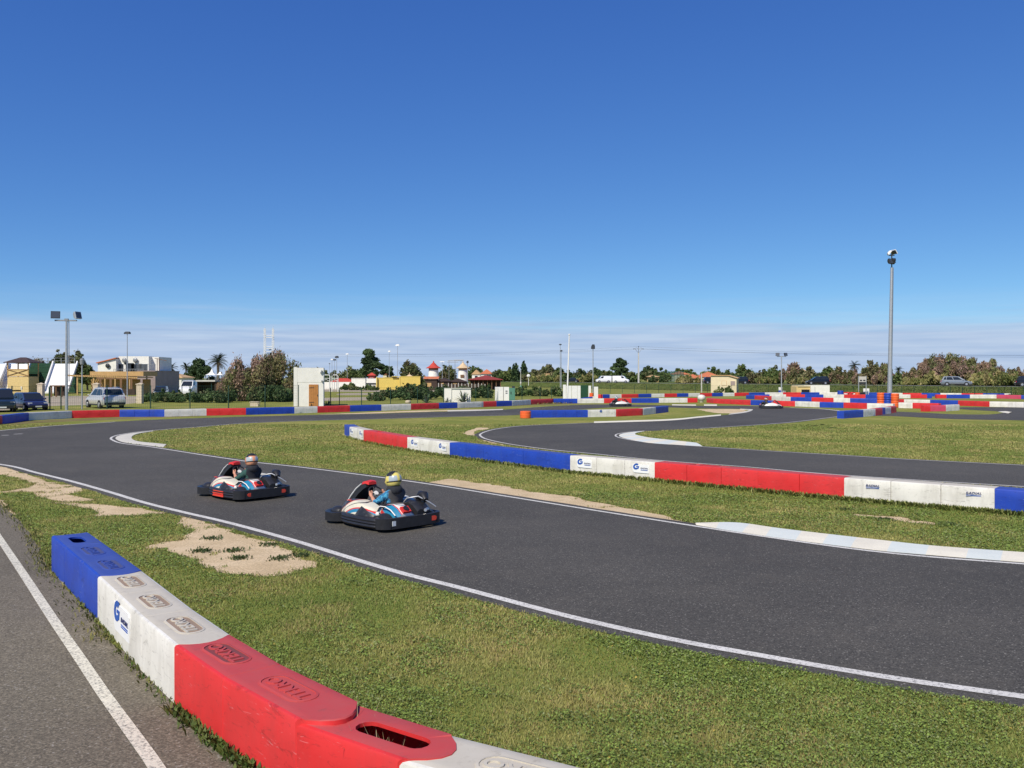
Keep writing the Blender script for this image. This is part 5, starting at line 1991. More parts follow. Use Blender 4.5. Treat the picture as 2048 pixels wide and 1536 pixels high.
    if kind == 'suv':
        mb = MB()
        for s in (1, -1):
            mb.tube([(t0 + .1, s * yt * .9, zt - .03), (t0 + .2, s * yt * .9, zt + .04), (t1 - .3, s * yt * .9, zt + .04), (t1 - .15, s * yt * .9, zt - .04)], .018, 6)
        mb.build('roof_rail', 'galvanised', t)
    return t


def at(px, d, z=0.0):
    return (X(px, d), d, z)


car('parked_car', 'dark four-wheel drive with roof rails, cut off by the left edge', at(2, 69), R(-56), 4.5, 1.85, 1.85, 'car_dark', 'suv', group='cars by the fence')
car('parked_car', 'dark blue hatchback facing the fence, beside the cut-off four-wheel drive', at(60, 72.5), R(-42), 3.9, 1.72, 1.48, 'car_blue', 'hatch', group='cars by the fence')
car('parked_car', 'silver estate SUV seen from behind, at the foot of the floodlight mast', at(210, 78.0), R(134), 5.0, 2.03, 1.84, 'car_silver', 'suv', group='cars by the fence')
car('parked_car', 'dark car behind the hedge, left of the white delivery van', at(322, 128), R(-75), 4.2, 1.8, 1.5, 'car_dark', 'hatch', group='cars in the far car park')
car('parked_van', 'white delivery van with its windscreen towards us, beside the wooden stall', at(380, 135), R(-90), 4.6, 2.05, 2.3, 'car_white', 'van', 'van', 'cars in the far car park')
car('parked_van', 'small white van below the tan hip-roofed house', at(340, 165), R(-80), 4.2, 1.9, 1.9, 'car_white', 'van', 'van', 'cars in the far car park')


def road_car(px, s, *a, name='parked_car', label='', rz=0, **kw):
    d = on_road(px, s)
    return car(name, label, (X(px, d), d, tz(X(px, d), d) + .03), rz, *a, **kw)


RG = 'vehicles on the bank road'
road_car(1143.5, 0, 4.1, 1.75, 1.36, 'car_black', 'sedan', label='low black car on the bank road, right of the white flagpole', rz=R(176), group=RG)
road_car(1207, 1, 4.15, 1.8, 1.85, 'car_white', 'van', name='parked_van', label='white van on the bank road pointing left, back to back with another', rz=R(184), cat='van', group=RG)
road_car(1242, 1, 4.3, 1.8, 1.85, 'car_white', 'van', name='parked_van', label='white van on the bank road pointing right, beside the power pole', rz=R(-14), cat='van', group=RG)
road_car(1424, 0, 3.9, 1.7, 1.5, 'car_black', 'hatch', label='black car half hidden at the left end of the cream shed', rz=R(0), group=RG)
road_car(1477, 0, 4.2, 1.75, 1.55, 'car_black', 'hatch', label='black car just right of the cream shed on the bank', rz=R(176), group=RG)
road_car(1635, -1, 4.35, 1.78, 1.55, 'car_black', 'hatch', label='black hatchback on the bank above the low cream bunker', rz=R(172), group=RG)
road_car(1912, -1, 4.6, 1.8, 1.55, 'car_grey', 'hatch', label='silver-grey hatchback on the bank before the brown tamarisks', rz=R(-22), group=RG)
road_car(2062, -1, 4.2, 1.75, 1.5, 'car_black', 'hatch', label='black car cut off by the right edge on the bank road', rz=R(-22), group=RG)


# ------------------------------------------------------------------ masts and lamps
def pole_mb(h, r0, r1, n=10):
    mb = MB(); mb.tube([(0, 0, -.05), (0, 0, h)], [r0, r1], n)
    return mb


def lamp_head(t, c, yaw, tilt, sx=.55, sy=.22, sz=.42, body='dark_metal'):
    mb = MB()
    M = Matrix.Rotation(yaw, 3, 'Z') @ Matrix.Rotation(tilt, 3, 'X')
    pts = [(-sx / 2, -sy * .2), (sx / 2, -sy * .2)]
    rings = []
    for y, k in ((-sy / 2, 1.0), (-sy * .1, 1.0), (sy / 2, .55)):
        rings.append([M @ Vector((a * sx / 2 * k, y, b * sz / 2 * k)) + Vector(c) for a, b in ((-1, -1), (1, -1), (1, 1), (-1, 1))])
    mb.loft(rings, 0, True, True)
    o = mb.build('lamp_head', body, t)
    mb = MB()
    q = [M @ Vector((a * sx * .44, -sy / 2 - .006, b * sz * .42)) + Vector(c) for a, b in ((-1, -1), (1, -1), (1, 1), (-1, 1))]
    mb.quad(*q)
    mb.build('lamp_glass', 'lamp_glass', o)
    return o


# left floodlight: pole with conduit, cross arm, two lamps
d = 72.4; h = Z(641, d)
t = thing('floodlight_mast', 'twin-headed grey floodlight mast rising behind the silver SUV and wall of red blocks', 'floodlight', at(133, d), R(8), 'floodlight masts')
mb = pole_mb(h, .125, .085, 12); mb.build('pole', 'galvanised', t, 40)
mb = MB(); mb.tube([(.19, .05, 2.4), (.17, .05, h)], .035, 6); mb.build('conduit', 'grey_metal', t, 40)
mb = MB(); mb.box((-.05, 0, h), (1.75, .12, .12)); mb.box((0, 0, h + .06), (.3, .2, .2)); mb.build('cross_arm', 'grey_metal', t)
lamp_head(t, (-.86, 0, h + .45), R(12), R(-8), .70, .34, .60)
lamp_head(t, (.80, .05, h + .42), R(64), R(-14), .62, .40, .60, 'galvanised')
# slim lamp next to it
d = 74; t = thing('street_lamp', 'slim post with a grey box lamp, left of the silver SUV', 'lamp post', at(164, d), 0, 'lamp posts')
mb = pole_mb(Z(730, d), .055, .05); mb.build('pole', 'galvanised', t, 40)
mb = MB(); mb.lathe([(.05, 0), (.16, .05), (.19, .45), (.10, .55), (.0, .57)], (0, 0, Z(730, d)), 10); mb.build('lamp_head', 'grey_metal', t, 40)


def small_lamp(label, px, top, d, r=.07, head=(.9, .22), dark=True, arms=1, base=None, group='lamp posts'):
    zb = tz(X(px, d), d)
    t = thing('street_lamp', label, 'lamp post', (X(px, d), d, zb), 0, group)
    h = Z(top, d) - zb
    pole_mb(h, r * 1.2, r * .8, 8).build('pole', 'galvanised', t, 40)
    m_ = 'dark_metal' if dark else 'white_paint'
    if arms == 1:
        mb = MB(); rings = []
        for x, k in ((-head[0] * .5, .5), (-head[0] * .2, 1), (head[0] * .35, 1), (head[0] * .5, .6)):
            rings.append([(x, -.2 * k, h), (x, .2 * k, h), (x, .14 * k, h + head[1] * k), (x, -.14 * k, h + head[1] * k)])
        mb.loft(rings); mb.build('lamp_head', m_, t)
    else:
        mb = MB(); mb.box((0, 0, h), (head[0], .1, .1)); mb.build('cross_arm', 'grey_metal', t)
        for s in (1, -1):
            lamp_head(t, (s * head[0] * .42, 0, h + .32), R(s * 25), R(-15), .62, .3, .5)
    return t


small_lamp('dark flat-headed lamp post in front of the white clubhouse', 254.5, 668, 125, .07, (.95, .35))
small_lamp('white lamp post on the skyline right of the palm', 673.5, 716, 205, .06, (.9, .5))
small_lamp('lower dark lamp beside the tall one above the white pipe frames', 669, 721, 200, .05, (.7, .35))
small_lamp('thin grey lamp, leftmost of the cluster right of the white hut', 659, 728, 200, .05, (.3, .2))
small_lamp('thin grey lamp second in the cluster right of the white hut', 664, 720, 205, .05, (.6, .3), False)
small_lamp('pale slender lamp post left of the tall pine', 694.5, 709, 230, .06, (.8, .3), False)
small_lamp('pale slender lamp post between the pine and the yellow wall', 778.5, 704, 235, .06, (.7, .4), False)
small_lamp('tallest pale lamp post, above the yellow wall', 795, 692, 235, .07, (1.1, .5), False)
small_lamp('pale lamp post between the two windmill towers', 884.5, 724, 205, .06, (1.2, .15), False)
small_lamp('dark-topped post just right of the tan-capped windmill tower', 935, 726, 190, .09, (.5, .5))
small_lamp('thin lamp post left of the white flagpole', 1120.5, 690, 190, .07, (.6, .25))
small_lamp('shorter thin lamp post immediately left of the white flagpole', 1122.5, 703, 175, .06, (.5, .3))
small_lamp('slender floodlight post behind the orange barrels', 1186, 698, 112, .065, (.5, .6))
small_lamp('twin-headed floodlight post rising above the blue and white drums', 1563, 713, 140, .09, (1.5, .2), True, 2, group='floodlight masts')

# tall mast on the right
d = 84.0; h = Z(535, d)
t = thing('floodlight_mast', 'very tall pale mast with a lamp cluster, behind the stacked barrels', 'floodlight', at(1779, d), 0, 'floodlight masts')
mb = MB(); mb.tube([(0, 0, -.05), (.1, 0, h * .5), (.22, 0, h)], [.235, .18, .12], 14); mb.build('pole', 'galvanised', t, 40)
mb = MB(); mb.tube([(.24, .1, .5), (.42, .1, h)], .03, 6); mb.build('conduit', 'grey_metal', t, 40)
mb = MB(); mb.tube([(.22, 0, h), (.22, 0, h + 1.3)], .06, 8); mb.box((.22, 0, h + .5), (.75, .12, .1)); mb.box((.22, 0, h + 1.2), (.5, .12, .1)); mb.build('bracket', 'dark_metal', t)
lamp_head(t, (-.02, -.1, h + .55), R(40), R(-25), .45, .3, .55)
lamp_head(t, (.42, .1, h + .6), R(200), R(-25), .45, .3, .6)
lamp_head(t, (-.02, .05, h + 1.45), R(75), R(35), .6, .22, .45, 'white_paint')
lamp_head(t, (.48, .05, h + 1.55), R(-70), R(35), .75, .22, .45, 'white_paint')

# white flagpole
d = 105; h = Z(670, d)
t = thing('flagpole', 'plain white flagpole leaning slightly right, beside the white board screen', 'flagpole', at(1135, d), 0)
mb = MB(); mb.tube([(-.05, 0, -.05), (.22, 0, h)], [.11, .07], 10); mb.build('pole', 'white_paint', t, 40)
mb = MB(); mb.ellipsoid((.22, 0, h + .05), (.14, .14, .1), 10, 6); mb.build('finial', 'white_paint', t, 60)

# power pole with cross arms and wires
PD = on_road(1278, -7)
px_ = X(1277, PD); pz = tz(px_, PD)
ph = Z(706, PD) - pz
t = thing('power_pole', 'concrete power pole with a splayed insulator arm, right of the white vans', 'power pole', (px_, PD, pz), 0)
mb = MB(); mb.box((0, 0, ph / 2), (.42, .42, ph), top=.62); mb.build('pole', 'concrete', t)
mb = MB()
at_ = ph + .9
mb.tube([(0, 0, ph), (0, 0, at_)], .08, 8)
mb.tube([(-1.25, 0, at_ + .15), (-.6, 0, at_ + .55), (0, 0, at_ + .1), (.6, 0, at_ + .55), (1.25, 0, at_ + .1)], .05, 6)
mb.tube([(0, 0, at_), (0, 0, at_ + .75)], .07, 6)
mb.tube([(-1.0, 0, at_ + .35), (0, 0, ph - .1), (1.0, 0, at_ + .35)], .06, 6)
mb.build('cross_arm', 'grey_metal', t, 40)
ins = [(-1.25, at_ + .25), (0, at_ + .85), (1.25, at_ + .2)]
for x, z in ins:
    mb = MB(); mb.lathe([(.05, -.16), (.12, -.1), (.07, -.04), (.12, .02), (.06, .1)], (x, 0, z), 8); mb.build('insulator', 'dark_metal', t, 40)
for i, (x, z) in enumerate(ins):
    for nm, ex, ey, sag in (('left', -120 + 3 * i, PD + 80, 2.2), ('right', 150 + 3 * i, PD - 55, 3.0)):
        a = Vector((px_ + x, PD, pz + z)); b = Vector((px_ + ex, ey, Z(705 + 3 * i if nm == 'left' else 700 + 3 * i, ey)))
        pts = []
        for k in range(17):
            s = k / 16
            p = a.lerp(b, s); p.z -= sag * 4 * s * (1 - s) * .5
            pts.append(p)
        mb = MB(); mb.tube(pts, .014, 4)
        o = mb.build('power_line', 'wire_dark')
        tag(o, f'thin overhead wire running {nm} from the power pole, {["nearest", "middle", "farthest"][i]} of its three', 'power line', f'wires running {nm} from the power pole')


# ------------------------------------------------------------------ fences
def mesh_fence(label, pts, h, posts, post_h=None, wires=True, group='green mesh fences', pr=.035):
    t = thing('mesh_fence', label, 'fence', (0, 0, 0), 0, group)
    for p in posts:
        mb = MB(); mb.box((p[0], p[1], (post_h or h) / 2 + p[2]), (pr * 2, pr * 2, post_h or h)); mb.build('post', 'fence_green', t)
    mb = MB()
    for i in range(len(pts) - 1):
        a, b = Vector(pts[i]), Vector(pts[i + 1])
        t_ = (b - a); L = t_.length; t_.normalize()
        nz = 9
        for k in range(nz):
            z = .05 + (h - .1) * k / (nz - 1)
            mb.box(((a.x + b.x) / 2, (a.y + b.y) / 2, (a.z + b.z) / 2 + z), (L, .006, .006 if k not in (0, nz - 1) else .014), math.atan2(t_.y, t_.x))
        for k in range(int(L / .16)):
            p = a.lerp(b, (k + .5) / int(L / .16))
            mb.box((p.x, p.y, p.z + h / 2), (.006, .006, h - .1))
    mb.build('mesh_panel', 'fence_green', t)
    return t


def fence_on(label, ctrl, h, posts_px, **kw):
    """ctrl: pixels of the fence foot"""
    P = [G(*c) for c in ctrl]
    cx = [c[0] for c in ctrl]; cy = [c[1] for c in ctrl]
    posts = [(*G(p, float(np.interp(p, cx, cy))), 0) for p in posts_px]
    return mesh_fence(label, [(*p, 0) for p in P], h, posts, **kw)


fence_on('green mesh fence running along the car park and past the white hut', [(-40, 822), (122, 819), (301, 817.3), (457, 817), (598, 813.6)], 2.05, [24, 100, 122, 214, 301, 380, 457, 530, 597])
fence_on('green mesh fence between the white hut and the low white wall', [(645, 811), (723, 810), (781, 808), (835, 806.2), (888, 804.6)], 1.75, [661, 679, 723, 781, 835, 887])
fence_on('green mesh fence between the low white wall and the electrical cabinet', [(936, 803), (952, 802.5), (1008, 800.6), (1044, 799.5), (1080, 798.4), (1126, 797)], 1.55, [937, 951.5, 976, 1007.5, 1044, 1080, 1103])
rp = [1196 + 24.3 * i for i in range(0, 37)]
bankf = []
for p in rp:
    d = on_road(p, 11.5)
    d = min(d, 150)
    bankf.append((X(p, d), d, 0))
mesh_fence('long green mesh fence at the foot of the road bank behind the back row', [bankf[0], bankf[9], bankf[18], bankf[24], bankf[30], bankf[36]], 1.45, bankf[::1], pr=.03)
for i, (px, py, hh) in enumerate(((364, 800, 1.9), (423, 801, 2.0), (98, 806, 1.7))):
    x, d = G(px, py)
    mb = MB(); mb.tube([(0, 0, 0), (0, 0, hh)], .045, 8); mb.box((0, 0, hh), (.1, .1, .03))
    o = mb.build('fence_post', 'fence_green', loc=(x, d, 0)); tag(o, ['lone dark post in the hedge below the white van', 'lone dark post in the hedge below the wooden stall', 'dark post standing in front of the blue hatchback'][i], 'post', 'lone fence posts')

# ------------------------------------------------------------------ buildings
def site(name, label, cat, px, d, rz=0.0, group=None, z=None):
    x = X(px, d)
    return thing(name, label, cat, (x, d, tz(x, d) if z is None else z), rz, group)


def hip(mb, x0, x1, y0, y1, z0, z1, over=.3, ridge=.35, mi=0):
    """hipped roof with eaves; ridge = inset of the ridge ends as a share of the depth"""
    a, b, c, e = x0 - over, x1 + over, y0 - over, y1 + over
    ym = (c + e) / 2; k = min((b - a) / 2 - .02, (e - c) * ridge)
    v = [(a, c, z0), (b, c, z0), (b, e, z0), (a, e, z0), (a + k, ym, z1), (b - k, ym, z1), (a, c, z0 - .1), (b, c, z0 - .1), (b, e, z0 - .1), (a, e, z0 - .1)]
    mb.add(v, [(0, 1, 5, 4), (2, 3, 4, 5), (1, 2, 5), (3, 0, 4), (6, 7, 1, 0), (7, 8, 2, 1), (8, 9, 3, 2), (9, 6, 0, 3), (9, 8, 7, 6)], mi)


def gable(mb, x0, x1, y0, y1, z0, z1, over=.25, along='x', mi=0):
    a, b, c, e = x0 - over, x1 + over, y0 - over, y1 + over
    if along == 'x':
        ym = (c + e) / 2
        v = [(a, c, z0), (b, c, z0), (b, e, z0), (a, e, z0), (a, ym, z1), (b, ym, z1)]
        f = [(0, 1, 5, 4), (2, 3, 4, 5), (1, 2, 5), (3, 0, 4), (3, 2, 1, 0)]
    else:
        xm = (a + b) / 2
        v = [(a, c, z0), (b, c, z0), (b, e, z0), (a, e, z0), (xm, c, z1), (xm, e, z1)]
        f = [(0, 1, 4), (1, 2, 5, 4), (2, 3, 5), (3, 0, 4, 5), (3, 2, 1, 0)]
    mb.add(v, f, mi)


def opening(parent, name, x, z, w, h, y, mat='window_dark', frame='white_paint'):
    """window or door standing a little proud of a wall facing the viewer (local -y)"""
    mb = MB(); mb.bx(x - w / 2 - .06, x + w / 2 + .06, y - .035, y - .002, z - h / 2 - .06, z + h / 2 + .06)
    f = mb.build(name, frame, parent)
    mb = MB(); mb.bx(x - w / 2, x + w / 2, y - .05, y - .036, z - h / 2, z + h / 2)
    mb.build('pane', mat, f)
    return f


# ---- white hut with a brown door
d = 82.0
t = site('hut', 'white rendered hut with a brown wooden door behind the fence', 'hut', 621, d, R(11))
mb = MB()
w_, dp = 2.42, 3.6
mb.bx(-w_ / 2, w_ / 2, 0, dp, -.05, 2.28); mb.bx(-w_ / 2 - .015, w_ / 2 + .015, -.02, dp, 2.30, 3.66)
mb.bx(-w_ / 2 - .01, w_ / 2 + .01, -.012, .05, 2.275, 2.305)
mb.prism([(-w_ / 2 - .35, 0), (-w_ / 2 - .02, 0), (-w_ / 2 - .02, 3.66), (-w_ / 2 - .1, 3.74), (-w_ / 2 - .22, 3.76), (-w_ / 2 - .35, 3.70)], lambda u, v, q: (u, q, v), -.03, dp + .05)
mb.build('wall', 'white_render', t)
mb = MB(); mb.bx(-w_ / 2 - .02, w_ / 2 + .02, .0, dp, 3.662, 3.69); mb.build('roof', 'concrete', t)
mb = MB(); mb.bx(-.44, .44, -.045, .02, .02, 2.08)
for k in range(4):
    mb.bx(-.44 + .22 * k + .005, -.44 + .22 * k + .21, -.06, -.046, .03, 2.07)
dr = mb.build('door', 'door_wood', t); dr.location = (.29, 0, 0)
mb = MB()
for z in (.35, 1.75):
    mb.bx(-.42, .05, -.075, -.061, z, z + .05)
mb.box((.36, -.08, 1.05), (.05, .05, .14)); mb.build('handle', 'dark_metal', dr)
mb = MB(); mb.box((-w_ / 2 - .42, 1.3, 1.55), (.14, .2, .2)); mb.box((-w_ / 2 - .38, 1.3, 1.68), (.08, .1, .1)); mb.build('wall_lamp', 'dark_metal', t)
mb = MB(); mb.box((w_ / 2 - .12, -.10, 2.42), (.16, .2, .12), tilt=Matrix.Rotation(R(-20), 3, 'X')); mb.box((w_ / 2 - .2, -.10, 3.3), (.1, .22, .3), tilt=Matrix.Rotation(R(25), 3, 'Y')); mb.build('camera_bracket', 'grey_metal', t)

# ---- wooden tower and slides
d = 150.0
t = site('play_tower', 'yellow timber play tower with a cross-braced balcony and dark hipped roof', 'play tower', 36, d)
u = d / F
mb = MB()
mb.bx(-1.85, 1.85, 0, 3.2, 0, 2.95); mb.build('wall', 'yellow_wood', t)
mb = MB(); mb.bx(-1.8, 1.8, -.02, .06, 3.05, 4.2); mb.build('balcony_panel', 'yellow_wood', t)
for a, b in (((-1.75, 3.1), (1.75, 4.15)), ((-1.75, 4.15), (1.75, 3.1))):
    mb = MB(); mb.tube([(a[0], -.06, a[1]), (b[0], -.06, b[1])], .07, 4); mb.build('brace', 'brown_wood', t)
mb = MB()
for z in (3.05, 4.2):
    mb.bx(-1.86, 1.86, -.08, 0, z - .07, z + .07)
for x in (-1.8, 1.8):
    mb.bx(x - .08, x + .08, -.08, .08, 2.9, 5.5)
mb.build('frame', 'tan_wood', t)
for x in (-1.8, 1.8):
    mb = MB(); mb.bx(x - .08, x + .08, 3.1, 3.26, 2.9, 5.5); mb.build('post', 'tan_wood', t)
mb = MB(); hip(mb, -1.9, 1.9, 0, 3.2, 5.45, 6.35, .45, .45); mb.build('roof', 'dark_roof', t)


def slide(label, top, bot, dt, db, z1=5.3, z0=.3):
    """broad white slide running down towards the viewer"""
    t = thing('slide', label, 'slide', (0, 0, 0), 0, 'white slides')
    a0, a1 = Vector((X(top[0], dt), dt, z1)), Vector((X(top[1], dt), dt, z1))
    b0, b1 = Vector((X(bot[0], db), db, z0)), Vector((X(bot[1], db), db, z0))
    dn = Vector((0, 0, -.25))
    mb = MB(); mb.loft([[a0, a1, a1 + dn, a0 + dn], [b0, b1, b1 + dn, b0 + dn]]); mb.build('bed', 'white_paint', t)
    for p, q, s in ((a0, b0, -1), (a1, b1, 1)):
        mb = MB(); sx = Vector((.22 * s, 0, 0)); up_ = Vector((0, -.15, .5))
        mb.loft([[p, p + sx, p + sx + up_, p + up_], [q, q + sx, q + sx + up_, q + up_]]); mb.build('side_rail', 'white_paint', t)
    return t


slide('broad white slide right of the green board wall', (108, 154), (89, 135), 156, 148)
slide('broad white slide cut off by the left edge, behind the yellow tower', (-34, 13), (-52, -4), 157, 149, 5.3, 1.4)
slide('broad white slide seen through the yellow tower balcony', (20, 60), (0, 42), 158, 150, 5.3, .6)
d = 159.5
t = site('board_wall', 'dark green boarded platform wall between the yellow tower and white slide', 'wall', 95, d)
mb = MB(); x0, x1 = X(52, d) - X(95, d), X(150, d) - X(95, d)
for k in range(13):
    mb.bx(x0, x1, -.02 if k % 2 else .02, .5, .42 * k, .42 * k + .40)
mb.build('boarding', 'green_board', t)
mb = MB()
for k in range(8):
    x = x0 + .2 + (x1 - x0 - .4) * k / 7
    mb.bx(x - .05, x + .05, .2, .3, 5.4, 6.45)
for z in (5.9, 6.42):
    mb.bx(x0, x1, .22, .28, z - .03, z + .03)
mb.build('railing', 'grey_metal', t)
d = 122
t = site('kiosk', 'small dark kiosk on brown posts at the foot of the white slide', 'kiosk', 118, d)
mb = MB()
for x in (-1.1, -.45, .35, 1.0):
    mb.bx(x - .08, x + .08, 0, .16, 0, 1.55)
mb.bx(-1.25, 1.2, -.1, 1.2, 1.5, 1.66); mb.build('frame', 'brown_wood', t)
mb = MB(); mb.bx(-1.0, .95, .5, .6, .15, 1.5); mb.build('back_panel', 'dark_wood', t)

# ---- clubhouse with terrace and its pergola
d = 152.0
u = d / F
t = site('clubhouse', 'white flat-roofed clubhouse with a railed terrace and brown side block', 'building', 256, d)
def lx(px):
    return (px - 256) * u
mb = MB(); mb.bx(lx(227), lx(288), 2, 9, 3.2, Z(712, d)); mb.bx(lx(288), lx(303), 3.2, 9, 3.2, Z(713, d)); mb.build('upper_block', 'white_render', t)
mb = MB()
zz0, zz1 = Z(727, d), Z(717, d)
mb.add([(lx(190), 1, 3.2), (lx(227), 1, 3.2), (lx(227), 1, zz1), (lx(190), 1, zz0), (lx(190), 8, 3.2), (lx(227), 8, 3.2), (lx(227), 8, zz1), (lx(190), 8, zz0)], [(0, 1, 2, 3), (7, 6, 5, 4), (0, 4, 5, 1), (3, 2, 6, 7), (0, 3, 7, 4), (1, 5, 6, 2)])
gw = mb.build('gable_wing', 'white_render', t)
mb = MB(); mb.add([(lx(188), .7, zz0 + .04), (lx(228), .7, zz1 + .04), (lx(228), 8.2, zz1 + .04), (lx(188), 8.2, zz0 + .04), (lx(188), .7, zz0 + .2), (lx(228), .7, zz1 + .2), (lx(228), 8.2, zz1 + .2), (lx(188), 8.2, zz0 + .2)], [(3, 2, 1, 0), (4, 5, 6, 7), (0, 1, 5, 4), (1, 2, 6, 5), (2, 3, 7, 6), (3, 0, 4, 7)]); mb.build('roof', 'orange_tile', gw)
mb = MB(); mb.bx(lx(190), lx(284), .5, 9.2, 0, 3.2); mb.build('ground_floor', 'brown_wood', t)
mb = MB(); mb.bx(lx(284), lx(320), -2.0, 8.8, 0, Z(743, d)); mb.bx(lx(284) - .05, lx(320) + .05, -2.1, 8.9, Z(743, d) + .003, Z(743, d) + .14); mb.build('side_block', 'grey_brown', t)
mb = MB(); mb.bx(lx(303) - .08, lx(303) + .08, -2.12, -2.0, 0, Z(743, d)); mb.build('downpipe', 'dark_metal', t)
mb = MB(); zt = Z(743, d) + .15
for k in range(15):
    x = lx(284) + (lx(320) - lx(284)) * k / 14
    mb.bx(x - .03, x + .03, -2.0, -1.95, zt, zt + 1.1)
mb.bx(lx(284), lx(320), -2.0, -1.94, zt + 1.1, zt + 1.17)
for k in range(20):
    x = lx(224) + (lx(284) - lx(224)) * k / 19
    mb.bx(x - .025, x + .025, .6, .65, 3.25, 4.25)
mb.bx(lx(224), lx(284), .6, .66, 4.25, 4.32); mb.build('terrace_railing', 'grey_metal', t)
for x, w2 in ((lx(231), 1.0), (lx(250), 1.5), (lx(263), 1.9), (lx(276), 1.6)):
    opening(t, 'window', x, 4.45, w2, 1.5, 2.0)
mb = MB(); mb.box((lx(248), 1.9, 5.3), (1.7, .12, .16)); mb.build('canopy', 'dark_metal', t)
for x in (lx(262), lx(240)):
    mb = MB(); mb.ellipsoid((x, 1.7, 5.9), (.42, .14, .45), 12, 8); mb.tube([(x, 1.75, 5.8), (x, 2.0, 5.4)], .04, 6); mb.build('satellite_dish', 'grey_metal', t, 60)
mb = MB(); mb.ellipsoid((lx(211), .75, 4.9), (.4, .14, .42), 12, 8); mb.tube([(lx(211), .8, 4.8), (lx(211), 1.0, 4.5)], .05, 6); mb.build('satellite_dish', 'dark_metal', t, 60)
mb = MB()
for x in (lx(305), lx(309)):
    mb.tube([(x, 2, Z(743, d)), (x, 2, Z(716, d))], .06, 6)
mb.tube([(lx(300), 2, Z(716, d)), (lx(324), 2, Z(721, d))], .05, 6); mb.build('awning_frame', 'brown_wood', t)
d2 = 138.0
t = site('pergola', 'long tan timber pergola roof on posts in front of the clubhouse', 'pergola', 213, d2)
u2 = d2 / F
xa, xb = (142 - 213) * u2, (284 - 213) * u2
mb = MB(); mb.bx(xa + 2.8, xb, .5, 6, 3.02, 3.75); mb.build('fascia', 'tan_wood', t)
mb = MB()
for k in range(40):
    x = xa + (xb - xa) * k / 39
    f = k / 39
    mb.box((x, 1.2, 3.15 - .35 * f), (.11, 6.0, .16), 0)
mb.box(((xa + xb) / 2, -1.7, 2.92), (xb - xa, .1, .22), tilt=Matrix.Rotation(math.atan2(.35, xb - xa), 3, 'Y')); mb.build('slats', 'tan_wood', t)
mb = MB()
for x in (xa + 1.8, xa + 4.4, xa + 6.2, xb - 1.3, xb - 3.6):
    mb.bx(x - .09, x + .09, -1.6, -1.42, 0, 2.85)
mb.build('posts', 'tan_wood', t)
mb = MB()
for k in range(6):
    x = xa + 1.6 + k * 1.7
    mb.bx(x, x + 1.3, 3.3, 3.4, .1, 2.5)
mb.build('panelling', 'tan_wood', t)
mb = MB(); mb.bx(xa + 5.4, xb, -2.6, -2.45, .0, .95); mb.build('screen', 'dark_wood', t)

# ---- beige gate pillars
for px, py, label in ((82, 806, 'stone gate pillar behind the blue hatchback'), (193, 806, 'stone gate pillar behind the silver SUV'), (280, 807, 'stone gate pillar standing clear, right of the silver SUV')):
    x, dd = G(px, py)
    mb = MB(); mb.bx(-.27, .27, -.27, .27, 0, 2.0); mb.bx(-.34, .34, -.34, .34, 2.0, 2.08)
    mb.lathe([(.40, 2.08), (.02, 2.2)], n=4)
    for k in range(6):
        mb.bx(-.275, .275, -.275, .275, .33 * k + .02, .33 * k + .30)
    o = mb.build('gate_pillar', 'beige_stone', loc=(x, dd, 0)); tag(o, label, 'pillar', 'stone gate pillars')

# ---- houses and sheds
def house(label, px0, px1, ytop_wall, yridge, d, wall, roof, dp=6, wins=((.3, .9, 1.0),), name='house', style='hip', rz=0.0, group='houses', zbase=None):
    u = d / F
    pc = (px0 + px1) / 2
    x = X(pc, d); z0 = tz(x, d) if zbase is None else zbase
    t = thing(name, label, 'house', (x, d, z0), rz, group)
    hw = (px1 - px0) * u / 2
    zw, zr = Z(ytop_wall, d) - z0, Z(yridge, d) - z0
    mb = MB(); mb.bx(-hw, hw, 0, dp, -.2, zw); mb.build('wall', wall, t)
    mb = MB()
    if style == 'hip':
        hip(mb, -hw, hw, 0, dp, zw + .11, zr, .35, .4)
    else:
        gable(mb, -hw, hw, 0, dp, zw + .02, zr, .3, style)
    mb.build('roof', roof, t)
    for f, w2, h2 in wins:
        opening(t, 'window', -hw + 2 * hw * f, min(zw - h2 * .75, zw * .62), w2, h2, 0)
    return t


house('low white house with a tan hipped roof, behind the small white van', 321, 363, 756, 746, 185, 'white_render', 'tan_tile', 7, ((.2, 1.0, .5), (.62, .9, .5)))
house('orange-roofed white house behind the maroon restaurant roof', 962, 984, 748, 738, 300, 'white_render', 'orange_tile', 8, ((.45, 1.2, 1.6), (.75, 1.2, 1.6)))
house('small gabled house left of the orange-roofed one', 944, 961, 749, 739, 310, 'white_render', 'tan_tile', 8, ((.5, 1, 1),), style='y')
house('pale house between the windmill towers', 878, 892, 753, 744, 310, 'cream_render', 'orange_tile', 8, ((.5, 1, 1),))
house('house with pink walls behind the pine, right side', 766, 778, 749, 739, 320, 'cream_render', 'orange_tile', 8, ((.5, 1, 1),))
house('white house with orange roof left of the white flagpole', 1119, 1131, 750, 741, 330, 'white_render', 'orange_tile', 8, ((.5, 1, 1),))
house('low long orange roof right of the green netting', 1348, 1378, 749, 742, 330, 'cream_render', 'orange_tile', 9, ((.7, 1, 1),))
house('nearer orange roof beside the concrete post', 1380, 1402, 757, 748, 290, 'cream_render', 'orange_tile', 9, ((.3, .8, .6),))
house('broad orange roof left of the cream shed', 1403, 1440, 754, 743, 300, 'cream_render', 'orange_tile', 9, ((.5, 1, 1),))
house('pale roof peeping through the scrub above the black hatchback', 1607, 1622, 748, 738, 290, 'cream_render', 'tan_tile', 8, ((.5, 1, .6),))
house('small yellow house behind shrubs, right of the power pole', 1299, 1317, 754, 750, 262, 'yellow_wood', 'tan_tile', 5, ((.3, .8, .7),))
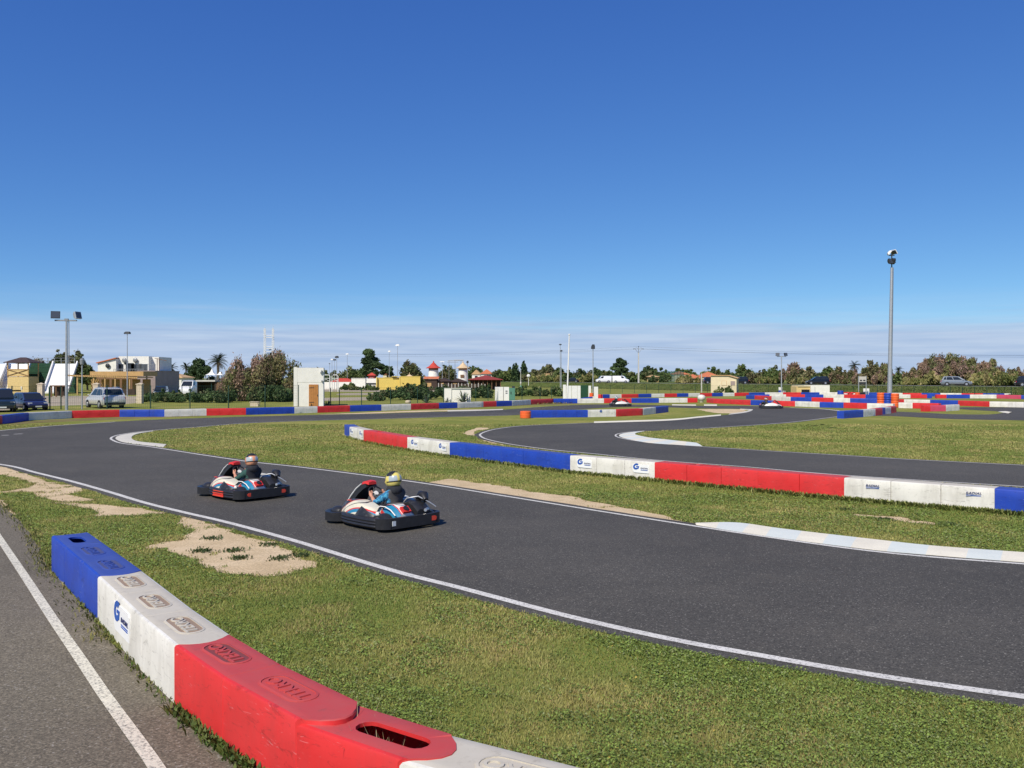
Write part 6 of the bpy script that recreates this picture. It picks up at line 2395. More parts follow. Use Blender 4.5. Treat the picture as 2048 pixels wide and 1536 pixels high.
t = site('tower_block', 'square tan masonry block standing above the scrub', 'building', 1094, 300)
mb = MB(); mb.bx(-.95, .95, 0, 1.9, 0, 2.8); mb.bx(-1.05, 1.05, -.08, 1.98, 2.8, 2.95); mb.build('wall', 'tan_tile', t)
opening(t, 'window', .1, 1.5, .5, .5, 0)
# wooden stall, fence, pavilions
d = 118
t = site('stall', 'open-fronted dark wooden stall below the white pavilion peak', 'stall', 412, d)
u = d / F
mb = MB(); mb.bx(-18 * u, 18 * u, 2.0, 2.1, 0, 2.2); mb.bx(-18 * u, -17.2 * u, 0, 2, 0, 2.2); mb.bx(17.2 * u, 18 * u, 0, 2, 0, 2.2); mb.build('wall', 'dark_wood', t)
mb = MB(); mb.bx(-19 * u, 19.5 * u, -.3, 2.3, 2.2, 2.42); mb.build('roof', 'concrete', t)
t = site('board_fence', 'brown horizontal board fence right of the wooden stall', 'fence', 446, d)
mb = MB()
for k in range(9):
    mb.bx(-15 * u, 15 * u, 0, .05, .1 + .22 * k, .1 + .22 * k + .19)
mb.build('boards', 'brown_wood', t)
mb = MB()
for x in (-15, 0, 15):
    mb.bx(x * u - .06, x * u + .06, -.06, 0, 0, 2.15)
mb.build('post', 'dark_wood', t)
for px, top, ww, label in ((424, 738, 20, 'white peaked pavilion tent beneath the tall palm'), (441, 746, 12, 'smaller white tent tip right of the pavilion peak')):
    dd = 150; uu = dd / F
    t = site('pavilion_tent', label, 'tent', px, dd, group='white tents')
    hw = ww * uu / 2; ze = Z(750, dd)
    mb = MB(); mb.lathe([(hw * 1.45, ze), (hw * .75, ze + .25), (hw * .35, ze + .55), (.08, Z(top, dd))], n=4); o = mb.build('canopy', 'white_paint', t); o.rotation_euler = (0, 0, R(45))
    mb = MB()
    for sx in (-1, 1):
        for sy in (-1, 1):
            mb.tube([(sx * hw, sy * hw, 0), (sx * hw, sy * hw, ze)], .05, 6)
    mb.build('poles', 'galvanised', t)
# white walls, garage, yellow wall
d = 205; u = d / F
t = site('long_wall', 'long low whitewashed wall right of the hut', 'wall', 684, d)
mb = MB(); mb.bx(-39 * u, 39 * u, 0, .3, 0, Z(764, d)); mb.build('wall', 'white_render', t)
t = site('wall_block', 'taller white wall section left of the white garage', 'wall', 718, d)
mb = MB(); mb.bx(-14 * u, 14 * u, -.8, 2, 0, Z(757, d)); mb.bx(-14.3 * u, 14.3 * u, -.9, 2.1, Z(757, d), Z(757, d) + .1); mb.build('wall', 'white_render', t)
t = site('garage', 'white garage with a dark slit, left of the yellow wall', 'garage', 743, d)
mb = MB(); mb.bx(-10 * u, 10 * u, -.5, 4, 0, Z(757, d)); mb.build('wall', 'white_render', t)
mb = MB(); mb.bx(-9.5 * u, 9.5 * u, -.56, -.5, Z(769, d), Z(766, d)); mb.build('shutter_gap', 'window_dark', t)
mb = MB(); mb.bx(-9.5 * u, 9.5 * u, -.54, -.5, .1, Z(769.3, d)); mb.build('shutter', 'concrete', t)
d = 196; u = d / F
t = site('yellow_wall', 'bright yellow wall in two stepped sections behind bushes', 'wall', 797, d)
mb = MB(); mb.bx(-44 * u, 4 * u, 0, .35, 0, Z(756, d)); mb.bx(4.2 * u, 44 * u, -.5, -.1, 0, Z(753.5, d)); mb.build('wall', 'yellow_wall', t)
mb = MB(); mb.bx(-44.3 * u, 4 * u, -.06, .42, Z(756, d), Z(756, d) + .12); mb.bx(-13 * u, 44.5 * u, -.56, -.02, Z(753.5, d) + .002, Z(753.5, d) + .13)
for x in (-43, 3, 43):
    mb.bx(x * u - .12, x * u + .12, -.58, -.2, 0, Z(754, d))
mb.build('coping', 'yellow_wall', t)
t = site('thatched_hut', 'small pale roof peeping over the yellow wall', 'hut', 818, 215)
mb = MB(); mb.bx(-.9, .9, 0, 1.8, 0, 2.8); mb.build('wall', 'cream_render', t)
mb = MB(); hip(mb, -1.0, 1.0, 0, 1.8, 2.8, 3.6, .35, .5); mb.lathe([(.12, 3.55), (.05, 4.1)], (0, .9, 0), 6); mb.build('roof', 'thatch', t)
# white pipe frames
for i, (a, b, dd, top, label) in enumerate(((647, 660, 170, 750, 'white pipe frame right next to the hut roof'), (664, 676, 168, 750, 'second white pipe frame, further from the hut'))):
    t = site('pipe_frame', label, 'frame', (a + b) / 2, dd, group='white pipe frames')
    hw = (b - a) / 2 * dd / F; zt = Z(top, dd)
    mb = MB(); mb.tube([(-hw, 0, 0), (-hw, 0, zt - .25), (-hw + .25, 0, zt), (hw - .25, 0, zt), (hw, 0, zt - .25), (hw, 0, 0)], .08, 8); mb.tube([(-hw, 0, zt * .8), (hw, 0, zt * .8)], .05, 6); mb.tube([(-hw, 0, zt * .68), (-hw + .5, 0, zt * .72), (hw, 0, zt * .62)], .05, 6); mb.build('pipework', 'white_paint', t, 60)
t = site('shade_roof', 'low red canopy behind the white pipe frames', 'canopy', 684, 214)
mb = MB(); hip(mb, -2.6, 2.6, 0, 4, Z(763, 214), Z(756.5, 214), .3, .4); mb.build('roof', 'red_tile', t)
mb = MB()
for x in (-2.3, 2.3):
    for y in (.2, 3.8):
        mb.bx(x - .08, x + .08, y - .08, y + .08, 0, Z(763, 214))
mb.build('post', 'brown_wood', t)
t = site('red_booth', 'small red booth below the tall pine', 'booth', 743, 222)
mb = MB(); mb.bx(-.75, .75, 0, 1.4, 0, 3.4); mb.build('wall', 'maroon_roof', t)
mb = MB(); hip(mb, -.8, .8, 0, 1.4, 3.42, 4.1, .25, .5); mb.build('roof', 'red_tile', t)
opening(t, 'window', 0, 2.4, .7, .6, 0)

# scaffold-like white tower over the tamarisk
d = 190; u = d / F
t = site('lattice_tower', 'white twin-legged lattice tower rising behind the big tamarisk', 'tower', 537, d)
mb = MB(); zt = Z(657, d)
for sx, w2 in ((-1, 5.5), (1, 4.0)):
    xc = sx * 8.2 * u
    for dx in (-1.6 * u, 1.6 * u):
        for dy in (0, .7):
            mb.tube([(xc + dx * 1.3, dy, 0), (xc + dx * .4, dy, zt)], .055, 6)
    for k in range(14):
        z = zt * (k + .5) / 14
        mb.tube([(xc - 1.8 * u, 0, z), (xc + 1.8 * u, 0, z + zt / 14)], .03, 4)
for py in (671, 675, 693, 697, 703):
    mb.tube([(-8 * u, .3, Z(py, d)), (8 * u, .3, Z(py, d))], .065, 6)
mb.build('lattice', 'white_paint', t)

# windmill towers
def windmill(label, px, ytop, yeave, yroof_w, yb, wtop, wbot, cap, d, win=None):
    u = d / F
    t = site('windmill_tower', label, 'tower', px, d, group='windmill-like towers')
    ze, zt, zb = Z(yeave, d), Z(ytop, d), Z(yb, d)
    mb = MB(); mb.lathe([(wbot * u / 2 * 1.15, 0), (wbot * u / 2, zb), (wtop * u / 2, ze - .35)], n=20); mb.build('wall', 'white_render', t, 40)
    mb = MB(); mb.lathe([(wtop * u / 2 * 1.0, ze - .75), (wtop * u / 2 * 1.02, ze - .02)], n=20); mb.build('timber_band', 'brown_wood' if cap == 'red_tile' else 'tan_tile', t, 40)
    mb = MB(); mb.lathe([(yroof_w * u / 2, ze - .08), (yroof_w * u / 2 * 1.02, ze), (yroof_w * u / 2 * .55, ze + (zt - ze) * .36), (yroof_w * u / 2 * .22, ze + (zt - ze) * .8), (.05, zt)], n=20); rf = mb.build('roof', cap, t, 30)
    mb = MB(); mb.box((0, 0, zt), (.3, .3, .5)); mb.build('finial', cap, rf)
    if win:
        opening(t, 'window', win[0], win[1], .75, .6, -wbot * u / 2 * .97, 'brown_wood', 'brown_wood')
    return t


windmill('white round tower with a bright red conical cap', 867, 724, 736, 30, 760, 19, 22, 'red_tile', 215)
windmill('white round tower with a straw-coloured conical cap', 926, 725, 736, 28, 765, 18, 22, 'thatch', 200, (-.1, 3.1))
d = 196; u = d / F
t = site('restaurant', 'low restaurant with a wide maroon roof, right of the straw-capped tower', 'building', 972, d)
mb = MB(); hip(mb, -33 * u, 30 * u, 0, 7, Z(759, d), Z(750.5, d), .4, .5); mb.build('roof', 'maroon_roof', t)
mb = MB(); mb.bx(-32 * u, 29 * u, 2.5, 6.8, 0, Z(759.2, d)); mb.build('wall', 'dark_wood', t)
mb = MB()
for k in range(8):
    x = (-32 + 61 * k / 7) * u
    mb.bx(x - .07, x + .07, .1, .24, 0, Z(759.2, d))
mb.build('post', 'brown_wood', t)
for i, (px, w2, yt, yb_, label) in enumerate(((862, 24, 753, 758, 'tan-roofed dark lodge at the foot of the red-capped tower'), (887, 24, 756, 763, 'dark gabled lodge between the towers, left one'), (915, 34, 757, 764, 'dark gabled lodge in front of the straw-capped tower'))):
    dd = 188 + i; uu = dd / F
    t = site('lodge', label, 'lodge', px, dd, group='dark wooden lodges')
    hw = w2 * uu / 2
    mb = MB(); mb.bx(-hw, hw, 0, 4, 0, Z(yb_, dd)); mb.build('wall', 'dark_wood', t)
    mb = MB(); gable(mb, -hw, hw, 0, 4, Z(yb_, dd) + .02, Z(yt, dd), .35, 'y' if i else 'x'); mb.build('roof', 'orange_tile' if i == 0 else 'dark_roof', t)
    opening(t, 'window', -hw * .3, 1.2, .9, .8, 0, 'tan_wood', 'brown_wood')
t = site('terrace_fence', 'brown terrace fence with pale posts beneath the towers', 'fence', 925, 178)
u = 178 / F
mb = MB(); mb.bx(-48 * u, 45 * u, 0, .1, .2, Z(768, 178)); mb.build('boards', 'dark_wood', t)
mb = MB()
for k in range(15):
    x = (-48 + 93 * k / 14) * u
    mb.bx(x - .07, x + .07, -.1, 0, 0, Z(766 + (k % 3), 178))
mb.build('posts', 'concrete', t)
# satellite array behind the towers
t = site('roof_mast', 'spindly aerial frame on posts between the two towers', 'aerial', 912, 230)
u = 230 / F
mb = MB()
for x in (-14, -2, 10):
    mb.tube([(x * u, 0, 0), (x * u, 0, Z(722, 230))], .06, 6)
for py, a, b in ((721, -16, 14), (724, -18, 4), (720, -4, 16)):
    mb.tube([(a * u, 0, Z(py, 230)), (b * u, 0, Z(py, 230))], .09, 6)
mb.build('frame', 'grey_metal', t)

# ---- low white wall, cabinets, boards
x, d = G(915, 804)
u = d / F
t = site('low_wall', 'low white wall between agaves behind the long row', 'wall', 915, d)
mb = MB(); mb.bx(-26.5 * u, -12 * u, 0, .3, 0, 27 * u); mb.bx(-12 * u, 26.5 * u, .1, .35, 0, 27 * u); mb.bx(-26.8 * u, 26.8 * u, -.03, .4, 27 * u, 27.8 * u); mb.build('wall', 'white_render', t)
d = 103; u = d / F
t = site('electrical_cabinet', 'white electrical cabinet joined to a green metal locker', 'cabinet', 1010, d)
mb = MB(); mb.bx(-20 * u, -3 * u, 0, .8, 0, 27 * u); mb.bx(-3 * u + .01, 8 * u, -.08, .8, 0, 27 * u); mb.build('housing', 'white_paint', t)
mb = MB(); mb.bx(8 * u + .01, 20 * u, -.1, .7, 0, 25 * u); mb.bx(8.5 * u, 19.5 * u, -.12, -.1, .1, 24 * u); mb.build('locker', 'cabinet_green', t)
mb = MB(); mb.bx(-3.4 * u, -2.6 * u, -.09, 0, 0, 27 * u); mb.build('gap', 'dark_metal', t)
for z in (14 * u, 18 * u):
    mb = MB(); mb.bx(1 * u, 5 * u, -.10, -.08, z, z + 1.7 * u); mb.build('vent', 'dark_metal', t)
mb = MB(); mb.box((12 * u, -.13, 15 * u), (.1, .03, .3)); mb.box((17 * u, .3, 27 * u), (.35, .3, .2)); mb.build('handle', 'dark_metal', t)
d = 112; u = d / F
t = site('board_screen', 'screen of tall white boards with one green panel beside the flagpole', 'screen', 1151, d)
for a, b, m_ in ((-25, -19, 'white_paint'), (-18.4, -8, 'white_paint'), (-7.4, 3.6, 'white_paint'), (4, 10, 'white_paint')):
    mb = MB(); mb.bx(a * u, b * u, 0, .08, 0, (26 if a > -20 else 28) * u); mb.build('board', m_, t)
mb = MB(); mb.bx(10.5 * u, 25 * u, .03, .1, 0, 27 * u); mb.build('green_panel', 'green_board', t)
for a, b, hh in ((26, 31, 26), (37, 45, 24)):
    mb = MB(); mb.bx(a * u, b * u, -.05, .05, 0, hh * u); mb.build('board', 'white_paint', t)
t = site('utility_box', 'squat beige concrete utility box on the grass before the tamarisk', 'utility box', 508, 4633 / 56.8)
mb = MB(); mb.bx(-.38, .38, 0, .6, 0, .38); mb.bx(-.43, .43, -.05, .65, .38, .45); mb.box((.4, .1, .3), (.1, .2, .1)); mb.build('housing', 'beige_stone', t)
t = site('rubble_block', 'rough beige stone on the grass near the pair of agaves', 'stone', 816, 4633 / 50.5)
mb = MB(); mb.ellipsoid((0, 0, .14), (.32, .2, .2), 9, 6); mb.build('stone', 'beige_stone', t)
# cream shed and bunker below the bank
d = 158; u = d / F
t = site('shed', 'cream single-slope shed with a small shuttered window at the bank foot', 'shed', 1445, d, R(-20), z=0)
mb = MB()
zh, zl = Z(751.5, d), Z(757, d)
mb.add([(-2.1, 0, 0), (1.1, 0, 0), (1.1, 0, zh), (-2.1, 0, zh), (-2.1, 4, 0), (1.1, 4, 0), (1.1, 4, zh), (-2.1, 4, zh)], [(0, 1, 2, 3), (7, 6, 5, 4), (0, 3, 7, 4), (3, 2, 6, 7), (1, 5, 6, 2)])
mb.add([(1.1, .02, 0), (2.5, .02, 0), (2.5, .02, zl), (1.1, .02, zh), (1.1, 4, 0), (2.5, 4, 0), (2.5, 4, zl), (1.1, 4, zh)], [(0, 1, 2, 3), (7, 6, 5, 4), (3, 2, 6, 7), (1, 5, 6, 2)])
mb.build('wall', 'cream_render', t)
mb = MB(); mb.add([(-2.3, -.25, zh + .02), (1.1, -.25, zh + .02), (2.75, -.25, zl), (2.75, 4.2, zl), (1.1, 4.2, zh + .02), (-2.3, 4.2, zh + .02), (-2.3, -.25, zh + .13), (1.1, -.25, zh + .13), (2.75, -.25, zl + .11), (2.75, 4.2, zl + .11), (1.1, 4.2, zh + .13), (-2.3, 4.2, zh + .13)], [(6, 7, 10, 11), (7, 8, 9, 10), (0, 5, 4, 1), (1, 4, 3, 2), (0, 1, 7, 6), (1, 2, 8, 7), (2, 3, 9, 8), (5, 0, 6, 11)]); mb.build('roof', 'tan_tile', t)
opening(t, 'window', 1.85, 1.75, .8, .75, .02, 'grey_brown', 'cream_render')
opening(t, 'window', .3, 1.75, .8, .75, 0, 'cream_render', 'tan_tile')
d = 146; u = d / F
t = site('bunker', 'low cream concrete bunker with a dark opening set in the bank foot', 'bunker', 1626, d, z=0)
mb = MB(); mb.bx(-33 * u, -6 * u, 0, 3, 0, Z(773, d)); mb.build('wall', 'yellow_wood', t)
mb = MB(); mb.bx(-6 * u + .01, 2 * u, -.4, 3, 0, Z(770.5, d)); mb.bx(2 * u + .01, 33 * u, -.1, 3, 0, Z(770.5, d)); mb.build('buttress', 'white_render', t)
mb = MB(); mb.bx(-23 * u, -7 * u, -.05, 0, .0, Z(779, d)); mb.build('opening', 'window_dark', t)
mb = MB(); mb.bx(-31 * u, -6 * u, -.15, 3.1, Z(773, d), Z(771, d)); mb.build('slab', 'cream_render', t)
# concrete post, netting, beacon, sign
t = site('concrete_post', 'slim concrete post at the bank crest left of the cream shed', 'post', 1403, 160, z=0)
mb = MB(); mb.box((0, 0, 1.75), (.2, .2, 3.5), top=.8); mb.build('post', 'concrete', t)
t = site('green_netting', 'tall green court netting above the scrub, left of the orange roofs', 'netting', 1346, 280)
u = 280 / F
for k in range(8):
    mb = MB(); x = (-21 + 42 * k / 7) * u; mb.tube([(x, 0, 0), (x, 0, 3.6)], .06, 6); mb.build('post', 'fence_green', t)
mb = MB()
for k in range(84):
    x = (-21 + 42 * k / 83) * u; mb.bx(x - .02, x + .02, -.01, .01, .1, 3.5)
for k in range(26):
    mb.bx(-21 * u, 21 * u, -.012, .008, .1 + .135 * k, .1 + .135 * k + .04)
mb.build('net', 'net_green', t)
t = site('beacon', 'small green cone beacon with a thin mast', 'beacon', 1041.5, 185, z=0)
mb = MB(); mb.lathe([(.5, 0), (.42, .3), (.12, 1.1)], n=10); mb.build('base', 'cabinet_green', t)
mb = MB(); mb.tube([(0, 0, 1), (0, 0, Z(741, 185))], [.09, .05], 8); mb.lathe([(.16, 1.4), (.18, 1.7), (.08, 1.9)], n=8); mb.build('mast', 'concrete', t)
t = site('satellite_dish', 'white dish standing in the scrub right of the cypress group', 'dish', 1057, 260)
mb = MB(); mb.ellipsoid((0, 0, 3.0), (.55, .25, .5), 14, 8); mb.tube([(0, .2, 0), (0, .2, 3)], .08, 6); mb.build('dish', 'white_paint', t, 60)
t = site('scoreboard', 'grey sign frame on two posts beside the dark tyre stack', 'sign', 1725, 128)
u = 128 / F
mb = MB()
for x in (-7.5, 7.5):
    mb.bx(x * u - .05, x * u + .05, 0, .1, 0, Z(752, 128))
mb.build('post', 'galvanised', t)
mb = MB(); mb.bx(-7 * u, 7 * u, -.04, .04, Z(764, 128), Z(753, 128)); mb.build('board', 'concrete', t)
mb = MB(); mb.bx(-5.5 * u, -1 * u, -.06, -.04, Z(762, 128), Z(759.5, 128)); mb.bx(1 * u, 5.5 * u, -.06, -.04, Z(762, 128), Z(759.5, 128)); mb.bx(-6.5 * u, 6.5 * u, -.05, .03, Z(768, 128), Z(764.5, 128)); mb.build('slots', 'dark_metal', t)
t = site('sign_board', 'plain white upright board right of the grey sign frame', 'board', 1732.5, 130)
mb = MB(); mb.bx(-.45, .45, -.03, .03, 0, 1.12); mb.bx(-.35, -.29, .03, .1, 0, 1.0); mb.bx(.29, .35, .03, .1, 0, 1.0); mb.build('panel', 'white_paint', t)

# ---- drums, tyres, odds and ends
def drum(label, px, py_base, w_px, h_px, mat, group, z=0.0, d=None):
    dd = d or 4633 / (py_base - HY)
    u = dd / F
    r = w_px * u / 2; hh = h_px * u
    mb = MB()
    mb.lathe([(r * .88, 0), (r * .97, hh * .05), (r, hh * .2), (r * .95, hh * .24), (r * .95, hh * .30), (r, hh * .34), (r, hh * .62), (r * .95, hh * .66), (r * .95, hh * .72), (r, hh * .76), (r * .97, hh * .94), (r * .86, hh), (r * .5, hh * .985), (.02, hh * .985)], n=20)
    o = mb.build('drum', mat, smooth=40, loc=(X(px, dd), dd, z)); tag(o, label, 'drum', group)
    return o, hh


G1 = 'stacked plastic drums at the tall mast'
for px, mat, nm, dd, pos in ((1762, 'orange_plastic', 'orange', 80.6, 'left'), (1776, 'blue_plastic', 'blue', 79.6, 'middle'), (1790, 'orange_plastic', 'orange', 78.6, 'right')):
    u = dd / F
    hb = 14 * u
    z = 0.0
    for lvl, nm2 in ((0, 'lower'), (1, 'upper')):
        o, hh = drum(f'{nm2} {nm} drum of the {pos} stack at the foot of the tall mast', px, 0, 15.5, 14, mat, G1, z, dd)
        z += hh + .004
d0 = 142
o, hh = drum('lower blue drum at the foot of the twin-headed floodlight', 1561, 0, 8, 8, 'blue_plastic', 'drums at the twin floodlight', 0, d0)
drum('white drum on top of the blue one at the twin floodlight', 1561, 0, 8, 6, 'white_plastic', 'drums at the twin floodlight', hh + .004, d0)
drum('short white drum beside the blue one at the twin floodlight', 1568, 0, 6, 7, 'white_plastic', 'drums at the twin floodlight', 0, d0)
drum('fat blue drum left of the striped tyre heap', 1681, 0, 12, 11, 'blue_plastic', 'drums by the grey sign', 0, 127)
drum('orange drum between tyre heap and grey sign', 1715, 0, 9, 8, 'orange_plastic', 'drums by the grey sign', 0, 126)
o, hh = drum('lower orange drum behind the white boards at the slender floodlight', 1183, 0, 10, 6.5, 'orange_plastic', 'orange drums at the slender floodlight', 0, 109)
drum('upper orange drum behind the white boards at the slender floodlight', 1183, 0, 8.5, 6, 'orange_plastic', 'orange drums at the slender floodlight', hh + .004, 109)
drum('stout orange end drum closing the short island row', 1051, 836.5, 22, 14.5, 'orange_plastic', 'end drums', 0)


def tyre(label, x, d, z, mat, group, R0=.30, w_=.2):
    mb = MB()
    n = 18; rings = []
    for k in range(11):
        a = 2 * math.pi * k / 10
        rings.append((R0 * .72 + R0 * .28 * math.cos(a), w_ / 2 + w_ / 2 * math.sin(a)))
    mb.lathe(rings, n=n, caps=False)
    o = mb.build('tyre', mat, smooth=60, loc=(x, d, z)); tag(o, label, 'tyre', group)


TG = 'heap of painted tyres by the grey sign'
xt = X(1700, 128)
for i, (dx, lv, m_, nm) in enumerate(((-.62, 0, 'red_plastic', 'red'), (0, 0, 'white_plastic', 'white'), (.62, 0, 'red_plastic', 'red'), (-.62, 1, 'white_plastic', 'white'), (0, 1, 'red_plastic', 'red'), (.62, 1, 'white_plastic', 'white'), (-.3, 2, 'red_plastic', 'red'), (.3, 2, 'red_plastic', 'red'))):
    tyre(f"{['bottom', 'middle', 'top'][lv]}-row {nm} tyre at the {'left' if dx < -.1 else 'right' if dx > .1 else 'centre'} of the painted heap", xt + dx, 128, lv * .204, m_, TG)
for lv in range(3):
    tyre(f"{['bottom', 'middle', 'top'][lv]} dark tyre of the black stack under the grey sign", X(1725, 125), 125, lv * .204, 'rubber', 'black tyre stack by the grey sign', .36)
# white rounded marker on the track edge
x, d = G(1403, 804.6)
mb = MB(); mb.lathe([(.18, 0), (.22, .18), (.36, .28), (.44, .46), (.42, .64), (.30, .78), (.12, .84), (.01, .85)], n=18)
o = mb.build('marker_buoy', 'white_plastic', smooth=50, loc=(x, d, 0)); tag(o, 'rounded white plastic marker in the gap between two red blocks', 'marker')
# folded white and blue blocks left lying
x, d = G(1170, 797)
t = site('spare_barrier', 'white and blue barrier pieces lying heaped behind the long row', 'barrier heap', 1172, 97.5)
mb = MB(); mb.loft([[(-1.0, 0, 0), (-1.0, .6, 0), (-1.0, .6, .25), (-1.0, 0, .25)], [(1.0, 0, .3), (1.0, .6, .3), (1.0, .6, .62), (1.0, 0, .62)]]); mb.build('white_piece', 'white_plastic', t)
mb = MB(); mb.loft([[(-.6, -.12, .28), (-.6, .02, .28), (-.6, .02, .42), (-.6, -.12, .42)], [(.7, -.12, .45), (.7, .02, .45), (.7, .02, .6), (.7, -.12, .6)]]); mb.build('blue_piece', 'blue_plastic', t)

# ------------------------------------------------------------------ plants
HG = 'hedge bushes along the yard'
for i, (px, d, hp, wp, lab) in enumerate((
        (318, 96, 26, 84, 'dark hedge bush right of the lone stone pillar'), (372, 95, 28, 96, 'dark hedge bush below the white delivery van'),
        (430, 94, 31, 92, 'dark hedge bush below the wooden stall'), (486, 99, 36, 84, 'dark undergrowth below the left of the big tamarisk'),
        (548, 97, 38, 80, 'dark undergrowth left of the white hut'))):
    tree(lab, px, d, hp, wp, 'hedge', 'bush', 'bush', HG, dens=2.0, trunk=False)
for i, (px, d, hp, wp, lab) in enumerate((
        (775, 104, 26, 60, 'dark bush before the left half of the yellow wall'), (812, 106, 32, 60, 'taller dark bush before the right half of the yellow wall'),
        (850, 108, 33, 56, 'dark bush below the red-capped tower'), (752, 101, 17, 40, 'low dark bush at the sandy path before the garage'),
        (885, 112, 29, 46, 'dark bush left behind the low white wall'), (932, 118, 27, 46, 'dark bush right behind the low white wall'), (965, 115, 26, 50, 'dark bush left of the electrical cabinet'))):
    tree(lab, px, d, hp, wp, 'hedge', 'bush', 'bush', 'bushes before the yellow wall', dens=1.8, trunk=False)
for i, (px, d, hp, wp, lab) in enumerate((
        (1046, 128, 22, 46, 'dark bush right of the electrical cabinet'), (1078, 127, 21, 44, 'dark bush left of the board screen, further left one'), (1108, 126, 22, 44, 'dark bush touching the white board screen'),
        (700, 190, 14, 60, 'low shrub at the foot of the long white wall'), (740, 185, 12, 40, 'low shrub at the garage door'), (1450, 148, 14, 56, 'low shrub at the cream shed'))):
    tree(lab, px, d, hp, wp, 'bush', 'bush', 'bush', 'low shrubs', dens=1.6, trunk=False)

tree('big brownish tamarisk with feathery crown left of the white hut', 540, 101, 104, 150, 'tamarisk', dens=1.25)
tree('smaller brownish tamarisk joined to the left of the big one', 478, 100, 92, 84, 'tamarisk', dens=1.1)
tree('tall dark umbrella-topped pine above the garage', 743, 235, 78, 62, 'pine', dens=2.2)
tree('dark shrubby tree at the right foot of the tall pine', 775, 250, 44, 36, 'pine', dens=1.6)
tree('greenish-brown tree behind the yellow wall', 820, 245, 52, 54, 'olive', dens=1.6)
tree('spindly grey-green tree between the two towers', 894, 240, 50, 32, 'olive', dens=1.2)
tree('big dark round tree left of the tall palm', 398, 210, 57, 68, 'pine', dens=2.0)
tree('dark round tree right of the clubhouse', 335, 235, 38, 58, 'bush', dens=1.5)
palm('tall dark palm with a broad crown left of the tamarisk', 436, 200, 712, 25, seed=1)
palm('lower palm above the tan-roofed house', 343, 225, 728, 18, seed=2)
palm('small palm between the two larger ones on the left', 372, 230, 727, 14, seed=3)
BL = 'trees behind the slides'
for px, hp, wp, k, lab in ((75, 58, 40, 'brown', 'brownish tree behind the green board wall'), (104, 56, 30, 'olive', 'grey-green tree behind the left edge of the white slide'), (125, 66, 34, 'olive', 'tallest grey-green tree behind the floodlight mast'), (152, 64, 42, 'olive', 'wide grey-green tree right of the floodlight mast'), (175, 44, 30, 'bush', 'lower green tree left of the clubhouse gable'), (45, 46, 34, 'olive', 'thin tree showing above the dark hipped roof')):
    tree(lab, px, 185, hp + 18, wp * 1.2, k, group=BL, dens=1.5)
SK = 'trees on the skyline'
for px, d, hp, wp, k, lab in (
        (665, 260, 32, 70, 'bush', 'low dark tree line right of the hut roof'), (705, 265, 37, 54, 'bush', 'dark trees left of the tall pine'), (630, 250, 38, 54, 'hedge', 'dark trees behind the hut roof'),
        (950, 330, 30, 44, 'bush', 'distant dark trees behind the small gabled house'), (1000, 300, 24, 34, 'hedge', 'dark tree left of the twin cypresses'), (1023, 290, 30, 46, 'bush', 'dark round tree below the twin cypresses'),
        (1060, 285, 26, 60, 'olive', 'olive scrub around the white dish'), (1093, 320, 34, 34, 'olive', 'grey round tree behind the tan masonry block'), (1120, 300, 24, 50, 'bush', 'dark scrub left of the flagpole'),
        (1152, 290, 26, 46, 'hedge', 'dark round tree right of the flagpole'), (1195, 285, 26, 44, 'hedge', 'dark round tree behind the left white van'), (1216, 280, 22, 36, 'bush', 'scrub between the white vans'),
        (1240, 275, 44, 42, 'pine', 'dark pointed pine behind the right white van'), (1262, 262, 24, 30, 'bush', 'dark bush left of the power pole'), (1296, 270, 32, 44, 'hedge', 'dark tree right of the power pole'),
        (1322, 275, 24, 40, 'bush', 'dark tree behind the small yellow house'), (1365, 350, 24, 70, 'bush', 'distant tree line above the orange roofs'), (1425, 360, 26, 60, 'bush', 'distant tree line right of the orange roofs'),
        (1306, 258, 10, 16, 'hedge', 'clipped bush in front of the small yellow house'), (1330, 255, 11, 18, 'hedge', 'clipped bush right of the small yellow house')):
    tree(lab, px, d, hp + 3, wp, k, group=SK, dens=1.9)
for px, hp, wp, lab in ((1027, 32, 9, 'left one of the twin slim cypresses'), (1032, 34, 9, 'right one of the twin slim cypresses'), (1048, 38, 15, 'stouter pointed cypress right of the twins')):
    tree(lab, px, 288, hp + 2, wp, 'cypress', 'cypress_tree', 'cypress', 'cypresses left of the flagpole', dens=3)
SR = 'scrub trees along the far side of the road'
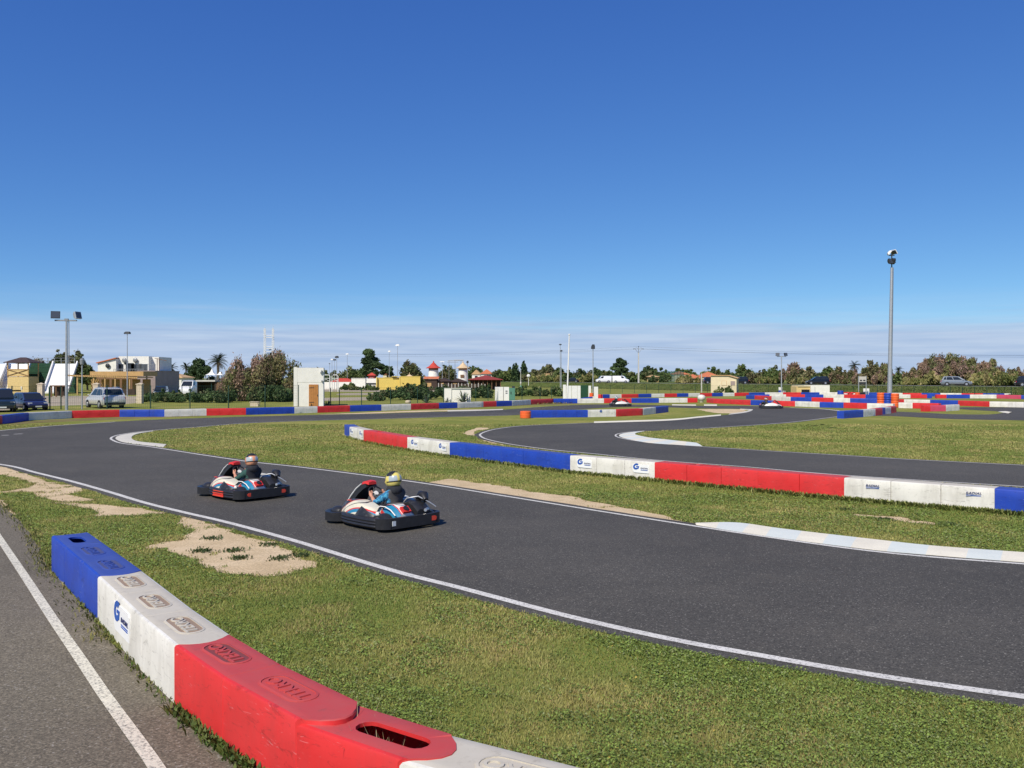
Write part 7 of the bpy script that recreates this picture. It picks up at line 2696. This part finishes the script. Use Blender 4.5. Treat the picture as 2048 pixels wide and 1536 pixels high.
rowt = [(1462, 30, 40, 'bush', 'green scrub tree right behind the cream shed'), (1490, 36, 46, 'bush', 'round green tree behind the black car at the shed'), (1520, 34, 44, 'olive', 'grey-green tree left of the twin floodlight'), (1545, 36, 40, 'bush', 'green tree just left of the twin floodlight'),
        (1578, 34, 40, 'brown', 'brown-tinged bush just right of the twin floodlight'), (1588, 46, 34, 'tamarisk', 'tall reddish-brown bush right of the twin floodlight'), (1615, 38, 44, 'olive', 'olive scrub behind the black hatchback, left part'), (1650, 38, 46, 'bush', 'green scrub behind the black hatchback, right part'),
        (1680, 36, 44, 'brown', 'brown scrub above the fat blue drum'), (1705, 34, 40, 'tamarisk', 'mauve scrub above the painted tyres'), (1745, 46, 56, 'olive', 'tall yellow-green bush left of the tall mast'), (1768, 40, 44, 'tamarisk', 'mauve-brown bush left behind the tall mast'),
        (1800, 30, 44, 'bush', 'green bush right of the tall mast'), (1828, 40, 50, 'brown', 'brown bush left of the grey hatchback'), (1858, 56, 54, 'tamarisk', 'brown tamarisk above the tail of the grey hatchback'), (1898, 68, 76, 'tamarisk', 'tallest brown tamarisk, behind the grey hatchback'),
        (1940, 60, 70, 'tamarisk', 'wide mauve tamarisk right of the grey hatchback'), (1985, 58, 56, 'tamarisk', 'dark mauve tamarisk second from the right edge'), (2030, 42, 56, 'brown', 'low brown scrub at the right edge'), (2075, 46, 50, 'tamarisk', 'tamarisk cut off by the right edge'), (2130, 48, 60, 'brown', 'brown scrub outside the right edge')]
for px, hp, wp, k, lab in rowt:
    d = on_road(px, -9)
    tree(lab, px, d, hp, wp, k, 'scrub_tree', 'tree', SR, dens=1.7, trunk=True)
for px, hp, wp, lab in ((1872, 30, 60, 'yellowish reeds left of the grey hatchback'), (1965, 28, 60, 'yellowish reeds right of the grey hatchback'), (2015, 32, 60, 'yellowish reeds below the right edge scrub'), (1820, 18, 44, 'pale reeds right of the tall mast'), (1530, 14, 60, 'pale reeds left of the twin floodlight'), (1600, 14, 60, 'pale reeds left of the black hatchback'), (1380, 16, 60, 'pale dry scrub below the orange roofs'), (1180, 16, 60, 'dry scrub behind the white vans'), (1090, 16, 80, 'dry scrub along the road left of the flagpole')):
    tree(lab, px, on_road(px, -5.0), hp, wp, 'reed', 'reeds', 'reeds', 'reeds along the road', dens=2.0, trunk=False)
palm('palm standing out of the scrub above the grey sign', 1709, on_road(1709, -14), 724, 15, seed=5)
palm('palm just right of the tall mast', 1797, on_road(1797, -15), 735, 11, seed=6)
for px, py, hp, wp, lab in ((655, 809.5, 13, 20, 'small agave at the corner of the hut'), (853, 806, 24, 26, 'agave with spread leaves left of the low white wall'), (893, 804, 12, 14, 'small agave before the left of the low white wall'), (906, 803.8, 12, 14, 'dark rosette second before the low white wall'), (926, 804.4, 29, 36, 'tallest agave before the low white wall'), (640, 811, 8, 10, 'tiny agave next to the hut door')):
    agave(lab, px, py, hp, wp, seed=px)
# rough grass on the bank: real blades, too many to count
pts = []
for k in range(9000):
    px = random.uniform(1050, 2120); s_ = random.uniform(4.2, 11.0)
    dd = on_road(px, s_)
    if 60 < dd < 330:
        pts.append((X(px, dd), dd))
V, C = tufts(pts, 50000, .3, .11, ((.085, .13, .034), (.22, .20, .07)), 8)
zz = np.array([tz(V[i, 0, 0], V[i, 0, 1]) for i in range(len(V))])
V[:, :, 2] += zz[:, None]
blade_object('bank_grass', [(V, C)])
